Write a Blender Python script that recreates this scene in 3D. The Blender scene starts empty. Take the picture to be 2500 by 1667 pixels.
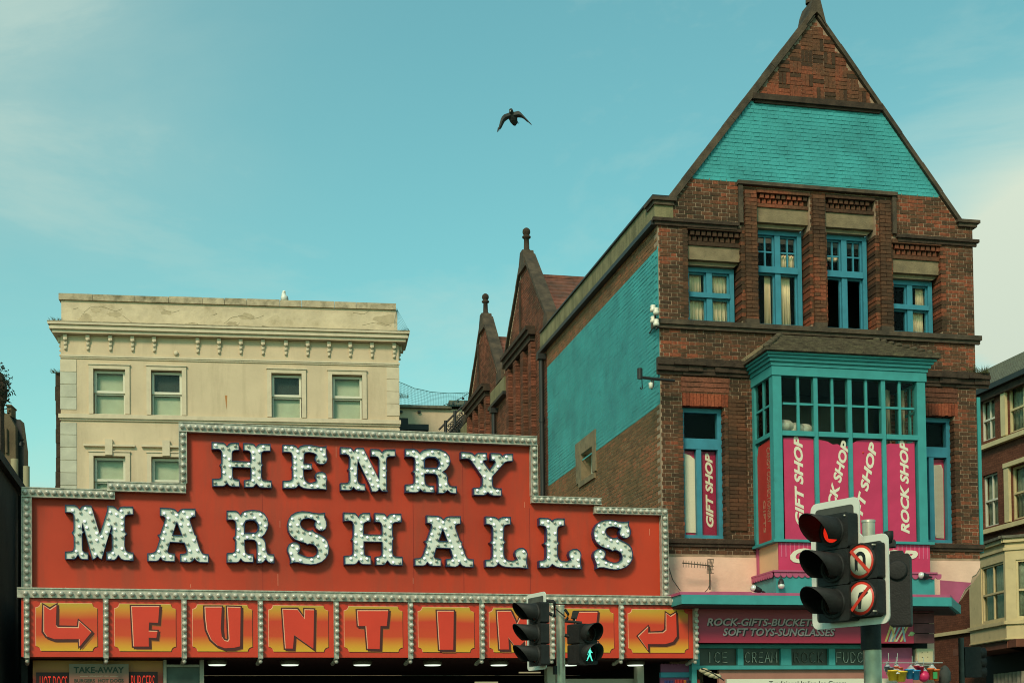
import bpy, bmesh, math, random
import numpy as np
from math import sin, cos, tan, pi, radians, sqrt, atan2
from mathutils import Vector, Matrix
from mathutils.geometry import tessellate_polygon
random.seed(7)
sc = bpy.context.scene
COL = sc.collection
# ---------------------------------------------------------------- camera
FPX, PCX, PCY, PIT, ROL = 3450., 1250., 1697., .0302, -.0122
EYE = Vector((0, 0, 1.65))
_fw = Vector((0, cos(PIT), sin(PIT))); _up = Vector((0, -sin(PIT), cos(PIT))); _rt = Vector((1, 0, 0))
IR = _rt * cos(ROL) + _up * sin(ROL); IU = -_rt * sin(ROL) + _up * cos(ROL)
cd = bpy.data.cameras.new('camera'); cam = bpy.data.objects.new('camera', cd); COL.objects.link(cam)
cd.sensor_width = 36; cd.lens = 36 * FPX / 2500; cd.shift_y = (PCY - 833.5) / 2500; cd.clip_end = 5000
M = Matrix((IR, IU, -_fw)).transposed().to_4x4(); M.translation = EYE
cam.matrix_world = M; sc.camera = cam
# ---------------------------------------------------------------- world, sun, exposure
SUN_AZ = radians(200); SUN_EL = radians(38)
w = bpy.data.worlds.new('World'); sc.world = w; w.use_nodes = True
nt = w.node_tree; nt.nodes.clear(); N_ = nt.nodes.new; L_ = nt.links.new
out = N_('ShaderNodeOutputWorld'); bg = N_('ShaderNodeBackground'); L_(bg.outputs[0], out.inputs[0])
sky = N_('ShaderNodeTexSky'); sky.sky_type = 'NISHITA'; sky.sun_disc = False
sky.sun_elevation = SUN_EL; sky.sun_rotation = SUN_AZ; sky.air_density = 1.0; sky.dust_density = .7; sky.ozone_density = 1.0
tint = N_('ShaderNodeMix'); tint.data_type = 'RGBA'; tint.blend_type = 'MULTIPLY'; tint.inputs[0].default_value = 1
L_(sky.outputs[0], tint.inputs[6]); tint.inputs[7].default_value = (.82, 1.43, .96, 1)
tc = N_('ShaderNodeTexCoord'); mp = N_('ShaderNodeMapping'); mp.inputs['Scale'].default_value = (1.6, 1.6, 4.2); mp.inputs['Location'].default_value = (3.1, 1.7, .35)
L_(tc.outputs['Generated'], mp.inputs[0])
cn = N_('ShaderNodeTexNoise'); cn.inputs['Scale'].default_value = 1.5; cn.inputs['Detail'].default_value = 9; cn.inputs['Roughness'].default_value = .62; cn.inputs['Distortion'].default_value = .4
L_(mp.outputs[0], cn.inputs[0])
cr = N_('ShaderNodeValToRGB'); cr.color_ramp.elements[0].position = .5; cr.color_ramp.elements[1].position = .86
cr.color_ramp.elements[1].color = (.55, .55, .55, 1); L_(cn.outputs[0], cr.inputs[0])
# one bank of cloud low in the east, behind the roofs
def cloud_bank(px, py, power, amount):
    d = (_fw + IR * ((px - PCX) / FPX) - IU * ((py - PCY) / FPX)).normalized()
    vm = N_('ShaderNodeVectorMath'); vm.operation = 'DOT_PRODUCT'; vm.inputs[1].default_value = d
    L_(tc.outputs['Generated'], vm.inputs[0])
    pw = N_('ShaderNodeMath'); pw.operation = 'POWER'; L_(vm.outputs['Value'], pw.inputs[0]); pw.inputs[1].default_value = power
    mu = N_('ShaderNodeMath'); mu.operation = 'MULTIPLY'; L_(pw.outputs[0], mu.inputs[0]); mu.inputs[1].default_value = amount
    return mu
b1 = cloud_bank(2640, 800, 280, 3.2); b2 = cloud_bank(-80, 60, 90, .42); b3 = cloud_bank(80, 1330, 260, .45)
n2 = N_('ShaderNodeMapRange'); n2.inputs[1].default_value = .25; n2.inputs[2].default_value = .55; L_(cn.outputs[0], n2.inputs[0])
ad = N_('ShaderNodeMath'); ad.operation = 'ADD'; L_(b1.outputs[0], ad.inputs[0]); L_(b2.outputs[0], ad.inputs[1])
ad2 = N_('ShaderNodeMath'); ad2.operation = 'ADD'; L_(ad.outputs[0], ad2.inputs[0]); L_(b3.outputs[0], ad2.inputs[1])
mm = N_('ShaderNodeMath'); mm.operation = 'MULTIPLY'; L_(ad2.outputs[0], mm.inputs[0]); L_(n2.outputs[0], mm.inputs[1])
ad3 = N_('ShaderNodeMath'); ad3.operation = 'ADD'; ad3.use_clamp = True; L_(mm.outputs[0], ad3.inputs[0]); L_(cr.outputs[0], ad3.inputs[1])
cm = N_('ShaderNodeMix'); cm.data_type = 'RGBA'; L_(ad3.outputs[0], cm.inputs[0]); L_(tint.outputs[2], cm.inputs[6]); cm.inputs[7].default_value = (4.9, 5.6, 4.6, 1)
spz = N_('ShaderNodeSeparateXYZ'); L_(tc.outputs['Generated'], spz.inputs[0])
hz = N_('ShaderNodeMapRange'); hz.inputs[1].default_value = .12; hz.inputs[2].default_value = .48; hz.inputs[3].default_value = .80; hz.inputs[4].default_value = 1; L_(spz.outputs[2], hz.inputs[0])
hm = N_('ShaderNodeMix'); hm.data_type = 'RGBA'; hm.blend_type = 'MULTIPLY'; hm.inputs[0].default_value = 1; L_(cm.outputs[2], hm.inputs[6]); L_(hz.outputs[0], hm.inputs[7])
L_(hm.outputs[2], bg.inputs[0]); bg.inputs[1].default_value = .15
sl = bpy.data.lights.new('sun', 'SUN'); sun = bpy.data.objects.new('sun', sl); COL.objects.link(sun)
sl.energy = 2.6; sl.angle = radians(13); sl.color = (1, .77, .56)
_sd = Vector((sin(SUN_AZ) * cos(SUN_EL), cos(SUN_AZ) * cos(SUN_EL), sin(SUN_EL)))
sun.rotation_euler = _sd.to_track_quat('Z', 'Y').to_euler(); sun.location = _sd * 60
sc.view_settings.view_transform = 'Standard'; sc.view_settings.look = 'None'; sc.view_settings.exposure = 0; sc.view_settings.gamma = 1
sc.render.engine = 'CYCLES'
sc.cycles.filter_width = 1.05; sc.cycles.max_bounces = 5; sc.cycles.transparent_max_bounces = 8; sc.cycles.caustics_reflective = False; sc.cycles.caustics_refractive = False

# ---------------------------------------------------------------- frames
def ray(x, y): return _fw + IR * ((x - PCX) / FPX) - IU * ((y - PCY) / FPX)
class Frame:
    """a vertical plane: U runs along it, N points out of it, z is height"""
    def __init__(s, O, U, N): s.O, s.U, s.N = Vector(O), Vector(U), Vector(N)
    def px(s, x, y, d=0.):
        r = ray(x, y); t = (s.O + s.N * d - EYE).dot(s.N) / r.dot(s.N); p = EYE + r * t
        return ((p - s.O).dot(s.U), p.z)
    def P(s, u, z, d=0.):
        v = s.O + s.U * u + s.N * d; v.z = z; return v
    def rect(s, x0, y0, x1, y1, d=0.):
        a = s.px(x0, y0, d); b = s.px(x1, y1, d); return min(a[0], b[0]), max(a[0], b[0]), min(a[1], b[1]), max(a[1], b[1])
    def poly(s, pts, d=0.): return [s.px(x, y, d) for x, y in pts]
    def yaw(s): return atan2(s.N.x, -s.N.y)
def frame_at(x, Y, yaw):
    r = ray(x, 1790); k = Y / r.y
    return Frame((r.x * k, Y, 0), (cos(yaw), sin(yaw), 0), (sin(yaw), -cos(yaw), 0))
def frame2(p, q, side):
    p = Vector((p[0], p[1], 0)); q = Vector((q[0], q[1], 0)); u = (q - p).normalized(); n = Vector((u.y, -u.x, 0)) * side
    return Frame(p, u, n)
def zp(ox, oy, s, pts): return [(ox + x * s, oy + y * s) for x, y in pts]

# ---------------------------------------------------------------- materials
MAT = {}
def mat(name, col, rough=.6, metal=0., var=.12, scale=2.5, bump=0., bscale=60., dirt=0., dcol=(.03, .028, .02), dscale=1.2, dlo=.5, emit=None, spec=.4, streak=False, rnd=0.):
    if name in MAT: return MAT[name]
    m = bpy.data.materials.new(name); m.use_nodes = True; MAT[name] = m
    t = m.node_tree; b = t.nodes['Principled BSDF']; N = t.nodes.new; L = t.links.new
    b.inputs['Roughness'].default_value = rough; b.inputs['Metallic'].default_value = metal; b.inputs['Specular IOR Level'].default_value = spec
    co = N('ShaderNodeTexCoord'); src = None
    if var or dirt or bump:
        n1 = N('ShaderNodeTexNoise'); n1.inputs['Scale'].default_value = scale; n1.inputs['Detail'].default_value = 6; L(co.outputs['Object'], n1.inputs[0])
        mr = N('ShaderNodeMapRange'); mr.inputs[1].default_value = .3; mr.inputs[2].default_value = .7; mr.inputs[3].default_value = 1 - var; mr.inputs[4].default_value = 1 + var; L(n1.outputs[0], mr.inputs[0])
        mx = N('ShaderNodeMix'); mx.data_type = 'RGBA'; mx.blend_type = 'MULTIPLY'; mx.inputs[0].default_value = 1; mx.inputs[6].default_value = (*col, 1); L(mr.outputs[0], mx.inputs[7]); src = mx.outputs[2]
        if rnd:
            oi = N('ShaderNodeObjectInfo'); r2 = N('ShaderNodeMapRange'); r2.inputs[3].default_value = 1 - rnd; r2.inputs[4].default_value = 1 + rnd; L(oi.outputs['Random'], r2.inputs[0])
            m3 = N('ShaderNodeMix'); m3.data_type = 'RGBA'; m3.blend_type = 'MULTIPLY'; m3.inputs[0].default_value = 1; L(src, m3.inputs[6]); L(r2.outputs[0], m3.inputs[7]); src = m3.outputs[2]
        if dirt:
            n2 = N('ShaderNodeTexNoise'); n2.inputs['Scale'].default_value = dscale; n2.inputs['Detail'].default_value = 10; n2.inputs['Roughness'].default_value = .68
            if streak:
                mpp = N('ShaderNodeMapping'); mpp.inputs['Scale'].default_value = (2.2, 2.2, .35); L(co.outputs['Object'], mpp.inputs[0]); L(mpp.outputs[0], n2.inputs[0])
            else: L(co.outputs['Object'], n2.inputs[0])
            m2 = N('ShaderNodeMapRange'); m2.inputs[1].default_value = dlo; m2.inputs[2].default_value = dlo + .22; m2.inputs[4].default_value = dirt; L(n2.outputs[0], m2.inputs[0])
            mx2 = N('ShaderNodeMix'); mx2.data_type = 'RGBA'; L(m2.outputs[0], mx2.inputs[0]); L(src, mx2.inputs[6]); mx2.inputs[7].default_value = (*dcol, 1); src = mx2.outputs[2]
        L(src, b.inputs['Base Color'])
    else: b.inputs['Base Color'].default_value = (*col, 1)
    if bump:
        n3 = N('ShaderNodeTexNoise'); n3.inputs['Scale'].default_value = bscale; n3.inputs['Detail'].default_value = 5; L(co.outputs['Object'], n3.inputs[0])
        bp = N('ShaderNodeBump'); bp.inputs['Strength'].default_value = bump; bp.inputs['Distance'].default_value = .02; L(n3.outputs[0], bp.inputs['Height']); L(bp.outputs[0], b.inputs['Normal'])
    if emit:
        b.inputs['Emission Color'].default_value = (*emit[:3], 1); b.inputs['Emission Strength'].default_value = emit[3]
    return m
def brick_mat(name, stops, soot=.5, scol=(.035, .026, .018), sscale=.7, paint=None):
    """colour of one brick from its own number, soot in patches over the wall"""
    m = bpy.data.materials.new(name); m.use_nodes = True; MAT[name] = m
    t = m.node_tree; b = t.nodes['Principled BSDF']; N = t.nodes.new; L = t.links.new
    b.inputs['Roughness'].default_value = .85; b.inputs['Specular IOR Level'].default_value = .2
    at = N('ShaderNodeAttribute'); at.attribute_name = 'tone'; oi = N('ShaderNodeObjectInfo')
    a = N('ShaderNodeMath'); a.operation = 'ADD'; L(at.outputs['Fac'], a.inputs[0]); L(oi.outputs['Random'], a.inputs[1])
    f = N('ShaderNodeMath'); f.operation = 'FRACT'; L(a.outputs[0], f.inputs[0])
    ge = N('ShaderNodeNewGeometry')
    nz = N('ShaderNodeTexNoise'); nz.inputs['Scale'].default_value = .9; nz.inputs['Detail'].default_value = 3; L(ge.outputs['Position'], nz.inputs[0])
    mr = N('ShaderNodeMapRange'); mr.inputs[1].default_value = .35; mr.inputs[2].default_value = .65; mr.inputs[3].default_value = -.38; mr.inputs[4].default_value = .38; L(nz.outputs[0], mr.inputs[0])
    a2 = N('ShaderNodeMath'); a2.operation = 'ADD'; a2.use_clamp = True; L(f.outputs[0], a2.inputs[0]); L(mr.outputs[0], a2.inputs[1])
    r = N('ShaderNodeValToRGB'); e = r.color_ramp.elements
    e[0].position = stops[0][0]; e[0].color = (*stops[0][1], 1); e[1].position = stops[-1][0]; e[1].color = (*stops[-1][1], 1)
    for p, c in stops[1:-1]: x = e.new(p); x.color = (*c, 1)
    L(a2.outputs[0], r.inputs[0])
    fine = N('ShaderNodeTexNoise'); fine.inputs['Scale'].default_value = 28; fine.inputs['Detail'].default_value = 4; L(ge.outputs['Position'], fine.inputs[0])
    fm = N('ShaderNodeMapRange'); fm.inputs[1].default_value = .3; fm.inputs[2].default_value = .7; fm.inputs[3].default_value = .62; fm.inputs[4].default_value = 1.35; L(fine.outputs[0], fm.inputs[0])
    mx = N('ShaderNodeMix'); mx.data_type = 'RGBA'; mx.blend_type = 'MULTIPLY'; mx.inputs[0].default_value = 1; L(r.outputs[0], mx.inputs[6]); L(fm.outputs[0], mx.inputs[7])
    s = N('ShaderNodeTexNoise'); s.inputs['Scale'].default_value = sscale; s.inputs['Detail'].default_value = 8; s.inputs['Roughness'].default_value = .65
    mpp = N('ShaderNodeMapping'); mpp.inputs['Location'].default_value = (4, 9, 2); L(ge.outputs['Position'], mpp.inputs[0]); L(mpp.outputs[0], s.inputs[0])
    s2 = N('ShaderNodeMapRange'); s2.inputs[1].default_value = .42; s2.inputs[2].default_value = .64; s2.inputs[4].default_value = soot; L(s.outputs[0], s2.inputs[0])
    m2 = N('ShaderNodeMix'); m2.data_type = 'RGBA'; L(s2.outputs[0], m2.inputs[0]); L(mx.outputs[2], m2.inputs[6]); m2.inputs[7].default_value = (*scol, 1)
    L(m2.outputs[2], b.inputs['Base Color'])
    bp = N('ShaderNodeBump'); bp.inputs['Strength'].default_value = .5; bp.inputs['Distance'].default_value = .01; L(fine.outputs[0], bp.inputs['Height']); L(bp.outputs[0], b.inputs['Normal'])
    return m
def glass_mat(name, tintc=(.9, .95, .92), alpha=.5, rough=.03):
    m = bpy.data.materials.new(name); m.use_nodes = True; MAT[name] = m
    t = m.node_tree; t.nodes.clear(); N = t.nodes.new; L = t.links.new
    o = N('ShaderNodeOutputMaterial'); mx = N('ShaderNodeMixShader'); tr = N('ShaderNodeBsdfTransparent'); gl = N('ShaderNodeBsdfGlossy')
    tr.inputs[0].default_value = (*tintc, 1); gl.inputs['Roughness'].default_value = rough; gl.inputs['Color'].default_value = (.9, .95, .95, 1)
    lw = N('ShaderNodeLayerWeight'); lw.inputs[0].default_value = alpha
    no = N('ShaderNodeTexNoise'); no.inputs['Scale'].default_value = 1.8; tcg = N('ShaderNodeTexCoord'); L(tcg.outputs['Object'], no.inputs[0])
    bp = N('ShaderNodeBump'); bp.inputs['Strength'].default_value = .25; bp.inputs['Distance'].default_value = .05; L(no.outputs[0], bp.inputs['Height']); L(bp.outputs[0], gl.inputs['Normal'])
    L(lw.outputs['Fresnel'], mx.inputs[0]); L(tr.outputs[0], mx.inputs[1]); L(gl.outputs[0], mx.inputs[2]); L(mx.outputs[0], o.inputs[0])
    return m
def ramp_mat(name, stops, rough=.4, var=.06, spec=.4):
    """print or painted shade: colour bands up the height of the panel (generated z)"""
    m = bpy.data.materials.new(name); m.use_nodes = True; MAT[name] = m
    t = m.node_tree; b = t.nodes['Principled BSDF']; N = t.nodes.new; L = t.links.new
    b.inputs['Roughness'].default_value = rough; b.inputs['Specular IOR Level'].default_value = spec
    co = N('ShaderNodeTexCoord'); sp = N('ShaderNodeSeparateXYZ'); L(co.outputs['Generated'], sp.inputs[0])
    no = N('ShaderNodeTexNoise'); no.inputs['Scale'].default_value = 1.3; L(co.outputs['Object'], no.inputs[0])
    ma = N('ShaderNodeMath'); ma.operation = 'MULTIPLY_ADD'; L(no.outputs[0], ma.inputs[0]); ma.inputs[1].default_value = .1; ma.inputs[2].default_value = -.05
    a = N('ShaderNodeMath'); a.operation = 'ADD'; L(sp.outputs[2], a.inputs[0]); L(ma.outputs[0], a.inputs[1])
    r = N('ShaderNodeValToRGB'); e = r.color_ramp.elements; e[0].position = stops[0][0]; e[0].color = (*stops[0][1], 1); e[1].position = stops[-1][0]; e[1].color = (*stops[-1][1], 1)
    for p, c in stops[1:-1]: x = e.new(p); x.color = (*c, 1)
    L(a.outputs[0], r.inputs[0]); L(r.outputs[0], b.inputs['Base Color'])
    return m
TEAL = (.050, .325, .335)
teal_paint = mat('teal_paint', TEAL, .6, var=.2, scale=1.4, bump=.35, bscale=25, dirt=.6, dcol=(.022, .16, .16), dscale=1.6, dlo=.53)
teal_wood = mat('teal_wood', (.044, .275, .275), .5, var=.1, scale=5, dirt=.4, dcol=(.03, .11, .09), dscale=3.5, dlo=.58)
blue_wood = mat('blue_wood', (.040, .22, .30), .5, var=.12, scale=5, dirt=.4, dcol=(.03, .1, .1), dscale=3.5, dlo=.56)
mortar = mat('mortar', (.34, .235, .16), .95, var=.3, scale=5, bump=.3, bscale=60)
mortar_light = mat('mortar_light', (.38, .29, .19), .95, var=.3, scale=5, bump=.3, bscale=60)
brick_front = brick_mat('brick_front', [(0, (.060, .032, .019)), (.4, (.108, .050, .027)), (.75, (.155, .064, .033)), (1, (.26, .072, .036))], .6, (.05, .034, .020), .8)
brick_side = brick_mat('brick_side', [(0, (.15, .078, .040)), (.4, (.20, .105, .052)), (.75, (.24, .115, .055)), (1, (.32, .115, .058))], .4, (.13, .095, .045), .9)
brick_gable = brick_mat('brick_gable', [(0, (.10, .04, .024)), (.5, (.17, .06, .035)), (1, (.25, .085, .05))], .5, (.06, .045, .028), .8)
brick_red = brick_mat('brick_red', [(0, (.20, .05, .025)), (.5, (.28, .065, .03)), (1, (.34, .085, .04))], .3)
stone_dark = mat('stone_dark', (.085, .060, .038), .9, var=.3, scale=6, bump=.6, bscale=30, dirt=.8, dcol=(.028, .024, .018), dscale=2.5, dlo=.44)
stone_soot = mat('stone_soot', (.048, .031, .020), .95, var=.35, scale=7, bump=.8, bscale=25)
stone_pale = mat('stone_pale', (.22, .165, .095), .9, var=.2, scale=5, bump=.5, bscale=40, dirt=.75, dcol=(.085, .068, .045), dscale=2.6, dlo=.5)
render_green = mat('render_green', (.21, .18, .095), .95, var=.25, scale=3, bump=.4, bscale=30, dirt=.75, dcol=(.08, .085, .04), dscale=2, dlo=.46, streak=True)
cream = mat('cream_render', (.60, .47, .32), .9, var=.08, scale=1, bump=.4, bscale=8, dirt=.5, dcol=(.36, .28, .18), dscale=.8, dlo=.5, streak=True)
cream_peel = mat('cream_peel', (.60, .48, .33), .95, var=.14, scale=3, bump=.9, bscale=6, dirt=.85, dcol=(.30, .23, .14), dscale=1.5, dlo=.51)
cream_stain = mat('cream_stained_coping', (.46, .37, .25), .95, var=.2, scale=4, bump=.7, bscale=12, dirt=.85, dcol=(.10, .085, .05), dscale=2.2, dlo=.47)
cream_trim = mat('cream_trim', (.60, .50, .36), .85, var=.08, scale=4, dirt=.35, dcol=(.30, .25, .16), dscale=3, dlo=.56)
white_frame = mat('white_frame', (.62, .60, .48), .5, var=.05)
black_iron = mat('black_iron', (.018, .018, .017), .5, var=.2)
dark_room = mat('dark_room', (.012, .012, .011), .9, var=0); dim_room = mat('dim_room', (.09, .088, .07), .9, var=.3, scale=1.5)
slate = mat('slate', (.14, .135, .095), .85, var=.3, scale=9, bump=.5, bscale=25)
red_tile = mat('red_tile', (.20, .075, .05), .9, var=.35, scale=5, bump=.5, dirt=.7, dcol=(.055, .042, .032), dscale=1.6, dlo=.42)
moss_tile = mat('moss_tile', (.075, .058, .036), .95, var=.4, scale=8, bump=.8, bscale=30, dirt=.6, dcol=(.13, .115, .06), dscale=4, dlo=.5)
curtain = mat('curtain_cloth', (.92, .80, .60), .9, var=.1, scale=4)
blind_grey = mat('window_blind', (.66, .61, .47), .9, var=.08)
net_curtain = mat('net_curtain', (.34, .33, .25), .95, var=.25, scale=5)
glass = glass_mat('glass', (.97, .96, .92), alpha=.12); glass_sky = glass_mat('glass_bright', alpha=.2); glass_dull = glass_mat('glass_dull', alpha=.05)
sign_red = mat('sign_red', (.46, .036, .009), .6, var=.14, scale=.7, bump=.12, bscale=200, dirt=.65, dcol=(.27, .045, .020), dscale=1.1, dlo=.47, streak=True)
silver = mat('silver_trim', (.44, .40, .33), .42, .2, var=.3, scale=14, dirt=.65, dcol=(.14, .125, .095), dscale=9, dlo=.5)
face_white = mat('letter_white', (.64, .66, .60), .5, var=.1, scale=6, dirt=.3, dcol=(.35, .36, .28), dscale=5, dlo=.55)
navy = mat('navy_enamel', (.012, .026, .085), .35, var=.15)
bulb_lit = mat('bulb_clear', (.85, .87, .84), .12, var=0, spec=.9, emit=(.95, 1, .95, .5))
bulb_dim = mat('bulb_dull', (.46, .46, .38), .3, var=.1, spec=.6)
bulb_grey = mat('bulb_pearl', (.52, .49, .41), .22, var=.12, scale=30, spec=.8)
socket = mat('bulb_socket', (.16, .15, .12), .5, var=.1); socket_pale = mat('bulb_socket_pale', (.45, .46, .40), .4, var=.1)
pink = mat('pink_wall', (.78, .50, .38), .85, var=.08, scale=3, bump=.35, bscale=18, dirt=.35, dcol=(.5, .24, .17), dscale=2, dlo=.58)
pink_dark = mat('pink_paint', (.42, .085, .17), .6, var=.12, scale=4, dirt=.3, dcol=(.2, .05, .08), dscale=3, dlo=.55)
magenta = mat('magenta_print', (.54, .030, .105), .42, var=.12, scale=1.6, bump=.5, bscale=3.5)
magenta_light = mat('magenta_light', (.60, .12, .22), .5, var=.05)
crimson = mat('crimson_board', (.26, .018, .04), .45, var=.1)
banner_white = mat('banner_white', (.72, .66, .52), .6, var=.05)
signal_black = mat('signal_black', (.016, .016, .015), .62, var=.25, scale=14, bump=.2, bscale=60, spec=.3)
signal_grey = mat('signal_grey', (.06, .06, .052), .7, var=.15, scale=12, dirt=.5, dcol=(.13, .13, .11), dscale=4, dlo=.5)
signal_white = mat('signal_white', (.68, .68, .6), .5, var=.05, dirt=.6, dcol=(.3, .3, .25), dscale=3, dlo=.55)
steel = mat('galvanised_steel', (.46, .43, .34), .36, .4, var=.2, scale=9, dirt=.5, dcol=(.24, .21, .13), dscale=2.5, dlo=.48)
road_red = mat('roadsign_red', (.62, .045, .025), .4, var=.04)
black_print = mat('black_print', (.012, .012, .012), .5, var=0)

# ---------------------------------------------------------------- mesh builder
def wloc(o):
    v = Vector((0, 0, 0))
    while o: v += o.location; o = o.parent
    return v
class MB:
    def __init__(s): s.v = []; s.f = []; s.m = []; s.tone = []; s.sm = []
    def add(s, vs, fs, m=0, tone=0., sm=False):
        n = len(s.v); s.v += [tuple(v) for v in vs]
        for f in fs: s.f.append([n + i for i in f]); s.m.append(m); s.tone.append(tone); s.sm.append(sm)
    def box(s, F, u0, u1, z0, z1, d0, d1, m=0, tone=0., back=True):
        c = [F.P(u, z, d) for d in (d0, d1) for z in (z0, z1) for u in (u0, u1)]
        fs = [(4, 5, 7, 6), (0, 4, 6, 2), (1, 3, 7, 5), (0, 1, 5, 4), (2, 6, 7, 3)]
        if back: fs.append((0, 2, 3, 1))
        s.add(c, fs, m, tone)
    def hexa(s, pts, m=0, tone=0.):
        """8 corners: bottom ring then top ring"""
        s.add(pts, [(0, 3, 2, 1), (4, 5, 6, 7), (0, 1, 5, 4), (1, 2, 6, 5), (2, 3, 7, 6), (3, 0, 4, 7)], m, tone)
    def prism(s, F, poly, d0, d1, m=0, holes=(), cap_back=True, mside=None, tone=0.):
        loops = [list(poly)] + [list(h) for h in holes]
        flat = [p for l in loops for p in l]; n = len(flat)
        tris = tessellate_polygon([[Vector((p[0], p[1], 0)) for p in l] for l in loops])
        vs = [F.P(p[0], p[1], d1) for p in flat] + [F.P(p[0], p[1], d0) for p in flat]
        s.add(vs, [tuple(t) for t in tris] + ([tuple(i + n for i in t) for t in tris] if cap_back else []), m, tone)
        st = 0
        for l in loops:
            k = len(l); vv = []
            ff = [(i, (i + 1) % k, k + (i + 1) % k, k + i) for i in range(k)]
            s.add([F.P(p[0], p[1], d1) for p in l] + [F.P(p[0], p[1], d0) for p in l], ff, m if mside is None else mside, tone)
    def tube(s, pts, r, n=8, m=0, caps=True, r1=None, sm=True):
        pts = [Vector(p) for p in pts]; rings = []
        for i, p in enumerate(pts):
            a = pts[max(i - 1, 0)]; b = pts[min(i + 1, len(pts) - 1)]; t = (b - a).normalized()
            x = t.cross(Vector((0, 0, 1)));  x = x.normalized() if x.length > 1e-3 else Vector((1, 0, 0)); y = t.cross(x).normalized()
            rr = r if r1 is None else r + (r1 - r) * i / (len(pts) - 1)
            rings.append([p + (x * cos(2 * pi * k / n) + y * sin(2 * pi * k / n)) * rr for k in range(n)])
        vs = [v for g in rings for v in g]; fs = []
        for i in range(len(pts) - 1):
            for k in range(n): fs.append((i * n + k, i * n + (k + 1) % n, (i + 1) * n + (k + 1) % n, (i + 1) * n + k))
        s.add(vs, fs, m, 0, sm)
        if caps: s.add(rings[0], [tuple(range(n))], m); s.add(rings[-1], [tuple(range(n))], m)
    def lathe(s, c, axis, prof, n=16, m=0, sm=True, a0=0., a1=2 * pi):
        """prof: (distance along axis, radius)"""
        c = Vector(c); t = Vector(axis).normalized(); x = t.cross(Vector((0, 0, 1))); x = x.normalized() if x.length > 1e-3 else Vector((1, 0, 0)); y = t.cross(x)
        full = abs(a1 - a0 - 2 * pi) < 1e-6; k = n if full else n + 1; vs = []
        for h, r in prof:
            for i in range(k):
                a = a0 + (a1 - a0) * i / n; vs.append(c + t * h + (x * cos(a) + y * sin(a)) * max(r, 1e-4))
        fs = []
        for j in range(len(prof) - 1):
            for i in range(n):
                i2 = (i + 1) % k if full else i + 1; fs.append((j * k + i, j * k + i2, (j + 1) * k + i2, (j + 1) * k + i))
        s.add(vs, fs, m, 0, sm)
    def ball(s, c, r, n=10, m=0, sx=(1, 1, 1)):
        c = Vector(c); k = n // 2; vs = []; fs = []
        for j in range(k + 1):
            a = pi * j / k
            for i in range(n):
                b = 2 * pi * i / n; vs.append(c + Vector((sin(a) * cos(b) * r * sx[0], sin(a) * sin(b) * r * sx[1], cos(a) * r * sx[2])))
        for j in range(k):
            for i in range(n): fs.append((j * n + i, j * n + (i + 1) % n, (j + 1) * n + (i + 1) % n, (j + 1) * n + i))
        s.add(vs, fs, m, 0, True)
    def mesh(s, name, mats, off):
        me = bpy.data.meshes.new(name); me.from_pydata([(x - off.x, y - off.y, z - off.z) for x, y, z in s.v], [], s.f)
        for m in mats: me.materials.append(m)
        me.polygons.foreach_set('material_index', s.m); me.polygons.foreach_set('use_smooth', s.sm)
        if any(s.tone):
            a = me.attributes.new('tone', 'FLOAT', 'FACE'); a.data.foreach_set('value', s.tone)
        me.update(); return me
    def build(s, name, mats, parent=None, at=None):
        if not isinstance(mats, (list, tuple)): mats = [mats]
        if parent is None:
            if at is None:
                xs = [v[0] for v in s.v]; ys = [v[1] for v in s.v]; zs = [v[2] for v in s.v]
                at = Vector(((min(xs) + max(xs)) / 2, (min(ys) + max(ys)) / 2, min(zs)))
            off = Vector(at)
        else: off = wloc(parent)
        o = bpy.data.objects.new(name, s.mesh(name, mats, off)); COL.objects.link(o)
        if parent is None: o.location = off
        else: o.parent = parent
        return o
def tag(o, label=None, cat=None, group=None, kind=None):
    if label: o['label'] = label
    if cat: o['category'] = cat
    if group: o['group'] = group
    if kind: o['kind'] = kind
    return o
def thing(name, loc, label, cat, group=None):
    o = bpy.data.objects.new(name, None); o.empty_display_size = .2; COL.objects.link(o); o.location = loc
    return tag(o, label, cat, group)
def sub(name, mats, parent, fn, label=None, kind=None):
    b = MB(); fn(b); o = b.build(name, mats, parent)
    if label: o['label'] = label
    if kind: o['kind'] = kind
    return o
def inst(me, name, parent, p, rz=0.):
    o = bpy.data.objects.new(name, me); COL.objects.link(o); o.parent = parent; o.location = p - wloc(parent); o.rotation_euler = (0, 0, rz); return o
_fonts = {}
def text_verts(body, shear=0., offset=0., space=1., extrude=.01):
    key = (body, shear, offset, space)
    if key in _fonts: return _fonts[key]
    c = bpy.data.curves.new('t', 'FONT'); c.body = body; c.size = 1; c.shear = shear; c.offset = offset; c.space_character = space; c.extrude = .5; c.resolution_u = 3
    o = bpy.data.objects.new('t', c); COL.objects.link(o); dg = bpy.context.evaluated_depsgraph_get(); me = bpy.data.meshes.new_from_object(o.evaluated_get(dg))
    vs = [v.co.copy() for v in me.vertices]; fs = [tuple(p.vertices) for p in me.polygons]
    bpy.data.objects.remove(o); bpy.data.curves.remove(c); bpy.data.meshes.remove(me)
    x0 = min(v.x for v in vs); x1 = max(v.x for v in vs); y0 = min(v.y for v in vs); y1 = max(v.y for v in vs)
    vs = [((v.x - x0) / (x1 - x0), (v.y - y0) / (y1 - y0), v.z + .5) for v in vs]
    _fonts[key] = (vs, fs); return _fonts[key]
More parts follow.
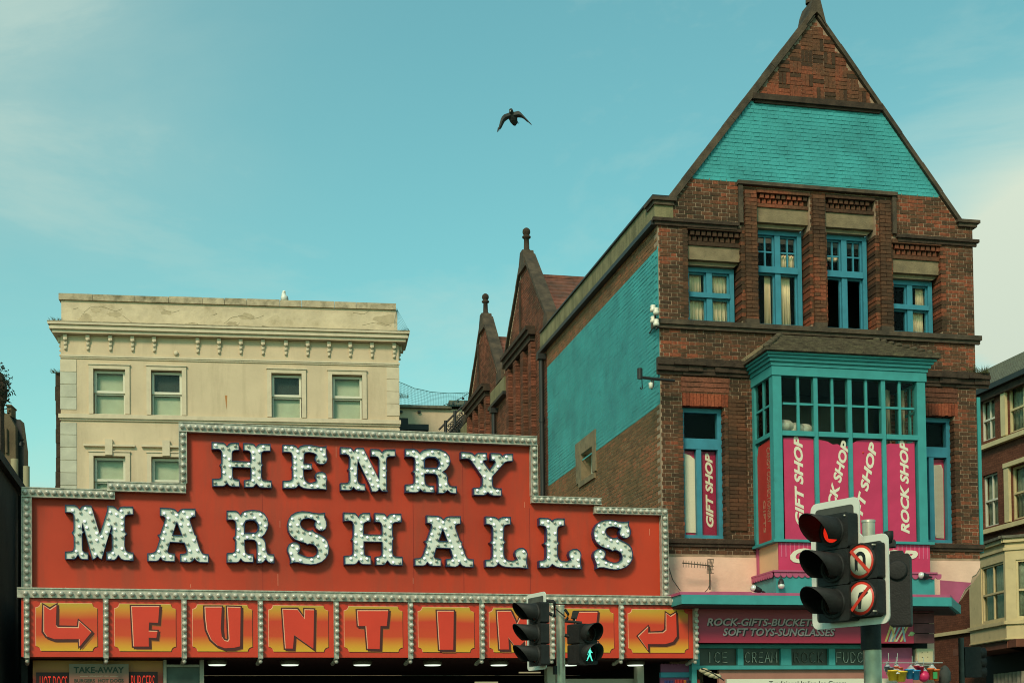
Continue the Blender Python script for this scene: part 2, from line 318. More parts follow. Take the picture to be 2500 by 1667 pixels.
def put_text(mb, F, body, u, z, length, height, d0, d1, ang=0., shear=0., offset=0., space=1., m=0):
    """(u,z) = lower left corner of the line of text, ang = direction of the line"""
    vs, fs = text_verts(body, shear, offset, space); ca, sa = cos(ang), sin(ang)
    mb.add([F.P(u + x * length * ca - y * height * sa, z + x * length * sa + y * height * ca, d0 + (d1 - d0) * h) for x, y, h in vs], fs, m)
def lit(o): return o

# ---------------------------------------------------------------- brickwork
def row_spans(poly, z):
    xs = []
    n = len(poly)
    for i in range(n):
        (a, b), (c, d) = poly[i], poly[(i + 1) % n]
        if (b > z) != (d > z): xs.append(a + (z - b) * (c - a) / (d - b))
    xs.sort(); return [(xs[i], xs[i + 1]) for i in range(0, len(xs) - 1, 2)]
def cut(spans, a, b):
    r = []
    for x, y in spans:
        if b <= x or a >= y: r.append((x, y)); continue
        if a > x: r.append((x, a))
        if b < y: r.append((b, y))
    return r
def inpoly(poly, u, z):
    return any(a <= u <= b for a, b in row_spans(poly, z))
def lay_bricks(poly, holes=(), course=.075, L=.225, flem=True, j=.0135):
    """rows of bricks inside poly, returns (u0,u1,z0,z1)"""
    zs = [p[1] for p in poly]; z = math.floor(min(zs) / course) * course; out = []; row = 0
    while z < max(zs):
        zm = z + course / 2; sp = row_spans(poly, zm)
        for (a, b, c, d) in holes:
            if c - .02 < zm < d + .02: sp = cut(sp, a, b)
        row = int(round(z / course))
        for a, b in sp:
            H = L / 2; per = L + H if flem else L; off = (row % 2) * (per / 2); k = math.floor((a - off) / per)
            u = k * per + off
            while u < b:
                segs = [(u, u + L), (u + L, u + L + H)] if flem else [(u, u + L)]
                for p, q in segs:
                    p2, q2 = max(p, a), min(q, b)
                    if q2 - p2 > .035: out.append((p2 + j / 2, q2 - j / 2, z + j / 2, z + course - j / 2))
                u += per
        z += course
    return out

# ================================================================ ground
YA, YB = .217, .244
Fc = frame_at(1606, 26, YA)                                  # front of the gabled brick building
Sd = Frame(Fc.P(.15, 0, 0), (-sin(YA), cos(YA), 0), (-cos(YA), -sin(YA), 0))   # its long side wall
Gs = frame_at(870, 24, YB)                                   # big red sign
Cr = frame_at(560, 45, .1414)                                # cream building
asphalt = mat('asphalt', (.05, .05, .05), .9, var=.2, scale=3, bump=.5, bscale=80)
paving = mat('paving', (.22, .21, .18), .9, var=.2, scale=4, bump=.3)
b = MB(); b.add([(-400, -200, 0), (400, -200, 0), (400, 600, 0), (-400, 600, 0)], [(0, 1, 2, 3)])
o = b.build('ground', mat('ground_mat', (.12, .11, .09), .95, var=.2, scale=.5), at=(0, 100, 0)); tag(o, kind='structure')
b = MB(); b.add([(-60, -8, .004), (60, -8, .004), (60, 17, .004), (-60, 17, .004)], [(0, 1, 2, 3)])
o = b.build('road', asphalt, at=(0, 5, .004)); tag(o, kind='structure')
b = MB(); b.box(Frame((0, 17, 0), (1, 0, 0), (0, -1, 0)), -60, 60, -.1, .12, -26, 0)
o = b.build('pavement', paving); tag(o, kind='structure')
b = MB(); b.box(Frame((0, 17, 0), (1, 0, 0), (0, -1, 0)), -60, 60, -.1, .125, .002, .15)
o = b.build('kerb', stone_pale); tag(o, kind='structure')

# ================================================================ gabled red brick building
UR, UC = 6.62, 3.38
gb = thing('gabled_building', Fc.P(3.3, 0, -3), 'tall red brick building with a steep gable and turquoise painted bands', 'building')
OUT = [(.15, 0), (.15, 11.62), (.47, 11.62), (UC, 15.40), (6.29, 11.62), (UR, 11.62), (UR, 4.75), (6.18, 4.2), (5.6, 4.0), (5.6, 0)]
W_UP = [(.72, 1.80, 9.40, 11.20), (2.12, 3.19, 9.40, 11.98), (3.52, 4.55, 9.40, 11.98), (4.89, 5.93, 9.40, 11.20)]
W_LO = [(.57, 1.41, 5.32, 8.03), (5.31, 6.14, 5.32, 8.03)]
BAYH = (2.15, 4.80, 5.40, 8.40)
HOL = W_UP + W_LO + [BAYH]
hl = [[(a, c), (a, d), (b_, d), (b_, c)] for a, b_, c, d in HOL]
shop_hole = [(.9, .2), (.9, 3.0), (5.2, 3.0), (5.2, .2)]
sub('wall', mortar, gb, lambda m: m.prism(Fc, OUT, -.42, 0, holes=hl + [shop_hole]))
# side wall with its two gables
SO = [(.42, 0), (.42, 11.24), (8.4, 11.24), (8.4, 11.85), (10.85, 14.2), (11.1, 14.2), (13.85, 11.65), (14.15, 11.65), (16.35, 14.2), (16.6, 14.2), (19.2, 11.7), (19.9, 11.5), (19.9, 0)]
sw = (4.57, 5.52, 7.36, 7.96)
sub('side_wall', mortar_light, gb, lambda m: m.prism(Sd, SO, -.24, 0, holes=[[(sw[0], sw[2]), (sw[0], sw[3]), (sw[1], sw[3]), (sw[1], sw[2])]]))
def closing(m):
    m.box(Fc, .6, 6.6, 11.0, 11.12, -19.4, -.45)             # flat roof behind the gable
    m.box(Fc, 6.3, 6.6, 4.9, 11.0, -19.4, -.43); m.box(Fc, 5.3, 5.6, 0, 4.9, -19.4, -.43); m.box(Fc, .5, 6.3, 0, 11.0, -19.95, -19.92)
sub('roof_deck', dark_room, gb, closing)
sub('room', dim_room, gb, lambda m: (m.box(Fc, .56, 6.2, 9.1, 9.15, -3, -.45), m.box(Fc, .56, 6.2, 5.0, 5.05, -3, -.45), m.box(Fc, .56, 6.2, 4.9, 12.3, -3.1, -3.02)))
TEALP = [(.82, 12.11), (2.04, 13.66), (4.73, 13.66), (5.93, 12.11)]
STEAL = [(.0, 7.82), (.0, 10.76), (8.6, 10.76), (8.6, 7.82)]
sub('painted_band', teal_paint, gb, lambda m: m.prism(Fc, TEALP, .0, .0035))
sub('painted_band', teal_paint, gb, lambda m: m.prism(Sd, [(.012, 7.82), (.012, 10.76), (8.5, 10.76), (8.5, 7.82)], .0, .0035, holes=[[(4.45, 7.85), (4.45, 8.2), (5.8, 8.2), (5.8, 7.85)]]))
# --- front bricks
HERR = [(2.14, 13.78), (UC, 15.40), (4.64, 13.78)]
body = [(.15, 5.0), (.15, 11.62), (.47, 11.62), (2.16, 13.80), (4.62, 13.80), (6.29, 11.62), (UR, 11.62), (UR, 5.0)]
rows = lay_bricks(body, HOL)
single = MB(); single.box(Frame((0, 0, 0), (1, 0, 0), (0, -1, 0)), 0, .214, 0, .064, -.004, .009, back=False)
brick_me = single.mesh('brick', [brick_front], Vector((0, 0, 0)))
stuff_b, stuff_t = MB(), MB(); cand = []
for (a, b_, c, d) in rows:
    um, zm = (a + b_) / 2, (c + d) / 2
    if inpoly(TEALP, um, zm):
        stuff_t.box(Fc, a, b_, c, d, .001, .012 + random.uniform(-.004, .003), back=False)
    elif abs((b_ - a) - .214) < .003 and zm < 9.2 and not (1.8 < um < 5.1 and zm < 8.8): cand.append((um + abs(zm - 7) * .1 + random.random() * 9, a, c))
    else: stuff_b.box(Fc, a, b_, c, d, -.004, .009 + random.uniform(-.004, .004), tone=random.random() * .98 + .01, back=False)
cand.sort(); rz = Fc.yaw()
for i, (_, a, c) in enumerate(cand):
    if i < 300: inst(brick_me, 'brick', gb, Fc.P(a, c, random.uniform(-.003, .004)), rz)
    else: stuff_b.box(Fc, a, a + .214, c, c + .064, -.004, .009 + random.uniform(-.003, .003), tone=random.random(), back=False)
# basket weave bricks in the gable head
for (a, b_, c, d) in lay_bricks([(2.2, 13.77), (UC, 15.36), (4.56, 13.77)]): stuff_b.box(Fc, a, b_, c, d, -.004, .003, tone=.5 + random.random() * .3, back=False)
s = .235; k = 0
z = 13.80
while z < 15.1:
    u = 1.9
    j = 0
    while u < 4.9:
        if inpoly([(2.2, 13.77), (UC, 15.3), (4.56, 13.77)], u + s / 2, z + s / 2):
            for q in range(3):
                if (k + j) % 2: stuff_b.box(Fc, u + .008, u + s - .008, z + q * s / 3 + .006, z + (q + 1) * s / 3 - .006, -.004, .012 + random.uniform(-.006, .006), tone=.55 + random.random() * .35, back=False)
                else: stuff_b.box(Fc, u + q * s / 3 + .006, u + (q + 1) * s / 3 - .006, z + .008, z + s - .008, -.004, .012 + random.uniform(-.006, .006), tone=.45 + random.random() * .5, back=False)
        else:
            for q in range(3):
                if inpoly(HERR, u + s / 2, z + q * s / 3 + s / 6): stuff_b.box(Fc, max(u, 2.2 + (z - 13.78) * .76) if u < UC else u + .008, u + s - .008, z + q * s / 3 + .006, z + (q + 1) * s / 3 - .006, -.004, .01, tone=.5 + random.random() * .4, back=False)
        u += s; j += 1
    z += s; k += 1
# brick piers: the jambs of every window, their inner faces and the projecting strips between windows
def jambs(m, a, b_, c, d, D, red=False):
    z = math.ceil(c / .075) * .075; i = 0
    while z + .075 <= d + .001:
        t = random.random() * .9 + .05
        w_ = .022 if i % 2 else .012
        m.box(Fc, b_ - w_, b_ + .09, z + .005, z + .070, -D, .012 + random.uniform(-.004, .004), tone=(.7 + .29 * random.random()) if (red or random.random() < .5) else t)
        m.box(Fc, a - .09, a + w_ * .6, z + .005, z + .070, -D, .012, tone=t)
        z += .075; i += 1
for (a, b_, c, d) in W_UP: jambs(stuff_b, a, b_, c, d if d < 11.5 else 11.3, .34, red=True)
for (a, b_, c, d) in W_LO: jambs(stuff_b, a, b_, c, 7.78, .26)
def strip(m, a, b_, c, d, dd, back=True):
    z = math.ceil(c / .075) * .075; i = 0
    while z + .075 <= d + .001:
        seg = [(a, (a + b_) / 2 - .005), ((a + b_) / 2 + .005, b_)] if i % 2 else [(a, b_)]
        for p, q in seg: m.box(Fc, p, q, z + .005, z + .070, .0, dd + random.uniform(-.004, .004), tone=random.random() * .6 + .02)
        z += .075; i += 1
strip(stuff_b, 1.86, 2.09, 9.45, 11.98, .075); strip(stuff_b, 3.24, 3.47, 9.45, 11.98, .075); strip(stuff_b, 4.62, 4.84, 9.45, 11.98, .075)
strip(stuff_b, 1.47, 1.80, 5.4, 8.0, .05)
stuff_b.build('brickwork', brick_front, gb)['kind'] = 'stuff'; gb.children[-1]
stuff_t.build('painted_brickwork', teal_paint, gb)['kind'] = 'stuff'
# --- side bricks
sb, st, sg = MB(), MB(), MB()
for (a, b_, c, d) in lay_bricks([(.0, 4.2), (.0, 11.22), (8.6, 11.22), (8.6, 4.2)], [sw]):
    if a < .02: continue
    if inpoly(STEAL, (a + b_) / 2, (c + d) / 2): st.box(Sd, a, b_, c, d, .001, .013 + random.uniform(-.005, .004), back=False)
    else: sb.box(Sd, a, b_, c, d, -.004, .007 + random.uniform(-.003, .003), tone=random.random() * .98 + .01, back=False)
GW = [(9.35, 12.2, 6, 11.9), (14.6, 17.5, 6, 11.7)]           # tall sunk panels in the two side gables
for (a, b_, c, d) in lay_bricks([(8.62, 6.5), (8.62, 11.9), (10.8, 14.1), (11.1, 14.1), (13.8, 11.6), (14.15, 11.6), (16.3, 14.1), (16.6, 14.1), (19.15, 11.6), (19.8, 11.4), (19.8, 6.5)]):
    sg.box(Sd, a, b_, c, d, -.004, .008 + random.uniform(-.003, .003), tone=random.random() * .98 + .01, back=False)
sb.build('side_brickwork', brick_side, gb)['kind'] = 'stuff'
st.build('side_painted_brickwork', teal_paint, gb)['kind'] = 'stuff'
# gable strips standing proud, with their hoods
def gstrip(t0, t1, z0, z1, dd):
    z = z0
    while z < z1:
        sg.box(Sd, t0 + random.uniform(-.01, .02), t1, z + .005, z + .07, 0, dd, tone=random.random()); z += .075
for tc_, zt in ((11.3, 11.95), (17.1, 11.95)):
    for dt in (-1.35, -.45, .45, 1.35): gstrip(tc_ + dt - .15, tc_ + dt + .15, 7.5, zt - .25 - abs(dt) * .05, .13)
sg.build('gable_brickwork', brick_gable, gb)['kind'] = 'stuff'
for tc_, zt in ((11.35, 12.0), (17.15, 11.98)):
    sub('hood_mould', stone_soot, gb, lambda m: (m.box(Sd, tc_ - 1.55, tc_ + 1.6, zt, zt + .1, .01, .26), m.box(Sd, tc_ - 1.6, tc_ + 1.55, zt - .12, zt - .003, .01, .2), m.box(Sd, tc_ - 1.5, tc_ + 1.5, zt - .26, zt - .13, .01, .14)))
    sub('drip_strip', stone_soot, gb, lambda m: m.box(Sd, tc_ - .03, tc_ + .03, zt + .1, zt + 1.7, .01, .06))
# --- stone copings, kneelers, bands
def slopebar(m, F, p, q, th, d0, d1, mi=0, n=1):
    (a, b_), (c, d) = p, q; L = sqrt((c - a) ** 2 + (d - b_) ** 2); nx, nz = -(d - b_) / L, (c - a) / L
    if nz < 0: nx, nz = -nx, -nz
    for i in range(n):
        f0, f1 = i / n + (.002 if i else 0), (i + 1) / n - .002; k = random.uniform(-.006, .006) if n > 1 else 0
        A = (a + (c - a) * f0, b_ + (d - b_) * f0); B = (a + (c - a) * f1, b_ + (d - b_) * f1)
        m.prism(F, [A, B, (B[0] + nx * (th + k), B[1] + nz * (th + k)), (A[0] + nx * (th + k), A[1] + nz * (th + k))], d0, d1, mi)
for side in (-1, 1):
    p = (.44, 11.60) if side < 0 else (6.32, 11.60); q = (UC + side * .02, 15.39)
    for i in range(7):
        f0, f1 = i / 7, (i + 1) / 7
        A = (p[0] + (q[0] - p[0]) * f0, p[1] + (q[1] - p[1]) * f0); B = (p[0] + (q[0] - p[0]) * f1, p[1] + (q[1] - p[1]) * f1)
        sub('coping_stone', stone_dark, gb, lambda m: (slopebar(m, Fc, A, B, (.12 if side < 0 else .075) + .004 * (i % 2), -.40, .07 + .006 * (i % 2)),))
    sub('kneeler', stone_dark, gb, lambda m: (m.box(Fc, *((.02, .50) if side < 0 else (6.26, 6.74)), 11.60, 11.66, -.42, .10), m.box(Fc, *((.06, .46) if side < 0 else (6.30, 6.69)), 11.53, 11.597, -.40, .06)))
sub('apex_stone', stone_dark, gb, lambda m: (m.prism(Fc, [(UC - .21, 15.20), (UC - .13, 15.56), (UC - .07, 15.72), (UC + .07, 15.72), (UC + .11, 15.56), (UC + .20, 15.20), (UC + .08, 15.38), (UC, 15.46), (UC - .08, 15.38)], -.42, .10),))
fin = sub('finial', stone_dark, gb, lambda m: (m.lathe(Fc.P(UC - .02, 15.74, -.16), (0, 0, 1), [(0, .09), (.1, .085), (.14, .06), (.75, .05), (.8, .11), (.86, .11), (.9, .07), (1.0, .10), (1.08, .12), (1.16, .10), (1.22, 0)], 10),))
sub('string_course', stone_soot, gb, lambda m: (m.box(Fc, 2.06, 4.72, 13.67, 13.78, .0, .10), m.box(Fc, 2.10, 4.68, 13.62, 13.668, .0, .05)))
def dentils(m, a, b_, z0, z1):
    h = (z1 - z0)
    m.box(Fc, a, b_, z1 - h * .22, z1, -.3, .03); m.box(Fc, a, b_, z0, z0 + h * .2, -.3, -.04)
    m.box(Fc, a, b_, z0 + h * .2, z1 - h * .22, -.3, -.10)
    for row, dd in ((0, -.055), (1, -.01)):
        u = a + .02 + row * .055
        while u + .075 < b_: m.box(Fc, u, u + .075, z0 + h * (.24 + .27 * row), z0 + h * (.47 + .27 * row), -.3, dd, tone=random.random() * .5); u += .11
for (a, b_, c, d) in W_UP:
    tall = d > 11.5; zl = 11.30 if tall else 10.50; zd = 11.66 if tall else 10.84
    sub('dentil_course', brick_mat('dentil%d' % random.randint(0, 9999), [(0, (.035, .022, .015)), (1, (.07, .036, .022))], .5) if False else brick_front, gb, lambda m: dentils(m, a, b_, zd + .003, d))
    sub('lintel', stone_pale, gb, lambda m: (m.box(Fc, a + .002, b_ - .002, zl + .08, zd, -.34, -.07), m.prism(Fc, [(a + .002, zl), (b_ - .10, zl), (b_ - .002, zl + .077), (a + .002, zl + .077)], -.34, -.15)))
sub('label_mould', stone_dark, gb, lambda m: (m.box(Fc, 1.72, 4.99, 12.02, 12.09, .002, .10), m.box(Fc, 1.74, 1.82, 11.29, 12.017, .002, .07), m.box(Fc, 4.89, 4.97, 11.29, 12.017, .002, .07)))
for a, b_ in ((.04, 1.74), (4.97, 6.72)): sub('string_course', stone_soot, gb, lambda m: (m.box(Fc, a, b_, 11.22, 11.28, .002, .085), m.box(Fc, a + .04, b_ - .04, 11.15, 11.222, .002, .045)))
sub('sill_course', stone_dark, gb, lambda m: (m.box(Fc, .08, 6.72, 9.29, 9.38, -.3, .10), m.box(Fc, .1, 6.70, 9.22, 9.292, .0, .06), [m.box(Fc, u - .13, u + .13, 9.375, 9.47, -.02, .09) for u in (1.97, 3.35, 4.73)]))
def cornice(m, a, b_):
    for i, (z0, z1, dd) in enumerate(((8.36, 8.43, .05), (8.425, 8.53, .09), (8.525, 8.60, .14), (8.595, 8.66, .10))):
        u = a
        while u < b_ - .05:
            w_ = min(random.uniform(.22, .34), b_ - u); m.box(Fc, u, u + w_ - .004, z0 + random.uniform(-.006, .004), z1 + random.uniform(-.01, .004), 0, dd + random.uniform(-.02, .012)); u += w_
sub('cornice', stone_soot, gb, lambda m: cornice(m, .08, 1.95), kind='stuff'); sub('cornice', stone_soot, gb, lambda m: cornice(m, 4.95, 6.88), kind='stuff')
for a, b_ in ((.55, 1.5), (5.28, 6.2)): sub('corbel_band', brick_gable, gb, lambda m: [m.box(Fc, a, b_, 8.06 + i * .09, 8.145 + i * .09, 0, .02 + .014 * i, tone=.3) for i in range(3)])
def arch(m, a, b_):
    u = a - .02; 
    while u < b_: m.box(Fc, u, u + .062, 7.80 + random.uniform(-.01, .01), 8.03, -.14, .015, tone=random.random()); u += .070
for a, b_ in ((.6, 1.46), (5.33, 6.16)): sub('soldier_arch', brick_red, gb, lambda m: arch(m, a, b_))
for a, b_ in ((.1, 1.93), (5.0, 6.70)): sub('base_course', stone_soot, gb, lambda m: (m.box(Fc, a, b_, 5.22, 5.30, -.2, .07), m.box(Fc, a + .02, b_ - .02, 5.16, 5.222, 0, .04)))
sub('rendered_wall', pink, gb, lambda m: m.prism(Fc, [(.14, 3.05), (.14, 4.96), (1.0, 4.975), (3.3, 4.965), (UR, 4.98), (UR - .01, 4.85), (6.52, 4.72), (6.44, 4.68), (6.40, 4.52), (6.28, 4.42), (6.20, 4.28), (6.1, 4.1), (5.6, 3.98), (5.6, 3.05)], 0, .022))
sub('paint_patch', pink_dark, gb, lambda m: m.prism(Fc, [(5.75, 4.14), (5.75, 4.6), (6.41, 4.56), (6.39, 4.52), (6.27, 4.42), (6.19, 4.28), (6.12, 4.14)], .0225, .026))
# side wall: parapet band, gutter, pipe, little window
def parapet(m):
    t = -.02
    while t < 9.0:
        w_ = 1.2; m.box(Sd, t, min(t + w_, 9.1) - .004, 11.25, 11.68, -.30, .06 + random.uniform(-.004, .004)); t += w_
sub('parapet', render_green, gb, parapet)
sub('gutter', black_iron, gb, lambda m: (m.box(Sd, 0, 9.2, 11.16, 11.246, .0, .13), m.box(Sd, -.02, 9.0, 11.683, 11.72, -.32, .1)))
for a, b_ in ((13.1, 15.1), (18.9, 19.9)):
    sub('parapet', render_green, gb, lambda m: m.box(Sd, a, b_, 11.25, 11.66, -.3, .10)); sub('gutter', black_iron, gb, lambda m: m.box(Sd, a, b_ + .1, 11.16, 11.246, .0, .16))
for tp in (8.75, 14.55):
    sub('drainpipe', black_iron, gb, lambda m: (m.tube([Sd.P(tp, 2.5, .12), Sd.P(tp, 11.0, .12)], .06, 10), m.box(Sd, tp - .1, tp + .1, 10.95, 11.09, .02, .22), m.tube([Sd.P(tp, 9.4, .12), Sd.P(tp, 9.5, .12)], .075, 10), m.tube([Sd.P(tp, 7.4, .12), Sd.P(tp, 7.5, .12)], .075, 10)))
sub('window_surround', stone_pale, gb, lambda m: (m.box(Sd, 4.32, 5.98, 7.963, 8.28, -.1, .035), m.box(Sd, 5.50, 5.95, sw[2], 7.96, -.3, .035), m.box(Sd, 4.32, 4.59, sw[2] + .02, 7.96, -.3, .035), m.box(Sd, 4.4, 5.7, sw[2] - .12, sw[2] - .003, -.3, .05)))
swn = sub('small_window', white_frame, gb, lambda m: (m.box(Sd, 4.6, 4.68, 7.37, 7.95, -.26, -.20), m.box(Sd, 5.42, 5.5, 7.37, 7.95, -.26, -.20), m.box(Sd, 4.68, 5.42, 7.37, 7.43, -.26, -.20), m.box(Sd, 5.02, 5.08, 7.43, 7.95, -.26, -.21)))
sub('pane', blind_grey, swn, lambda m: m.box(Sd, 4.68, 5.42, 7.43, 7.95, -.29, -.28))
# copings, heads and finials of the side gables, roofs behind them
for tc_, zt, f0, f1 in ((10.97, 14.25, 8.4, 13.75), (16.45, 14.22, 14.1, 19.2)):
    for fo in (f0, f1):
        q = (tc_ + (.1 if fo > tc_ else -.1), zt); p = (fo, 11.84)
        for i in range(4):
            A = tuple(p[k_] + (q[k_] - p[k_]) * i / 4 for k_ in (0, 1)); B = tuple(p[k_] + (q[k_] - p[k_]) * (i + 1) / 4 for k_ in (0, 1))
            sub('coping_stone', stone_dark, gb, lambda m: slopebar(m, Sd, A, B, .09, -.26, .06 + .006 * (i % 2)))
        sub('kneeler', stone_dark, gb, lambda m: m.prism(Sd, [(fo - .22, 11.7), (fo + .22, 11.7), (fo + .15, 12.0), (fo - .15, 12.0)] if True else [], -.26, .10))
    sub('apex_stone', stone_dark, gb, lambda m: m.prism(Sd, [(tc_ - .42, zt - .35), (tc_ - .14, zt + .16), (tc_ + .14, zt + .16), (tc_ + .42, zt - .35)], -.22, .08))
    sub('finial', stone_soot, gb, lambda m: (m.lathe(Sd.P(tc_, zt + .14, -.07), (0, 0, 1), [(0, .12), (.05, .11), (.08, .075), (.36, .065), (.38, .11), (.42, .115), (.44, .06), (.47, .085), (.53, .105), (.60, .095), (.64, .05), (.66, 0)], 10),))
def tileroof(m, F, t0, z0, t1, z1, depth, n):
    """courses from the eave (t0,z0) up to the ridge (t1,z1), running back from the gable"""
    for i in range(n):
        a = (t0 + (t1 - t0) * i / n, z0 + (z1 - z0) * i / n); c = (t0 + (t1 - t0) * (i + 1.25) / n, z0 + (z1 - z0) * (i + 1.25) / n)
        dd = -.3
        while dd > -depth:
            w_ = .9; e = random.uniform(-.012, .012)
            m.prism(F, [(a[0], a[1] + e), (a[0] + .003, a[1] + .065 + e), (c[0], c[1] + .01), (c[0], c[1])], dd - w_ + .004, dd); dd -= w_
sub('side_roof', red_tile, gb, lambda m: (tileroof(m, Sd, 8.0, 11.3, 10.6, 13.62, 6.0, 17), tileroof(m, Sd, 13.4, 11.3, 10.6, 13.62, 6.0, 10)), kind='stuff')
sub('side_roof', red_tile, gb, lambda m: (tileroof(m, Sd, 13.7, 11.2, 16.3, 13.6, 6.0, 17), tileroof(m, Sd, 18.9, 11.2, 16.3, 13.6, 6.0, 10)), kind='stuff')
for tc_, z_ in ((10.6, 13.61), (16.3, 13.59)): sub('ridge_tiles', red_tile, gb, lambda m: m.box(Sd, tc_ - .07, tc_ + .07, z_, z_ + .07, -6.0, -.3))

# ---------------------------------------------------------------- windows of the gabled building
def frame_box(m, F, a, b_, c, d, w_, d0, d1):
    m.box(F, a, a + w_, c, d, d0, d1); m.box(F, b_ - w_, b_, c, d, d0, d1); m.box(F, a + w_, b_ - w_, c, c + w_, d0, d1); m.box(F, a + w_, b_ - w_, d - w_, d, d0, d1)
def drape(m, F, u0, u1, z0, z1, d, folds=5, amp=.03, top=None):
    n = folds * 6; pts = [(u0 + (u1 - u0) * i / n, d + amp * sin(i / n * folds * 2 * pi) + random.uniform(-.004, .004)) for i in range(n + 1)]
    sq = random.uniform(-.04, .04) * (u1 - u0)
    vs = []
    for z_, f in ((z0, 1), (z1, .93)):
        for dd in (0, -.006):
            for u, e in pts: vs.append(F.P((u - (u0 + u1) / 2) * f + (u0 + u1) / 2 + (sq if z_ == z0 else 0), z_, e + dd))
    k = n + 1; fs = []
    for i in range(n): fs += [(i, i + 1, 2 * k + i + 1, 2 * k + i), (k + i, 3 * k + i, 3 * k + i + 1, k + i + 1), (i, k + i, k + i + 1, i + 1)]
    m.add(vs, fs, 0, 0, True)
up_lab = ['', '', '', '']
curt = {0: [(.80, 1.20, 9.45, 9.92), (1.27, 1.66, 9.45, 9.92), (.84, 1.15, 10.02, 10.45), (1.34, 1.66, 10.02, 10.45)],
        1: [(2.42, 2.56, 9.45, 10.45), (2.70, 2.96, 9.45, 10.43), (2.75, 3.05, 10.6, 10.85)], 2: [], 3: [(5.48, 5.76, 9.45, 9.92), (5.60, 5.78, 9.98, 10.42)]}
for i, (a, b_, c, d) in enumerate(W_UP):
    tall = d > 11.5; zt = 11.30 if tall else 10.50; a2, b2 = a + .03, b_ - .06; D = -.40
    wf = sub('window', blue_wood, gb, lambda m: (frame_box(m, Fc, a2, b2, c, zt, .085, D, D + .14), m.box(Fc, (a2 + b2) / 2 - .055, (a2 + b2) / 2 + .055, c + .085, zt - .085, D, D + .13),
        m.box(Fc, a2 + .085, b2 - .085, (10.48 if tall else 9.93), (10.60 if tall else 10.02), D, D + .16)))
    mid = (a2 + b2) / 2
    for p, q in ((a2 + .085, mid - .055), (mid + .055, b2 - .085)):
        for z0, z1 in (((c + .085, 10.48), (10.60, zt - .085)) if tall else ((c + .085, 9.93), (10.02, zt - .085))):
            s_ = sub('sash', blue_wood, wf, lambda m: frame_box(m, Fc, p, q, z0, z1, .03, D + .02, D + .08))
            if tall and z0 > 10: sub('glazing_bar', blue_wood, wf, lambda m: (m.box(Fc, (p + q) / 2 - .014, (p + q) / 2 + .014, z0 + .03, z1 - .03, D + .03, D + .07), m.box(Fc, p + .03, q - .03, (z0 + z1) / 2 - .014, (z0 + z1) / 2 + .014, D + .032, D + .068)))
            if not (i == 2 and z0 < 10): sub('pane', glass, wf, lambda m: m.box(Fc, p + .03, q - .03, z0 + .03, z1 - .03, D + .045, D + .052))
    for (u0, u1, z0, z1) in curt[i]: sub('curtain', curtain, wf, lambda m: drape(m, Fc, u0, u1, z0 - .02, z1 + .05, D - .035, 5, .02))
sub('roof_junk', curtain, gb, lambda m: [m.ball(Fc.P(3.62 + random.random() * .6, 10.92 + random.uniform(-.03, .03), -.52), .045 + random.random() * .02, 8) for _ in range(12)], label='crumpled white packing in the broken window')
for i, (a, b_, c, d) in enumerate(W_LO):
    D = -.28; zt = 7.79; mid = .94 if i == 0 else 5.72
    wf = sub('window', blue_wood, gb, lambda m: (frame_box(m, Fc, a, b_ - .01, c, zt, .085, D, D + .13), m.box(Fc, a + .085, b_ - .095, 7.02, 7.22, D, D + .13), m.box(Fc, mid - .05, mid + .05, c + .085, 7.02, D, D + .12)))
    sub('pane', glass, wf, lambda m: m.box(Fc, a + .085, b_ - .095, 7.22, zt - .085, D + .05, D + .057))
    sub('pane', glass, wf, lambda m: m.box(Fc, a + .085, mid - .05, c + .085, 7.02, D + .03, D + .037))
    sub('pane', glass, wf, lambda m: m.box(Fc, mid + .05, b_ - .095, c + .085, 7.02, D + .03, D + .037))

# ---------------------------------------------------------------- bay window
BD, BU0, BU1 = 1.0, 1.95, 4.98
zb = Fc.px(1900, 1316, BD)[1]; zl = 8.17; zt_ = Fc.px(1888, 868, BD + .2)[1]; ztr = Fc.px(1908, 1056, BD)[1]; zgb = Fc.px(1908, 983, BD)[1]
bay = sub('bay_window', teal_wood, gb, lambda m: (
    m.box(Fc, BU0, BU0 + .17, zb, zl, BD - .17, BD), m.box(Fc, BU1 - .17, BU1, zb, zl, BD - .17, BD),
    m.box(Fc, BU0, BU0 + .1, zb, zl, 0, .12), m.box(Fc, BU1 - .1, BU1, zb, zl, 0, .12),
    m.box(Fc, BU0 - .02, BU1 + .02, zl + .002, zl + .17, BD - .15, BD + .02), m.box(Fc, BU0 - .02, BU0 + .12, zl + .002, zl + .17, 0, BD - .152), m.box(Fc, BU1 - .12, BU1 + .02, zl + .002, zl + .17, 0, BD - .152),
    m.box(Fc, BU0 - .05, BU1 + .09, zb - .05, zb - .003, 0, BD + .07)))
for i in range(1, 4):
    u = BU0 + .17 + (BU1 - BU0 - .34) * i / 4
    sub('mullion', teal_wood, bay, lambda m: m.box(Fc, u - .04, u + .04, zb, zl, BD - .12, BD - .012))
sub('transom', teal_wood, bay, lambda m: [m.box(Fc, BU0 + .17 + (BU1 - BU0 - .34) * i / 4 + .042 * (i > 0), BU0 + .17 + (BU1 - BU0 - .34) * (i + 1) / 4 - .042 * (i < 3), ztr - .045, ztr + .045, BD - .12, BD + .012) for i in range(4)])
sub('transom', teal_wood, bay, lambda m: (m.box(Fc, BU0, BU0 + .1, ztr - .04, ztr + .04, .122, BD - .172), m.box(Fc, BU1 - .1, BU1, ztr - .04, ztr + .04, .122, BD - .172)))
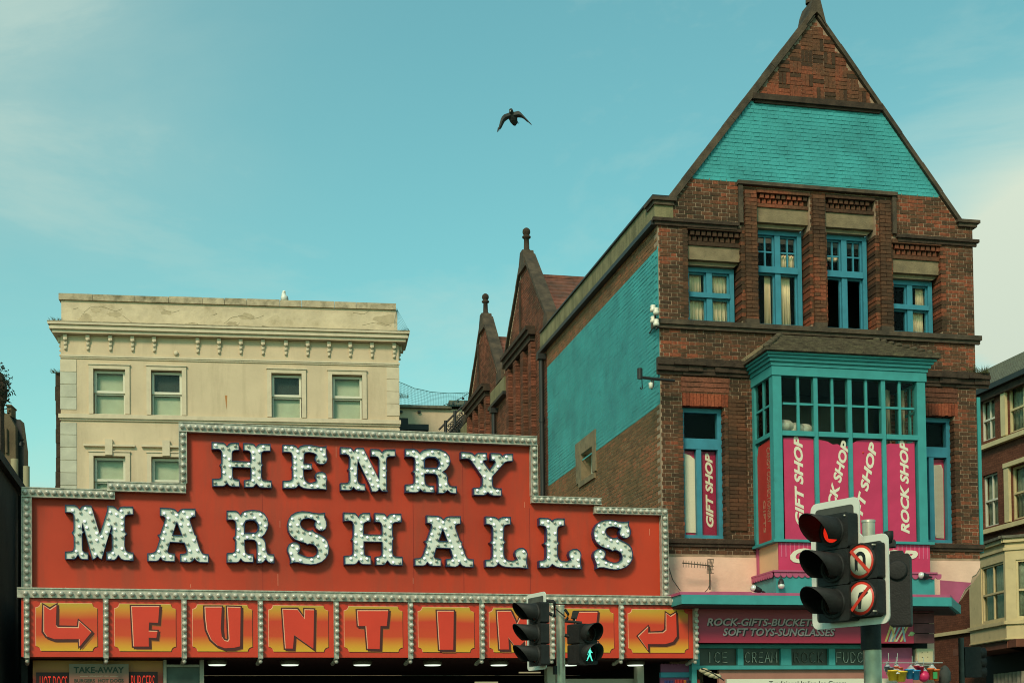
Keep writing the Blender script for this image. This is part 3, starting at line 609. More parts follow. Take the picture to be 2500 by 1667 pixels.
def bars(m):
    for i in range(4):
        a = BU0 + .17 + (BU1 - BU0 - .34) * i / 4 + .04; b_ = BU0 + .17 + (BU1 - BU0 - .34) * (i + 1) / 4 - .04; c = (a + b_) / 2
        m.box(Fc, c - .024, c + .024, ztr + .047, zl, BD - .08, BD - .03)
        m.box(Fc, a, c - .026, zgb - .02, zgb + .02, BD - .08, BD - .03); m.box(Fc, c + .026, b_, zgb - .02, zgb + .02, BD - .08, BD - .03)
    for u in (BU0 + .03, BU1 - .07):
        m.box(Fc, u, u + .04, ztr + .042, zl, .45, .51); m.box(Fc, u, u + .04, zgb - .02, zgb + .02, .125, .447); m.box(Fc, u, u + .04, zgb - .02, zgb + .02, .513, BD - .175)
sub('glazing_bars', teal_wood, bay, bars)
for i in range(4):
    a = BU0 + .17 + (BU1 - BU0 - .34) * i / 4 + .04; b_ = BU0 + .17 + (BU1 - BU0 - .34) * (i + 1) / 4 - .04
    sub('pane', glass, bay, lambda m: m.box(Fc, a, b_, ztr + .05, zl, BD - .062, BD - .055))
sub('pane', glass, bay, lambda m: m.box(Fc, BU0 + .045, BU0 + .052, ztr + .04, zl, .12, BD - .17))
sub('cornice', teal_wood, bay, lambda m: [(m.box(Fc, BU0 - e, BU1 + e, z0, z1, -.0 + .002, BD + e)) for z0, z1, e in ((zl + .175, zl + .24, .04), (zl + .243, zl + .30, .08), (zl + .303, zl + .35, .12), (zl + .353, zl + .39, .16))])
def bayroof(m):
    ze, zr, e = zl + .40, 9.18, .21; n = 10
    ua, ub = BU0 - e, BU1 + e; ra, rb = 2.55, 4.45
    for i in range(n):
        f0, f1 = i / n, min(1, (i + 1.3) / n)
        def ring(f, lift):
            a = ua + (ra - ua) * f; c = ub + (rb - ub) * f; d = (BD + e) * (1 - f) + .02; z_ = ze + (zr - ze) * f + lift
            return Fc.P(a, z_, .01), Fc.P(a, z_, d), Fc.P(c, z_, d), Fc.P(c, z_, .01)
        j_ = random.uniform(-.006, .006)
        A = ring(f0, j_); B = ring(f0, .052 + j_); C_ = ring(f1, .01)
        for k_ in range(3): m.add([A[k_], A[k_ + 1], B[k_ + 1], B[k_], C_[k_], C_[k_ + 1]], [(0, 1, 2, 3), (3, 2, 5, 4)])
    m.hexa([Fc.P(ua, ze - .005, .01), Fc.P(ua, ze - .005, BD + e), Fc.P(ub, ze - .005, BD + e), Fc.P(ub, ze - .005, .01), Fc.P(ra, zr - .02, .01), Fc.P(ra, zr - .02, .03), Fc.P(rb, zr - .02, .03), Fc.P(rb, zr - .02, .01)])
    for ss, uu, rr in ((-1, ua, ra), (1, ub, rb)):
        for i in range(9):
            f = (i + .5) / 9; p = Fc.P(uu + (rr - uu) * f, ze + (zr - ze) * f + .05, (BD + e) * (1 - f)); m.ball(p, .075, 8, sx=(1, 1, .6))
    for i in range(14):
        m.ball(Fc.P(2.5 + random.random() * 2, 9.15, .08), .06, 6, sx=(1.6, 1, .5))
sub('bay_roof', moss_tile, gb, bayroof, kind='stuff')
sub('lead_flashing', stone_pale, gb, lambda m: m.prism(Fc, [(1.72, 8.68), (2.45, 9.2), (2.62, 9.2), (2.62, 9.1), (1.9, 8.62)], .012, .05))
sub('bay_floor', dark_room, gb, lambda m: (m.box(Fc, BU0 + .11, BU1 - .11, ztr - .25, ztr - .2, -.4, BD - .2), m.box(Fc, BU0 + .1, BU1 - .1, zl + .01, zl + .05, -.4, BD - .16)))
sub('glass_backing', dim_room, gb, lambda m: m.box(Fc, BU0 + .2, BU1 - .2, ztr - .19, zl + .005, -.75, -.7))  # panel added close behind the bay, its grey standing in for glass reflections
sub('stored_packet', mat('clear_wrap', (.42, .45, .40), .2, var=.4, scale=9, spec=.9), gb, lambda m: [m.ball(Fc.P(u, ztr + .16 + z_, BD - .3), .17, 10, sx=(1.3, .7, .8)) for u, z_ in ((2.28, .02), (2.5, -.03), (2.66, -.04))], label='clear plastic wrapped goods behind the glass')
sub('inner_curtain', net_curtain, gb, lambda m: (drape(m, Fc, 4.25, 4.42, ztr - .1, zl - .1, BD - .3, 2), drape(m, Fc, 4.62, 4.72, ztr - .1, zl - .1, BD - .3, 2)))
zc1 = Fc.px(1900, 1399, BD)[1]; zc2 = Fc.px(1900, 1460, BD + .05)[1]
sub('bay_apron', mat('peach_paint', (.70, .44, .25), .8, var=.06, bump=.1, dirt=.3, dcol=(.45, .27, .16)), gb, lambda m: (m.box(Fc, BU0 + .06, BU1 - .05, zc1, zb - .052, 0, BD - .03),))
sub('bay_apron_post', pink_dark, gb, lambda m: m.box(Fc, BU0 + .03, BU0 + .058, zc1, zb - .052, 0, .10))
def skirt(m):
    for (a, b_, d0, d1) in ((BU0 - .02, BU1 + .08, BD - .05, BD + .05), (BU0 - .02, BU0 + .06, 0, BD - .052), (BU1, BU1 + .08, 0, BD - .052)): m.box(Fc, a, b_, zc2, zc1 - .003, d0, d1)
sub('bay_skirt', teal_wood, gb, skirt)
def scallop(m):
    u = BU0 - .06
    while u < BU1 + .1:
        m.prism(Fc, [(u, zc1 + .02), (u + .115, zc1 + .02)] + [(u + .0575 + .0575 * cos(t), zc1 - .03 - .05 * sin(t)) for t in [k_ * pi / 5 for k_ in range(6)]], BD + .055, BD + .075); u += .118
    sf = Frame(Fc.P(BU0 - .055, 0, 0), -Fc.N * -1, -Fc.U); u = 0.
    while u < BD:
        m.prism(sf, [(u, zc1 + .02), (u + .11, zc1 + .02)] + [(u + .055 + .055 * cos(t), zc1 - .03 - .05 * sin(t)) for t in [k_ * pi / 5 for k_ in range(6)]], 0, .02); u += .112
    m.box(Fc, BU0 - .08, BU1 + .12, zc1 + .02, zc1 + .05, 0, BD + .1)
sub('scalloped_trim', pink_dark, gb, scallop)
# ---------------------------------------------------------------- shop canopy and shop front
CD = 1.55
zk = Fc.px(2323, 1457.5, CD)[1]; zk0 = Fc.px(2323, 1479, CD)[1]; uc = Fc.px(2323, 1457, CD)[0]; ul = Fc.px(1664, 1454, CD)[0]
def on_height(x, y, z):
    r = ray(x, y); return EYE + r * ((z - EYE.z) / r.z)
c2 = on_height(2362, 1491, zk); c2u = (c2 - Fc.O).dot(Fc.U); c2d = (c2 - Fc.O).dot(Fc.N)
if c2d < .1: f = (CD - .1) / (CD - c2d); c2u = uc + (c2u - uc) * f; c2d = .1
print('canopy', zk, zk0, uc, ul, c2u, c2d)
def flat(m, pl_, z0, z1, mi=0):
    n = len(pl_); m.add([Fc.P(u, z0, d) for u, d in pl_] + [Fc.P(u, z1, d) for u, d in pl_], [tuple(range(n)), tuple(range(n, 2 * n))] + [(i, (i + 1) % n, n + (i + 1) % n, n + i) for i in range(n)], mi)
can = sub('shop_canopy', teal_wood, gb, lambda m: flat(m, [(ul, .03), (ul, CD), (uc, CD), (c2u, c2d), (c2u - .05, .03)], zk0, zk))
sub('flashing', pink_dark, can, lambda m: flat(m, [(ul - .02, .02), (ul - .02, CD - .02), (uc - .01, CD - .02), (c2u - .08, c2d), (c2u - .1, .03)], zk + .003, zk + .05))
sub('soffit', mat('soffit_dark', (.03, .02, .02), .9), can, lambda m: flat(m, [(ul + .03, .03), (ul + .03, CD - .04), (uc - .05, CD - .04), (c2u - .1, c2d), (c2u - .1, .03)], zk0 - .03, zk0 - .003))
sub('pink_ledge', pink_dark, gb, lambda m: m.box(Fc, .95, 1.75, zk + .05, zk + .19, .05, .35))
SDp = .95
zs1 = Fc.px(1720, 1480, SDp)[1]; zs0 = Fc.px(1720, 1568, SDp)[1]; us0 = Fc.px(1660, 1500, SDp)[0]; us1 = Fc.px(2231, 1569, SDp)[0]
zi0 = Fc.px(1850, 1633, .6)[1]; zi1 = Fc.px(1850, 1571, .6)[1]
print('shop', zs0, zs1, us0, us1, zi0, zi1)
sub('wall', dark_room, gb, lambda m: (m.box(Fc, .4, 5.5, 0, 3.0, -1.2, -1.15), m.box(Fc, .6, 5.3, 3.05, zk0 - .04, .0, .3)))

# ================================================================ gift shop front
zc = zp
usf = Fc.px(1699, 1600, .6)[0]
SU = lambda x: Fc.px(x, 1600, .6)[0]
shop = thing('gift_shop_front', Fc.P(3.3, .5, 0), 'turquoise and pink shop front with lettered window panes under the canopy', 'shop front')
sub('window_frame', teal_wood, shop, lambda m: [m.box(Fc, a, b_, c, d, .5, .62) for a, b_, c, d in ([(usf, SU(2148), zi1 - .08, zs0 - .004), (usf, SU(2148), zi0, zi0 + .07)] + [(SU(p_), SU(q_), zi0 + .073, zi1 - .083) for p_, q_ in ((1699, 1707), (1800, 1814), (1906, 1931), (2023, 2038), (2132, 2148))])])
wlab = [('ICE', SU(1707), SU(1800), .30), ('CREAM', SU(1814), SU(1906), .08), ('ROCK', SU(1931), SU(2023), .12), ('FUDGE', SU(2038), SU(2132), .06)]
pane_dark = mat('pane_dark', (.035, .04, .03), .35, var=.5, scale=3); neon_off = mat('neon_tube_unlit', (.42, .42, .36), .4); neon_faint = mat('neon_tube_faint', (.13, .12, .10), .5)
for body, a, b_, inset in wlab:
    p = sub('pane', pane_dark, shop, lambda m: m.box(Fc, a, b_, zi0 + .075, zi1 - .085, .53, .54))
    z0, z1 = zi0 + .13, zi1 - .15
    def neon(m):
        n = len(body); w_ = (b_ - a - 2 * inset * .5) / n; 
        S = {'I': [[(.5, 0), (.5, 1)]], 'C': [[(.85, .85), (.6, 1), (.3, .9), (.15, .5), (.3, .1), (.6, 0), (.85, .15)]], 'E': [[(.85, 1), (.2, 1), (.2, 0), (.85, 0)], [(.2, .52), (.75, .52)]],
             'R': [[(.2, 0), (.2, 1), (.65, 1), (.82, .75), (.65, .5), (.2, .5)], [(.5, .5), (.85, 0)]], 'A': [[(.08, 0), (.5, 1), (.92, 0)], [(.25, .38), (.75, .38)]], 'M': [[(.08, 0), (.15, 1), (.5, .2), (.85, 1), (.92, 0)]],
             'O': [[(.5, 1), (.2, .8), (.12, .5), (.2, .2), (.5, 0), (.8, .2), (.88, .5), (.8, .8), (.5, 1)]], 'K': [[(.2, 0), (.2, 1)], [(.8, 1), (.2, .45), (.85, 0)]], 'F': [[(.85, 1), (.2, 1), (.2, 0)], [(.2, .52), (.75, .52)]],
             'U': [[(.15, 1), (.15, .3), (.35, 0), (.65, 0), (.85, .3), (.85, 1)]], 'D': [[(.2, 0), (.2, 1), (.55, 1), (.85, .7), (.85, .3), (.55, 0), (.2, 0)]], 'G': [[(.85, .85), (.6, 1), (.3, .9), (.15, .5), (.3, .1), (.6, 0), (.85, .15), (.85, .45), (.55, .45)]]}
        for i, ch in enumerate(body):
            u0 = a + inset * .5 + w_ * i
            for st_ in S[ch]: m.tube([Fc.P(u0 + x * w_ * .92, z0 + y * (z1 - z0), .56) for x, y in st_], .0085, 6)
    sub('neon_lettering', neon_faint if body == 'ROCK' else neon_off, p, neon)
sub('stall_riser', mat('brown_pink_panel', (.36, .16, .12), .8, var=.1, bump=.1, dirt=.3, dcol=(.2, .1, .08)), shop, lambda m: m.box(Fc, 1.0, 5.05, zi0 - .26, zi0 - .004, .45, .55))
sub('corner_pier', pink_dark, shop, lambda m: (m.box(Fc, SU(2151), SU(2226), 0, zs0 - .06, .3, .62),))
sub('side_post', teal_wood, shop, lambda m: m.box(Fc, usf - .1, usf - .01, 0, zi1, .45, .66))
sub('interior', dark_room, shop, lambda m: (m.box(Fc, .9, 5.0, 0, zi0 - .27, -1.0, -.9), m.box(Fc, .6, 5.2, zi0 - .3, zi0 - .27, -1, .44)))
# the crimson sign board
def board_face():
    return [(us0, zs0), (us0, zs1 + .12), (us1, zs1 + .12), (us1, zs0)]
sb_ = thing('shop_sign', Fc.P((us0 + us1) / 2, zs0, .8), 'long crimson board with slanting rock, gifts and soft toys lettering under the turquoise canopy', 'shop sign')
sub('board', ramp_mat('crimson_canopy_shade', [(0, (.36, .02, .055)), (.55, (.32, .025, .06)), (.8, (.34, .07, .09)), (.82, (.22, .02, .045)), (1, (.20, .016, .04))]), sb_, lambda m: m.box(Fc, us0, us1, zs0, zs1 + .12, SDp - .08, SDp))  # darker top of the ramp paints in the canopy's shadow
lt = mat('silver_print', (.42, .30, .30), .4, var=.2, scale=8); lo = mat('dark_print', (.03, .008, .012), .5)
def txt(F, body, P0, P1, d, hpx, mats, parent, ang=None, shear=.25, offset=.012, th=.006, shadow=0., m2=None, name='lettering', space=1.):
    """line of text between two photo points (both on the base line)"""
    a = F.px(*P0, d); b_ = F.px(*P1, d); L = sqrt((b_[0] - a[0]) ** 2 + (b_[1] - a[1]) ** 2); an = atan2(b_[1] - a[1], b_[0] - a[0])
    if ang is not None: an = ang
    if shadow: sub('letter_shadow', m2, parent, lambda m: put_text(m, F, body, a[0] + shadow, a[1] - shadow * .8, L, hpx, d, d + th * .5, an, shear, offset + .02, space))
    return sub(name, mats, parent, lambda m: put_text(m, F, body, a[0], a[1], L, hpx, d, d + th, an, shear, offset, space))
Z8 = lambda x, y: (1600 + x * .38265, 1200 + y * .38265)
h1 = Fc.px(*Z8(330, 805), SDp)[1] - Fc.px(*Z8(330, 853), SDp)[1]
txt(Fc, 'ROCK-GIFTS-BUCKETS & SPADES', Z8(328, 853), Z8(1330, 858), SDp + .002, h1, lt, sb_, shadow=.018, m2=lo, offset=.02, ang=0)
txt(Fc, 'SOFT TOYS-SUNGLASSES', Z8(430, 917), Z8(1145, 919), SDp + .002, h1 * 1.02, lt, sb_, shadow=.018, m2=lo, offset=.02, ang=0)
def candy(m):
    for i, (x0, x1) in enumerate(((1468, 1500), (1490, 1520), (1500, 1530), (1530, 1500), (1512, 1560), (1535, 1590), (1565, 1605), (1590, 1570))):
        a = Fc.px(*Z8(x0, 955), SDp); c = Fc.px(*Z8(x1 + 5, 848), SDp); m.add([Fc.P(a[0] - .02, a[1], SDp + .004 + i * .001), Fc.P(a[0] + .02, a[1], SDp + .004 + i * .001), Fc.P(c[0] + .02, c[1], SDp + .004 + i * .001), Fc.P(c[0] - .02, c[1], SDp + .004 + i * .001)], [(0, 1, 2, 3)], i % 3)
sub('printed_candy_sticks', [mat('print_yellow', (.55, .38, .12), .5), mat('print_blue', (.20, .30, .34), .5), mat('print_cream', (.6, .5, .36), .5)], sb_, candy)
sub('printed_sweet', mat('print_green', (.38, .48, .22), .5), sb_, lambda m: (m.lathe(Fc.P(*Fc.px(*Z8(1635, 905), SDp), SDp), Fc.N, [(0, .045), (.004, .045), (.005, 0)], 10), m.lathe(Fc.P(*Fc.px(*Z8(1618, 915), SDp), SDp), Fc.N, [(0, .02), (.004, .02), (.005, 0)], 8), m.lathe(Fc.P(*Fc.px(*Z8(1652, 897), SDp), SDp), Fc.N, [(0, .02), (.004, .02), (.005, 0)], 8)))
# planks on the returning side of the board
pr = on_height(2281, 1570, zs0); pu, pd = (pr - Fc.O).dot(Fc.U), (pr - Fc.O).dot(Fc.N)
if pd < .1: f = (SDp - .12) / (SDp - pd); pu = us1 + (pu - us1) * f; pd = .12
PF = frame2(Fc.P(us1 + .004, 0, SDp), Fc.P(pu, 0, pd), 1)
PL = (Fc.P(pu, 0, pd) - Fc.P(us1, 0, SDp)).length
for i in range(4):
    z0 = zs0 + (zs1 + .1 - zs0) * i / 4; sub('plank', mat('weathered_plank', (.10, .03, .035), .8, var=.3, scale=5, rnd=.3), sb_, lambda m: m.box(PF, 0, PL, z0 + .006, z0 + (zs1 + .1 - zs0) / 4 - .006, -.05, .0 + .01 * (i % 2)))
sub('board_end', dark_room, sb_, lambda m: flat(m, [(us1 - .1, .1), (us1 - .02, SDp - .1), (pu - .1, pd), (pu - .1, .1)], zs0 + .01, zs1))
# white fascia of the kiosk at the very bottom
kio = thing('kiosk_fascia', Fc.P(3.4, zi0 - .6, .9), 'white lettered fascia board below the shop windows at the foot of the picture', 'fascia')
zf = Fc.px(1900, 1656, 1.0)[1]; uf0 = Fc.px(1775, 1660, 1.0)[0]; uf1 = Fc.px(2192, 1662, 1.0)[0]
sub('board', mat('white_board', (.66, .64, .52), .5, var=.05), kio, lambda m: m.box(Fc, uf0, uf1, zf - .3, zf, .92, 1.0))
sub('lettering', black_print, kio, lambda m: put_text(m, Fc, 'Traditional Italian Ice Cream', uf0 + .8, zf - .13, 1.5, .09, 1.0, 1.004, 0))
# crumpled beige sheet and wires at the left of the shop
t_ = thing('bundled_awning', Fc.P(1.1, 2.9, .95), 'beige awning cloth bundled up at the left end of the shop front', 'awning')
sub('cloth', mat('beige_cloth', (.5, .42, .27), .9, var=.2), t_, lambda m: [m.ball(Fc.P(Fc.px(x, y, .9)[0], Fc.px(x, y, .9)[1], .9), .06, 8, sx=(1.5, 1, .8)) for x, y in ((1718, 1636), (1728, 1642), (1738, 1647), (1750, 1650))])
sub('rope', black_iron, t_, lambda m: m.tube([Fc.P(*Fc.px(x, y, .95), .95) for x, y in ((1712, 1631), (1740, 1642), (1768, 1660))], .012, 6))

# banners in the windows -----------------------------------------------------------------
Z7 = lambda x, y: (1600 + x * .38265, 900 + y * .38265)
def banner(name, F, d, pts, m_, label, grp='pink banners in the gift shop windows', wavy=True):
    poly = F.poly([Z7(*p) for p in pts], d); c = [sum(p[i] for p in poly) / len(poly) for i in (0, 1)]
    t = thing(name, F.P(c[0], min(p[1] for p in poly), d), label, 'banner', grp)
    sub('sheet', m_, t, lambda m: m.prism(F, poly, d - .012, d)); return t
BF = BD - .05
n_ = (BU1 - BU0 - .34) / 4
def baylight(i): a = BU0 + .17 + n_ * i + .042; return a, a + n_ - .084
def bay_banner(i, topd, label):
    a, b_ = baylight(i); t = thing('banner', Fc.P((a + b_) / 2, zb, BF), label, 'banner', 'pink banners in the bay window')
    zt2 = ztr - .05; pts = [(a + .002, zb + .01), (b_ - .002, zb + .01)] + [(b_ - .002 - (b_ - a - .004) * k_ / 6, zt2 - topd[k_]) for k_ in range(7)]
    sub('sheet', magenta, t, lambda m: m.prism(Fc, pts, BF - .012, BF)); return t
bb = [bay_banner(0, (.03, .02, .01, .01, .015, .02, .03), 'pink banner reading gift shop in the first light of the bay from its corner post'),
      bay_banner(1, (.14, .16, .11, .12, .07, .05, .03), 'pink banner with slanting lettering and a torn top edge, second light of the bay'),
      bay_banner(2, (.03, .02, .01, .01, .02, .04, .09), 'pink banner with slanting lettering and a small red mark, third light of the bay'),
      bay_banner(3, (.01, .05, .05, .06, .07, .06, .09), 'pink banner reading rock shop in the last light of the bay')]
def btext(t, body, base0, base1, capw, d=None, F=Fc, mt=banner_white, shear=.28, offset=.022):
    d = BF if d is None else d; a = F.px(*Z7(*base0), d); c = F.px(*Z7(*base1), d); L = sqrt((c[0] - a[0]) ** 2 + (c[1] - a[1]) ** 2)
    sub('lettering', mt, t, lambda m: put_text(m, F, body, a[0], a[1], L, capw, d + .0005, d + .004, atan2(c[1] - a[1], c[0] - a[0]), shear, offset + .018))
cw = .175
btext(bb[0], 'GIFT SHOP', (950, 1000), (938, 428), cw)
btext(bb[1], 'CK SHOP', (1148, 885), (1243, 470), cw)
btext(bb[2], 'FT SHOP', (1322, 940), (1421, 480), cw)
btext(bb[3], 'ROCK SHOP', (1622, 1052), (1612, 458), cw)
mk = sub('red_mark', road_red, bb[2], lambda m: m.ball(Fc.P(*Fc.px(*Z7(1325, 535), BF), BF), .02, 6))
t = thing('banner', Fc.P(1.1, 5.4, -.24), 'narrow pink banner reading gift shop in the left window of the brick wall', 'banner', 'banners in the narrow windows')
sub('sheet', magenta, t, lambda m: m.box(Fc, .995, 1.305, 5.41, 7.0, -.262, -.25))
ga = Fc.px(*Z7(378, 1010), -.25); gz = Fc.px(*Z7(370, 540), -.25)
sub('lettering', banner_white, t, lambda m: put_text(m, Fc, 'GIFT SHOP', 1.245, ga[1], gz[1] - ga[1], .15, -.2495, -.246, pi / 2, .28, .04))
white_sheet = mat('white_sheet', (.78, .74, .62), .8, var=.05, dirt=.2, dcol=(.4, .38, .3))
t = thing('banner', Fc.P(.8, 5.4, -.25), 'blank white sheet with a curled top beside the narrow gift shop banner', 'banner', 'banners in the narrow windows')
sub('sheet', white_sheet, t, lambda m: (m.prism(Fc, [(.655, 5.47), (.90, 5.46), (.89, 6.85), (.80, 6.92), (.70, 6.95), (.655, 6.9)], -.262, -.25)))
sub('backing', magenta, t, lambda m: m.box(Fc, .656, .888, 5.41, 7.0, -.272, -.264))
t = thing('banner', Fc.P(5.9, 5.4, -.25), 'blank white sheet with ragged edges in the right hand window beyond the bay', 'banner', 'banners in the narrow windows')
sub('sheet', white_sheet, t, lambda m: (m.prism(Fc, [(5.80, 5.55), (5.84, 5.46), (6.01, 5.45), (6.02, 6.8), (5.98, 6.9), (5.80, 6.88)], -.262, -.25)))
sub('backing', magenta, t, lambda m: m.box(Fc, 5.775, 6.04, 5.41, 7.0, -.272, -.264))
BS = Frame(Fc.P(BU0 + .04, 0, 0), Fc.N, -Fc.U)
t = thing('banner', BS.P(.5, zb, 0), 'red banner with brown vertical lettering on the side face of the bay window', 'banner')
sub('sheet', mat('red_banner', (.42, .035, .03), .5, var=.1), t, lambda m: m.prism(BS, [(.13, zb + .02), (.80, zb + .02), (.80, ztr - .06), (.2, ztr - .1), (.13, ztr - .3)], -.012, .0))
BT = Frame(Fc.P(BU0 + .04, 0, 0), -Fc.N, -Fc.U)
brn = mat('brown_print', (.42, .20, .13), .6)
_h = (ztr - .25) - (zb + .3)
sub('lettering', brn, t, lambda m: (put_text(m, Frame(Fc.P(BU0 + .04, 0, 1), Fc.N, -Fc.U), 'CANDY CONFECTIONERY', -.42, ztr - .2, _h, .15, .0005, .004, -pi / 2, 0, .01), put_text(m, Frame(Fc.P(BU0 + .04, 0, 1), Fc.N, -Fc.U), 'GIFTS', -.62, zb + .8, .6, .1, .0005, .004, -pi / 2, 0, .01)))
# pink lettered panel under the bay
t = thing('shop_sign', Fc.P(3.4, zc1 + .05, BD), 'ribbed pink panel with large white slanting letters under the bay window', 'shop sign')
sub('panel', magenta, t, lambda m: m.box(Fc, BU0 + .06, BU1 + .02, zc1 + .055, zb - .055, BD - .028, BD + .01))
def ribs(m):
    u = BU0 + .1
    while u < BU1: m.box(Fc, u, u + .02, zc1 + .30, zb - .06, BD + .01, BD + .016); u += .085
sub('rib', magenta_light, t, ribs, kind='stuff')
a = Fc.px(*Z7(858, 1238), BD); c = Fc.px(*Z7(1672, 1222), BD)
sub('lettering', banner_white, t, lambda m: put_text(m, Fc, 'GIFT SHOP', a[0], a[1], c[0] - a[0], .27, BD + .0165, BD + .025, 0, .3, .05))
# spotlights on the skirt
def spot(F, x, y, d, tip, label):
    p = F.P(*F.px(x, y, d), d); t = thing('spotlight', p, label, 'spotlight', 'spotlights over the shop canopy')
    q = p + tip; ax = (q - p).normalized(); L = (q - p).length
    sub('arm', black_iron, t, lambda m: m.tube([p, p + ax * L * .5], .018, 8)); sub('housing', black_iron, t, lambda m: m.lathe(p + ax * L * .4, ax, [(0, 0), (0, .04), (L * .35, .055), (L * .6, .06)], 12))
    sub('bulb', mat('lamp_glass', (.75, .74, .68), .15, .3, spec=.9, var=0), t, lambda m: m.lathe(p + ax * L, ax, [(0, .06), (.03, .062), (.06, .045), (.075, 0)], 12))
spot(Fc, *Z8(800, 535), BD + .12, Vector((0, -.03, -.17)), 'black spotlight pointing down at the corner of the bay skirt')
spot(Fc, *Z8(700, 642), BD + .1, Vector((-.2, -.05, .07)), 'black spotlight with silver bulb lying left along the canopy top')
spot(Fc, *Z8(1765, 545), BD + .12, Vector((-.2, -.06, .03)), 'black spotlight with silver bulb at the far end of the bay skirt')
# aerial on the pink wall
t = thing('tv_aerial', Fc.P(1.0, 4.3, .3), 'spiky television aerial on the pink wall beside the red sign', 'aerial')
Z3 = lambda x, y: (850 + x * .38265, 1150 + y * .38265)
def apx(x, y, d=.35): return Fc.P(*Fc.px(*Z8(x, y), d), d)
sub('boom', mat('aerial_metal', (.10, .085, .06), .6, .4), t, lambda m: (m.tube([apx(172, 453), apx(345, 470)], .012, 6), m.tube([apx(347, 470), apx(348, 625)], .014, 6)))
sub('element', MAT['aerial_metal'], t, lambda m: [m.tube([apx(x, 450 - 14 + (x - 172) * .1), apx(x, 480 + (x - 172) * .05)], .006, 5) for x in range(178, 330, 18)])
sub('reflector', MAT['aerial_metal'], t, lambda m: [m.tube([apx(335 + i * 9, 430, .3 + .02 * i), apx(330 + i * 7, 520, .3 + .02 * i)], .007, 5) for i in range(5)] + [m.tube([apx(333, 430 + j * 22), apx(373, 430 + j * 22)], .006, 5) for j in range(5)])
sub('bracket', MAT['aerial_metal'], t, lambda m: m.tube([apx(348, 560), Fc.P(*Fc.px(*Z8(348, 560), .02), .02)], .014, 6))
sub('cable', black_iron, t, lambda m: m.tube([apx(348, 590), apx(335, 620), apx(300, 655), apx(270, 680)], .007, 5))
t = MB(); t.tube([Fc.P(*Fc.px(*Z8(x, y), .1), .1) for x, y in ((72, 400), (85, 480), (110, 560), (160, 632))], .008, 5); tag(t.build('cable', black_iron), 'thin black cable hanging down the pink wall beside the bulb lined sign edge', 'cable')
# wall insulators and bracket on the corner
def Sx(x, y, d=.12): return Sd.P(*Sd.px(x, y, d), d)
Z9 = lambda x, y: (1320 + x * .20408, 560 + y * .20408)
t = thing('insulator_bracket', Sx(*Z9(1360, 1160)), 'cluster of white ceramic insulators at the top corner of the turquoise wall', 'insulators')
cer = mat('ceramic', (.75, .70, .58), .25, var=.05)
for x, y in ((1345, 985), (1382, 1018), (1347, 1120), (1383, 1155)):
    p = Sx(*Z9(x, y)); sub('insulator', cer, t, lambda m: m.lathe(p, (0, 0, 1), [(0, .0), (0, .055), (.05, .058), (.07, .045), (.10, .05), (.12, .045), (.13, 0)], 10))
sub('arm', black_iron, t, lambda m: (m.tube([Sx(*Z9(1365, 1000)), Sx(*Z9(1385, 1190))], .018, 6), m.tube([Sx(*Z9(1365, 1100), .0), Sx(*Z9(1365, 1100))], .018, 6), m.tube([Sx(*Z9(1365, 1150), .12), Sx(*Z9(1300, 1240), .02)], .014, 6)))
Z2 = lambda x, y: (1330 + x * .2232, 900 + y * .2232)
t = thing('wire_bracket', Sx(*Z2(1150, 110)), 'rusty iron bracket with a hanging hook reaching left over the turquoise wall', 'bracket')
bpt = [Fc.P(*Fc.px(*Z2(x, y), .3), .3) for x, y in ((1040, 92), (1240, 115), (1420, 130))]
sub('arm', black_iron, t, lambda m: (m.tube(bpt, .028, 6), m.tube([bpt[0] + Vector((0, 0, -.03)), bpt[0] + Vector((0, 0, .16))], .05, 8)))
def bp_(x, y): return Fc.P(*Fc.px(*Z2(x, y), .3), .3)
sub('hook', black_iron, t, lambda m: (m.tube([bp_(1062, 110), bp_(1068, 215), bp_(1055, 225), bp_(1045, 205)], .012, 5), m.tube([bp_(1168, 110), bp_(1168, 160)], .02, 6), m.tube([bp_(1168, 225), bp_(1190, 190), bp_(1190, 120)], .012, 5)))
sub('insulator', cer, t, lambda m: m.lathe(bp_(1160, 215), (0, 0, 1), [(0, 0), (0, .035), (.1, .04), (.12, 0)], 8))

# wall unit and beach toys -----------------------------------------------------------------
Z4 = lambda x, y: (2100 + x * .17028, 1400 + y * .17028)
t = thing('wall_unit', Fc.P(5.4, 2.75, .4), 'beige box shaped unit fixed beside the pink pier under the canopy', 'unit')
D0 = .75; r1_ = Fc.rect(*Z4(808, 1070), *Z4(1050, 1270), D0)
sub('casing', mat('beige_metal', (.55, .46, .28), .5, var=.06), t, lambda m: m.box(Fc, r1_[0], r1_[1], r1_[2], r1_[3], D0 - .05, D0))
sd = MB(); uu = r1_[1]; 
sub('side_panel', mat('grey_metal', (.30, .32, .26), .5), t, lambda m: flat(m, [(r1_[0] + .02, .3), (r1_[0] + .02, D0 - .053), (uu - .002, D0 - .053), (uu + .17, .45), (uu + .17, .3)], r1_[2] - .06, r1_[3] - .01))
sub('screw', black_iron, t, lambda m: [m.lathe(Fc.P(*Fc.px(*Z4(x, y), D0), D0), Fc.N, [(0, .008), (.006, .008), (.007, 0)], 6) for x, y in ((888, 1128), (968, 1120), (890, 1195), (968, 1192))])
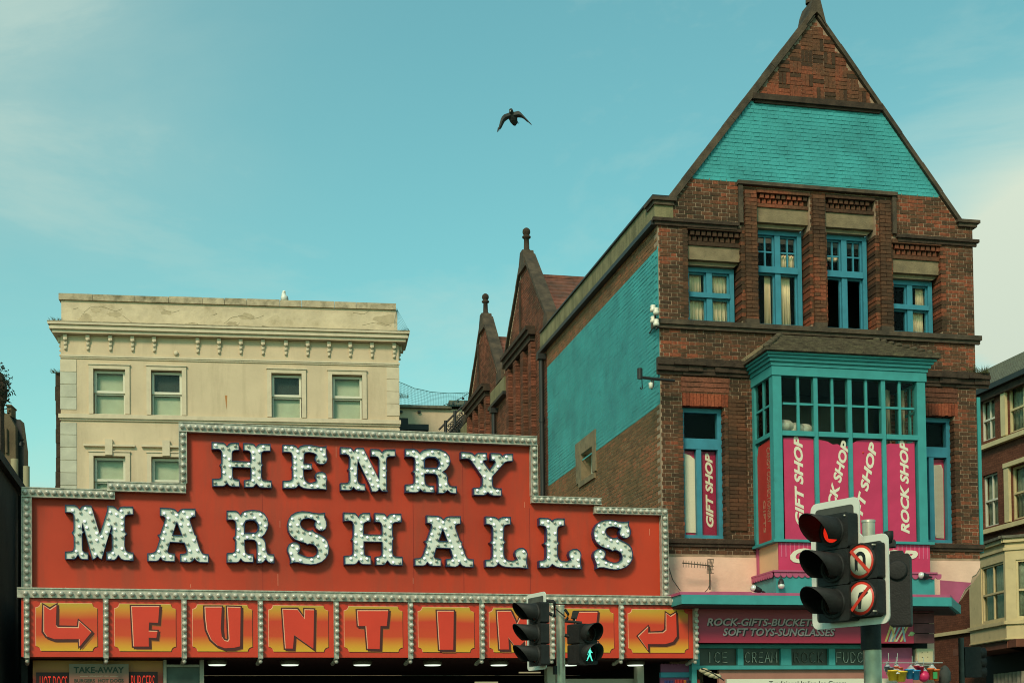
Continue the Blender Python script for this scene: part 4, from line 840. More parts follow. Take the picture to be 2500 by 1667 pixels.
toys = [('red', 'orange red plastic toy in a bag above and behind the yellow buckets', (.60, .10, .04), 480, 1340, 600, 1420), ('crimson', 'crimson folded toy in a clear bag above the pink ball', (.50, .02, .05), 770, 1330, 900, 1420), ('grey', 'grey blue toy in a clear bag at the left end of the rail', (.14, .17, .24), 355, 1340, 465, 1420), ('yellow', 'yellow plastic buckets in a net bag, first of the hanging beach toys', (.75, .48, .03), 395, 1395, 650, 1545), ('blue', 'blue plastic bucket in a clear bag between the yellow and the pink toys', (.03, .26, .52), 655, 1380, 845, 1520),
        ('pink', 'round deep pink ball like toy in a bag beside the blue bucket', (.55, .02, .10), 835, 1395, 990, 1550), ('green', 'orange and green beach toy bag, last of the hanging toys before the dark bundle', (.60, .14, .03), 975, 1365, 1125, 1535)]
clear = mat('clear_bag', (.42, .42, .42), .2, var=.3, scale=12, spec=.9)
for nm, lb, c_, x0, y0, x1, y1 in toys:
    ra = Fc.rect(*Z4(x0, y0), *Z4(x1, y1), 1.35); um = (ra[0] + ra[1]) / 2; w_ = (ra[1] - ra[0]) / 2; h = (ra[3] - ra[2]) * 1.08
    t = thing('beach_toy', Fc.P(um, ra[2], 1.35), lb, 'beach toy', 'beach toys hanging outside the shop')
    if nm == 'pink': sub('ball', mat('toy_' + nm, c_, .35, var=.15, scale=14), t, lambda m: m.ball(Fc.P(um, ra[2] + h * .5, 1.35), h * .5, 12))
    else:
        sub('bucket', mat('toy_' + nm, c_, .35, var=.15, scale=14), t, lambda m: [m.lathe(Fc.P(um + o_, ra[2] + e, 1.35 + .03 * k_), (.12 * o_, 0, 1), [(0, 0), (0, w_ * .42), (h * .8, w_ * .62), (h * .8, w_ * .7), (h * .92, w_ * .7), (h * .9, w_ * .55), (h * .3, w_ * .45)], 10) for k_, (o_, e) in enumerate(((-w_ * .45, .02), (w_ * .4, 0)))])
    if nm == 'green': sub('spade', mat('toy_leaf', (.04, .28, .08), .4), t, lambda m: m.box(Fc, um - .05, um + .03, ra[2] + .04, ra[2] + .16, 1.42, 1.44))
    sub('bag', clear, t, lambda m: m.lathe(Fc.P(um, ra[3] - .05, 1.30), (0, 0, 1), [(0, w_ * .95), (.05, w_ * .9), (.10, w_ * .5), (.14, .02), (.16, .03)], 9))
    sub('hook', mat('wire_hook', (.5, .5, .46), .4, .6), t, lambda m: m.tube([Fc.P(um, ra[3] + .12, 1.35), Fc.P(um, ra[3] + .26, 1.35)], .006, 5))
ra = Fc.rect(*Z4(1130, 1330), *Z4(1270, 1600), 1.2)
t = thing('hanging_bag', Fc.P((ra[0] + ra[1]) / 2, ra[2], 1.2), 'dark grey bundled cover hanging at the end of the beach toys', 'bag', None)
sub('cover', mat('dark_grey_cloth', (.045, .05, .045), .8, var=.3, bump=.3, bscale=12), t, lambda m: m.lathe(Fc.P((ra[0] + ra[1]) / 2, ra[2], 1.2), (.05, 0, 1), [(0, .05), (.1, .12), (.25, .11), (.33, .07), (.37, .02)], 10))
rk = Fc.rect(*Z4(340, 1290), *Z4(1110, 1300), 1.35)
t = MB(); t.tube([Fc.P(rk[0], rk[3] + .02, 1.35), Fc.P(rk[1] + .1, rk[3] + .02, 1.35)], .01, 6); t.tube([Fc.P(rk[0], rk[3] + .02, 1.35), Fc.P(rk[0], rk[3] + .02, .6)], .01, 6); t.tube([Fc.P(rk[1], rk[3] + .02, 1.35), Fc.P(rk[1], rk[3] + .02, .6)], .01, 6)
tag(t.build('display_rail', MAT['wire_hook']), 'thin metal rail the beach toys hang from', 'rail')

# ================================================================ big red sign
ZR1, ZR2, ZR3, ZR4 = (lambda x, y: (500 + x * .17007, 1060 + y * .17007)), (lambda x, y: (880 + x * .17007, 1060 + y * .17007)), (lambda x, y: (140 + x * .17007, 1210 + y * .17007)), (lambda x, y: (520 + x * .17007, 1210 + y * .17007))
ZR5, ZR6 = (lambda x, y: (900 + x * .17007, 1210 + y * .17007)), (lambda x, y: (1280 + x * .15306, 1210 + y * .15306))
sign = thing('marquee_sign', Gs.P(.4, 4.1, -.1), 'stepped red sign board with HENRY MARSHALLS in silver bulb letters', 'sign')
def gz(x, y, d=.0): return Gs.px(x, y, d)
def both(F, p, q, d=0.): a = F.px(*p, d); c = F.px(*q, d); return (a[1] + c[1]) / 2
zB0, zB1 = both(Gs, (100, 1456), (1600, 1473)), both(Gs, (60, 1441), (1650, 1460))          # bottom strip
# (u0,u1,z0,z1) of every bulb strip, H = horizontal
def hs(x0, y0, x1, y1): a = gz(x0, y0); c = gz(x1, y1); return min(a[0], c[0]), max(a[0], c[0])
def zz(x, y): return gz(x, y)[1]
S_ = []
uL, uR = gz(54, 1300)[0], gz(1627, 1400)[0]
zt1, zb1 = zz(60, 1191), zz(270, 1216); u1 = gz(281, 1210)[0]
zt2, zb2 = zz(300, 1178), zz(440, 1202); u2a, u2b = gz(262, 1180)[0], gz(454, 1190)[0]
zt3, zb3 = zz(480, 1034), zz(1290, 1083 - 2); u3a, u3b = gz(436, 1040)[0], gz(1308, 1080)[0]
zt4, zb4 = zz(1350, 1214), zz(1400, 1228); u4a, u4b = gz(1294, 1220)[0], gz(1464, 1220)[0]
zt5, zb5 = zz(1500, 1240), zz(1560, 1254); u5a, u5b = gz(1447, 1240)[0], gz(1625, 1250)[0]
zb3 = zt3 - .165; zb1 = zt1 - .16; zb2 = zt2 - .16; zb4 = zt4 - .12; zb5 = zt5 - .12
strips = [('h', uL, u1, zb1, zt1), ('h', u2a, u2b, zb2, zt2), ('h', u3a, u3b, zb3, zt3), ('h', u4a, u4b, zb4, zt4), ('h', u5a, u5b, zb5, zt5),
          ('v', uL, uL + .155, zB1 + .003, zb1 - .003), ('v', u3a, u3a + .13, zb2 + .163, zb3 - .003), ('v', u3b - .125, u3b, zb4 + .125, zb3 - .003), ('v', uR - .125, uR, zB1 + .003, zb5 - .003)]
outl = [(uL + .02, zB1 - .02), (uL + .02, zt1 - .03), (u2a + .03, zt1 - .03), (u2a + .03, zt2 - .03), (u3a + .02, zt2 - .03), (u3a + .02, zt3 - .03), (u3b - .02, zt3 - .03), (u3b - .02, zt4 - .03), (u5a + .03, zt4 - .03), (u5a + .03, zt5 - .03), (uR - .02, zt5 - .03), (uR - .02, zB1 - .02)]
sub('board', sign_red, sign, lambda m: m.prism(Gs, outl, -.14, 0))
def seams(m):
    for x in (640, 1008, 1130, 1292):
        u = gz(x, 1200)[0]; m.box(Gs, u - .004, u + .004, zB1 + .01, (zt3 if u3a < u < u3b - .2 else zt4) - .2, .0, .0025)
    for x, y, l in ((160, 1432, .12), (465, 1425, .06), (683, 1270, .12), (678, 1400, .2), (1280, 1225, .1), (1412, 1345, .1), (1585, 1290, .12), (820, 1090, .18), (1008, 1410, .1)):
        p = gz(x, y); m.box(Gs, p[0], p[0] + .006, p[1] - l, p[1], 0, .002, m=1)
sub('seam', [mat('seam_dark', (.25, .02, .012), .7), mat('scratch_pale', (.62, .25, .16), .7)], sign, seams)
bulbm = MB(); bf = Frame((0, 0, 0), (1, 0, 0), (0, -1, 0))
bulbm.lathe((0, 0, 0), (0, -1, 0), [(-.002, .026), (.014, .026), (.016, .02)], 10, 1); bulbm.lathe((0, 0, 0), (0, -1, 0), [(.012, .026), (.022, .037), (.042, .041), (.062, .034), (.074, .018), (.078, 0)], 10, 0)
bulb_me = bulbm.mesh('bulb', [bulb_grey, socket], Vector((0, 0, 0)))
nb = 0
for kd, a, b_, c, d in strips:
    st_ = sub('light_strip', silver, sign, lambda m: (m.box(Gs, a, b_, c, d, .0, .10), ))
    sub('strip_lip', silver, st_, lambda m: ((m.box(Gs, a, b_, c - .002, c + .012, .101, .135), m.box(Gs, a, b_, d - .012, d + .002, .101, .115)) if kd == 'h' else (m.box(Gs, a - .001, a + .01, c, d, .101, .125), m.box(Gs, b_ - .01, b_ + .001, c, d, .101, .125))))
    L = (b_ - a) if kd == 'h' else (d - c); n = int(L / (.108 if kd == 'h' else .112))
    for i in range(n):
        f = (i + .5) / n; p = (a + (b_ - a) * f, (c + d) / 2) if kd == 'h' else ((a + b_) / 2, c + (d - c) * f)
        inst(bulb_me, 'bulb', st_, Gs.P(p[0], p[1] + random.uniform(-.003, .003), .10), YB); nb += 1
print('strip bulbs', nb)
# --- the letters
def T(fn, pts): return [fn(x, y) for x, y in pts]
R2 = lambda pts: [(x + 2234.4, y) for x, y in pts]
L_H = T(ZR1, [(97,105),(270,115),(300,140),(318,165),(345,130),(385,117),(490,118),(497,228),(430,230),(402,245),(395,270),(395,378),(655,385),(655,270),(640,245),(615,235),(553,232),(550,120),(690,128),(720,150),(735,175),(765,142),(800,132),(945,135),(948,240),(850,242),(822,258),(815,290),(817,410),(838,437),(817,462),(815,600),(825,640),(850,655),(960,660),(962,768),(820,765),(780,755),(740,712),(700,755),(670,760),(565,758),(562,655),(620,650),(650,640),(657,610),(657,480),(400,472),(403,600),(412,630),(440,640),(500,645),(503,752),(380,748),(345,735),(320,702),(290,735),(255,747),(107,745),(105,635),(200,632),(228,620),(235,590),(232,460),(210,437),(235,410),(240,260),(225,225),(195,213),(97,215)])
L_E = T(ZR1, [(1115,145),(1280,150),(1315,165),(1338,198),(1370,165),(1420,150),(1520,148),(1650,172),(1700,175),(1752,160),(1745,230),(1752,300),(1765,350),(1750,400),(1710,428),(1660,432),(1610,415),(1580,370),(1578,330),(1600,292),(1560,270),(1500,258),(1450,262),(1430,285),(1425,415),(1540,418),(1542,505),(1420,505),(1425,600),(1440,650),(1480,685),(1530,690),(1590,672),(1600,655),(1580,610),(1590,565),(1620,540),(1680,532),(1730,555),(1755,600),(1758,640),(1745,700),(1748,750),(1755,795),(1650,785),(1500,785),(1420,775),(1380,755),(1348,730),(1320,762),(1280,775),(1118,772),(1118,662),(1215,660),(1245,645),(1255,610),(1255,500),(1238,465),(1255,440),(1250,290),(1235,262),(1200,255),(1115,255)])
L_N = T(ZR1, [(1945,178),(2090,185),(2120,205),(2137,232),(2165,198),(2200,187),(2280,190)] + R2([(262,625),(262,350),(245,325),(215,318),(148,316),(145,205),(260,210),(290,225),(310,252),(330,227),(370,212),(505,212),(505,318),(410,318),(385,330),(378,360),(378,490),(388,515),(378,540),(382,790),(395,825),(330,820),(300,810),(275,780),(250,815),(220,825),(160,822),(130,730),(-34,378)]) + [(2195,480),(2210,492),(2195,505),(2195,640),(2205,680),(2240,705),(2305,708),(2308,808),(2200,805),(2160,790),(2137,762),(2110,795),(2080,805),(1945,803),(1943,697),(2020,695),(2060,685),(2075,650),(2070,520),(2048,497),(2070,475),(2078,330),(2060,300),(2030,288),(1945,287)])
L_R = T(ZR2, [(640,205),(780,208),(820,225),(853,262),(890,225),(960,208),(1060,205),(1150,215),(1230,250),(1280,310),(1295,380),(1280,440),(1240,500),(1190,535),(1230,560),(1252,610),(1260,690),(1280,730),(1310,740),(1385,742),(1385,850),(1330,848),(1290,838),(1250,805),(1215,838),(1180,847),(1110,845),(1110,640),(1100,590),(1070,570),(1030,565),(925,565),(930,670),(940,710),(975,732),(1062,735),(1062,835),(930,832),(890,820),(863,792),(835,825),(800,835),(640,830),(642,715),(730,712),(765,700),(775,660),(775,560),(740,532),(775,508),(780,370),(770,335),(735,320),(640,320)])
L_Rh = T(ZR2, [(925,475),(925,370),(945,340),(1000,330),(1070,335),(1110,365),(1130,410),(1120,450),(1090,475)])
L_Y = T(ZR2, [(1440,245),(1580,255),(1615,270),(1640,298),(1665,270),(1700,258),(1820,262),(1820,370),(1770,378),(1775,400),(1855,505),(1935,400),(1925,380),(1870,375),(1868,262),(1990,268),(2020,280),(2040,308),(2065,282),(2110,275),(2195,275),(2192,385),(2110,390),(2075,405),(1900,605),(1900,710),(1910,750),(1940,768),(2030,772),(2030,882),(1910,880),(1865,865),(1830,832),(1800,865),(1765,875),(1620,870),(1620,762),(1700,760),(1735,745),(1745,710),(1745,610),(1590,380),(1560,355),(1530,348),(1440,352)])
L_M = T(ZR3, [(107,122),(250,128),(290,150),(318,188),(350,150),(400,132),(490,135),(610,545),(715,200),(718,138),(800,145),(840,165),(870,198),(900,160),(940,148),(1090,150),(1092,268),(1010,270),(980,282),(970,310),(970,510),(1003,542),(972,575),(970,720),(985,780),(1020,805),(1095,810),(1095,930),(960,925),(910,905),(875,857),(850,900),(820,922),(702,920),(702,800),(745,795),(775,780),(782,740),(780,560),(758,530),(778,500),(778,430),(640,915),(600,895),(575,866),(545,900),(500,917),(360,400),(357,490),(384,518),(358,545),(360,700),(365,780),(395,808),(445,812),(445,915),(355,912),(320,895),(297,847),(270,890),(240,910),(107,908),(107,795),(190,792),(222,780),(235,740),(232,570),(203,528),(230,490),(232,300),(220,255),(190,240),(107,238)])
L_A = T(ZR3, [(1470,165),(1640,175),(1690,190),(1730,233),(1760,195),(1810,180),(1985,180),(1985,300),(1940,302),(1912,320),(1905,350),(1975,550),(2008,572),(2000,610),(2050,760),(2080,815),(2110,830),(2175,835),(2172,958),(2050,955),(2000,935),(1970,902),(1945,935),(1900,955),(1760,945),(1760,830),(1810,828),(1850,815),(1855,785),(1822,675),(1620,665),(1585,790),(1600,815),(1640,822),(1692,828),(1690,942),(1560,940),(1510,925),(1483,887),(1455,925),(1420,938),(1288,935),(1290,820),(1350,818),(1400,800),(1425,755),(1470,610),(1436,555),(1475,545),(1545,340),(1545,310),(1520,290),(1470,285)])
L_Ah = T(ZR3, [(1715,380),(1780,560),(1660,555)])
L_S = T(ZR4, [(1615,238),(1605,300),(1630,360),(1638,420),(1620,475),(1575,502),(1520,498),(1475,465),(1455,415),(1462,380),(1475,360),(1430,335),(1370,322),(1310,330),(1270,355),(1255,400),(1275,445),(1320,480),(1370,495),(1410,492),(1430,478),(1450,510),(1520,545),(1600,590),(1650,650),(1670,740),(1660,830),(1620,900),(1560,950),(1480,980),(1400,988),(1300,975),(1220,955),(1160,955),(1105,975),(1110,920),(1090,850),(1065,790),(1065,740),(1090,690),(1140,662),(1200,665),(1245,700),(1255,750),(1240,800),(1225,820),(1290,850),(1370,875),(1440,868),(1490,830),(1500,780),(1480,730),(1430,695),(1385,688),(1355,702),(1330,680),(1260,660),(1180,630),(1110,570),(1075,500),(1065,420),(1080,340),(1120,275),(1190,232),(1280,215),(1370,222),(1450,240),(1530,248)])
L_L = T(ZR5, [(1675,290),(1800,295),(1840,310),(1868,338),(1890,310),(1930,298),(2045,300),(2042,410),(1990,412),(1955,425),(1945,460),(1942,630),(1968,662),(1945,690),(1945,840),(1960,890),(2000,920),(2070,925),(2130,905),(2105,860),(2095,820),(2115,770),(2160,745),(2220,742),(2265,775),(2285,830),(2275,900),(2275,960),(2294,1042),(2150,1028),(2060,1030),(1960,1020),(1910,1005),(1865,972),(1840,1005),(1800,1022),(1675,1018),(1672,915),(1740,910),(1765,895),(1775,850),(1775,700),(1733,665),(1775,640),(1778,460),(1765,425),(1730,410),(1675,405)])
LD = .15
def plane_poly(pts): return [Gs.px(x, y, LD) for x, y in pts]
def fit(poly, hole, box):
    """box in photo px (x0,y0,x1,y1), mapped on the letter plane"""
    a = Gs.px(box[0], box[1], LD); c = Gs.px(box[2], box[3], LD)
    xs = [p[0] for p in poly]; zs = [p[1] for p in poly]; x0, x1, y0, y1 = min(xs), max(xs), min(zs), max(zs)
    g = lambda p: (a[0] + (p[0] - x0) / (x1 - x0) * (c[0] - a[0]), c[1] + (p[1] - y0) / (y1 - y0) * (a[1] - c[1]))
    return [g(p) for p in poly], [g(p) for p in hole]
pH, pE, pN, pR, pRh, pY, pM, pA, pAh, pS, pL = map(plane_poly, (L_H, L_E, L_N, L_R, L_Rh, L_Y, L_M, L_A, L_Ah, L_S, L_L))
b4 = lambda x0, y0, x1, y1, fn: (*fn(x0, y0), *fn(x1, y1))
LET = [('H', pH, []), ('E', pE, []), ('N', pN, []), ('R', pR, pRh), ('Y', pY, []), ('M', pM, []), ('A', pA, pAh),
       ('R', *fit(pR, pRh, b4(190, 188, 882, 968, ZR4))), ('S', pS, []), ('H', *fit(pH, [], (*ZR4(1870, 230), *ZR5(492, 1000)))), ('A', *fit(pA, pAh, b4(650, 270, 1512, 1025, ZR5))),
       ('L', pL, []), ('L', *fit(pL, [], b4(225, 345, 925, 1168, ZR6))), ('S', *fit(pS, [], b4(1095, 372, 1742, 1182, ZR6)))]
def inset(poly, w_):
    n = len(poly); A = sum(poly[i][0] * poly[(i + 1) % n][1] - poly[(i + 1) % n][0] * poly[i][1] for i in range(n)); sgn = 1 if A > 0 else -1; out = []
    for i in range(n):
        p0, p1, p2 = Vector(poly[i - 1]), Vector(poly[i]), Vector(poly[(i + 1) % n]); e1 = (p1 - p0).normalized(); e2 = (p2 - p1).normalized()
        n1 = Vector((-e1.y, e1.x)) * sgn; n2 = Vector((-e2.y, e2.x)) * sgn; b_ = (n1 + n2); b_ = b_.normalized() if b_.length > 1e-4 else n1
        k = min(w_ / max(b_.dot(n1), .45), w_ * 1.8); out.append((p1.x + b_.x * k, p1.y + b_.y * k))
    return out
def seg_dist(P, loops):
    D = np.full(len(P), 1e9)
    for l in loops:
        for i in range(len(l)):
            a = np.array(l[i]); b_ = np.array(l[(i + 1) % len(l)]); ab = b_ - a; t = np.clip(((P - a) @ ab) / max(ab @ ab, 1e-12), 0, 1); D = np.minimum(D, np.linalg.norm(P - (a + t[:, None] * ab), axis=1))
    return D
def np_inside(P, loops):
    ins = np.zeros(len(P), bool)
    for l in loops:
        for i in range(len(l)):
            (x0, y0), (x1, y1) = l[i], l[(i + 1) % len(l)]
            if y0 == y1: continue
            c = ((y0 > P[:, 1]) != (y1 > P[:, 1])) & (P[:, 0] < x0 + (P[:, 1] - y0) * (x1 - x0) / (y1 - y0)); ins ^= c
    return ins
def bulb_spots(loops, sc_):
    xs = [p[0] for p in loops[0]]; zs = [p[1] for p in loops[0]]
    gx, gy = np.meshgrid(np.arange(min(xs), max(xs), .011), np.arange(min(zs), max(zs), .011)); P = np.stack([gx.ravel(), gy.ravel()], 1)
    P = P[np_inside(P, loops)]; D = seg_dist(P, loops); k = D > .040 * sc_; P, D = P[k], D[k]
    order = np.argsort(np.abs(D - .050 * sc_) + .3 * (P[:, 1] + P[:, 0] * .37) % .004); out = []; avail = np.ones(len(P), bool)
    tgt = .094 * sc_
    P = P[order]; D = D[order]; avail = np.ones(len(P), bool)
    cur = 0
    while avail.any():
        if out:
            d_ = np.linalg.norm(P - np.array(out[-1]), axis=1); c = avail & (d_ < tgt * 1.35)
            idx = np.where(c)[0][0] if c.any() else np.where(avail)[0][0]
        else: idx = 0
        out.append(tuple(P[idx])); avail &= np.linalg.norm(P - P[idx], axis=1) >= tgt
    return out
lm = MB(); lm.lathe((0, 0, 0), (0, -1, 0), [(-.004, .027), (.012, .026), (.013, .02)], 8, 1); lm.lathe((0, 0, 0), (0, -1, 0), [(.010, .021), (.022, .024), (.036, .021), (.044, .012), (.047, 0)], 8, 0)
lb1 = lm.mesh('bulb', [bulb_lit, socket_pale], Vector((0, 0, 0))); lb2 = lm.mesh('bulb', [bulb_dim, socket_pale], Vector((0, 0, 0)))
nl = 0
for ch, poly, hole in LET:
    loops = [poly] + ([hole] if hole else [])
    inn = [inset(poly, .012)] + ([inset(hole, -.012)] if hole else [])
    lt_ = sub('letter', navy, sign, lambda m: None if False else (m.prism(Gs, poly, .012, LD, holes=inn[:1], cap_back=False), (m.prism(Gs, inn[1], .012, LD, holes=[hole], cap_back=False) if hole else None)))
    sub('letter_face', face_white, lt_, lambda m: m.prism(Gs, inn[0], .014, LD - .03, holes=inn[1:]))
    for (u, z_) in bulb_spots(loops, 1.0):
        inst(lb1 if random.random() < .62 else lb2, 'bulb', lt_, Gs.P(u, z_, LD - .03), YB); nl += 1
print('letter bulbs', nl)

# ================================================================ fascia with the FUNTIME panels
Gf = Gs; FD = .32
arc = thing('arcade_building', Gs.P(.4, 0, -3), 'seaside amusement arcade with a dark open front under the red signs', 'building')
fas = thing('fascia_sign', Gs.P(.4, 3.0, FD), 'row of red and yellow panels spelling FUNTIME between two arrows, edged with bulbs', 'sign')
fx = [66, 259, 450, 636, 821, 1002, 1176, 1347, 1516, 1697]
fu = [Gf.px(x, 1540, FD)[0] for x in fx]
zf1 = both(Gf, (160, 1462), (1600, 1476), FD); zf0 = both(Gf, (160, 1601), (1600, 1607), FD)
zst0, zst1 = both(Gf, (160, 1456), (1600, 1474), FD), both(Gf, (160, 1444), (1600, 1463), FD)
fl, fr = Gf.px(52, 1500, FD)[0], Gf.px(1703, 1500, FD)[0]
fred = mat('fascia_red', (.54, .036, .012), .45, var=.08, bump=.08, bscale=100)
sub('board', fred, fas, lambda m: (m.box(Gf, fl, fr, zf0, zf1, FD - .1, FD), m.box(Gf, fl, fl + .05, zf0, zf1, 0, FD - .102), m.box(Gf, fr - .05, fr, zf0, zf1, 0, FD - .102)))
top = sub('light_strip', silver, fas, lambda m: (m.box(Gf, fl - .06, fr + .04, zst0 - .02, zst0 + .12, .145, FD + .05), m.box(Gf, fl - .06, fr + .04, zst0 + .121, zst0 + .14, -.1, FD + .07)))
n = int((fr - fl) / .135)
for i in range(n): inst(bulb_me, 'bulb', top, Gf.P(fl + (fr - fl) * (i + .5) / n, zst0 + .05, FD + .05), YB)
pole_end = MB(); pole_end.lathe((0, 0, 0), (0, 0, -1), [(0, .03), (.02, .035), (.05, .03), (.065, 0)], 8)
for u in fu:
    s_ = sub('light_strip', silver, fas, lambda m: (m.box(Gf, u - .038, u + .038, zf0 - .02, zst0 - .022, FD + .001, FD + .035), m.box(Gf, u - .045, u - .039, zf0 - .02, zst0 - .022, FD + .001, FD + .05)))
    for i in range(8): inst(bulb_me, 'bulb', s_, Gf.P(u + .004, zf0 + .05 + (zst0 - zf0 - .08) * (i + .5) / 8, FD + .035), YB)
    sub('strip_end', silver, s_, lambda m: (m.tube([Gf.P(u, zf0 - .02, FD - .03), Gf.P(u - .03, zf0 - .09, FD - .35)], .035, 8), m.ball(Gf.P(u, zf0 - .07, FD - .02), .035, 8)))
fgrad = ramp_mat('fascia_gradient', [(0, (.64, .35, .02)), (.12, (.64, .27, .02)), (.34, (.58, .055, .014)), (.66, (.56, .04, .014)), (.86, (.60, .22, .02)), (1, (.50, .32, .03))], .4)
pr_dark = mat('print_dark_line', (.06, .008, .006), .5); pr_light = mat('print_light_line', (.75, .38, .24), .5); pr_red = mat('print_letter_red', (.62, .038, .016), .45, var=.06)
pr_shadow = mat('print_soft_shadow', (.30, .10, .02), .5)
def notched(a, b_, c, d, r=.075):
    pts = []
    for cx_, cz_, a0 in ((a, c, pi / 2), (b_, c, pi), (b_, d, 1.5 * pi), (a, d, 0)):
        seq = [a0 - (k_ / 5) * pi / 2 for k_ in range(6)]; pts += [(cx_ + r * cos(t), cz_ + r * sin(t)) for t in seq]
    return pts
ZF = lambda x, y: (40 + x * .2551, 1430 + y * .2551)
ZT = lambda x, y: (1200 + x * .15755, 1420 + y * .15755)
ZI = lambda x, y: (960 + x * .14456, 1440 + y * .14456)
Z2b = lambda x, y: (x * .38265, 1150 + y * .38265)
GLY = [T(ZF, [(258,178),(320,220),(383,178),(378,370),(395,390),(590,392),(597,328),(717,437),(600,577),(598,505),(360,505),(290,480),(258,435)]),
       T(ZF, [(1097,190),(1368,190),(1355,350),(1270,345),(1265,425),(1350,428),(1338,495),(1265,490),(1268,575),(1118,575)]),
       T(ZF, [(1800,195),(1965,195),(1955,400),(1965,480),(1990,515),(2020,522),(2032,505),(2015,195),(2145,200),(2140,572),(2080,587),(1990,592),(1920,565),(1860,510),(1820,420),(1805,300)]),
       T(Z2b, [(1800,876),(1897,878),(1940,935),(1942,878),(2003,880),(1998,1130),(1875,1043),(1868,1128),(1818,1128)]),
       T(Z3, [(55,885),(255,885),(245,985),(205,985),(200,1132),(122,1130),(110,985),(62,985)]),
       T(ZI, [(735,345),(1020,345),(1010,1000),(775,1000)]),
       T(ZT, [(80,445),(295,445),(390,650),(480,450),(700,450),(670,1040),(530,1040),(520,900),(385,1030),(255,855),(268,1040),(120,1040)]),
       T(ZT, [(1290,460),(1640,460),(1615,690),(1480,690),(1480,760),(1560,760),(1550,880),(1470,880),(1470,930),(1645,930),(1625,1050),(1310,1050)]),
       T(Z3, [(2025,900),(2055,922),(2090,900),(2095,1050),(2070,1085),(2020,1100),(1910,1100),(1912,1140),(1848,1050),(1912,988),(1912,1028),(2005,1026),(2025,1010)])]
for i in range(9):
    a, b_ = fu[i] + .135, fu[i + 1] - .135; c, d = zf0 + .095, zf1 - .075
    t = MB(); t.prism(Gf, notched(a, b_, c, d), FD + .002, FD + .009); panel = t.build('panel', fgrad, fas)
    def offs(dx, dz): return [(u + dx, z_ + dz) for u, z_ in notched(a, b_, c, d)]
    sub('border_line', pr_dark, panel, lambda m: m.prism(Gf, offs(.009, -.009), FD + .001, FD + .004)); sub('border_line', pr_light, panel, lambda m: m.prism(Gf, offs(-.008, .008), FD + .001, FD + .0055))
    g = Gf.poly(GLY[i], FD + .01)
    # small photo jitter in height removed: sit every glyph level
    sub('letter_shadow', pr_shadow, panel, lambda m: m.prism(Gf, [(u + .05, z_ - .06) for u, z_ in g], FD + .0095, FD + .0115))
    sub('letter_shadow', pr_dark, panel, lambda m: (m.prism(Gf, inset(g, -.017), FD + .0095, FD + .014), m.prism(Gf, [(u + .026, z_ - .026) for u, z_ in inset(g, -.014)], FD + .0095, FD + .0155)))
    sub('letter', pr_light, panel, lambda m: m.prism(Gf, g, FD + .0095, FD + .018)); sub('letter', pr_red, panel, lambda m: m.prism(Gf, [(u + .007, z_ - .009) for u, z_ in inset(g, .006)], FD + .0095, FD + .0205))
# ---------------------------------------------------------------- arcade body
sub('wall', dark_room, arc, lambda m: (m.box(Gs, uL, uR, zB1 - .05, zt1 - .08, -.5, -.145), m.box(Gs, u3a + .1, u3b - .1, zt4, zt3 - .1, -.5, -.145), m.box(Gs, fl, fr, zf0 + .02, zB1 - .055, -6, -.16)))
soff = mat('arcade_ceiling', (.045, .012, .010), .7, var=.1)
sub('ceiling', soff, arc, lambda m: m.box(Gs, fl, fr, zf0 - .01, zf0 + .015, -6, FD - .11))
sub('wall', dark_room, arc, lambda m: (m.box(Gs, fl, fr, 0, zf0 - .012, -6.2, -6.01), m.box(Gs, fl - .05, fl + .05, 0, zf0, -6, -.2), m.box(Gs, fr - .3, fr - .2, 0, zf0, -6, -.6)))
sub('floor', mat('arcade_floor', (.03, .03, .03), .5), arc, lambda m: m.box(Gs, fl, fr, .12, .14, -6, 0))
wp = mat('grey_white_pillar', (.34, .31, .24), .7, var=.12, dirt=.4, dcol=(.2, .19, .13))
def pillar(x0, x1, y, d): r_ = Gs.rect(x0, y, x1, y + 5, d); sub('pillar', wp, arc, lambda m: m.box(Gs, r_[0], r_[1], .14, min(r_[3], zf0 - .02), d - .2, d))
pillar(1336, 1356, 1626, -.4); pillar(1556, 1572, 1624, -.3)
sub('header', wp, arc, lambda m: m.box(Gs, *Gs.rect(1375, 1656, 1556, 1690, -.6), -.7, -.6))
sub('header', mat('dim_tube', (.6, .5, .3), .5, emit=(1, .8, .45, .25)), arc, lambda m: (m.box(Gs, *Gs.rect(1268, 1639, 1320, 1642, -1), -1.05, -1), m.box(Gs, *Gs.rect(1160, 1663, 1216, 1667, -1), -1.05, -1)))
lampm = mat('lamp_glow', (.8, .85, .75), .4, var=0, emit=(.85, 1, .80, 1.1)); lhouse = mat('lamp_housing', (.10, .085, .06), .6)
for i, x in enumerate((530, 708, 884, 1056, 1218, 1389, 1551)):
    p = Gs.P(Gs.px(x, 1620, -.25)[0], zf0 - .012, -.25)
    w_ = ('first', 'second', 'third', 'fourth', 'fifth', 'sixth', 'seventh')[i]
    t = thing('ceiling_lamp', p, '%s round lamp from the take-away end of the arcade ceiling' % w_, 'lamp', 'round lamps under the arcade fascia')
    sub('housing', lhouse, t, lambda m: m.lathe(p, (0, 0, -1), [(0, .0), (0, .17), (.075, .17), (.08, .15)], 16)); sub('diffuser', lampm, t, lambda m: m.lathe(p + Vector((0, 0, -.08)), (0, 0, -1), [(0, .15), (.015, .13), (.02, 0)], 16))
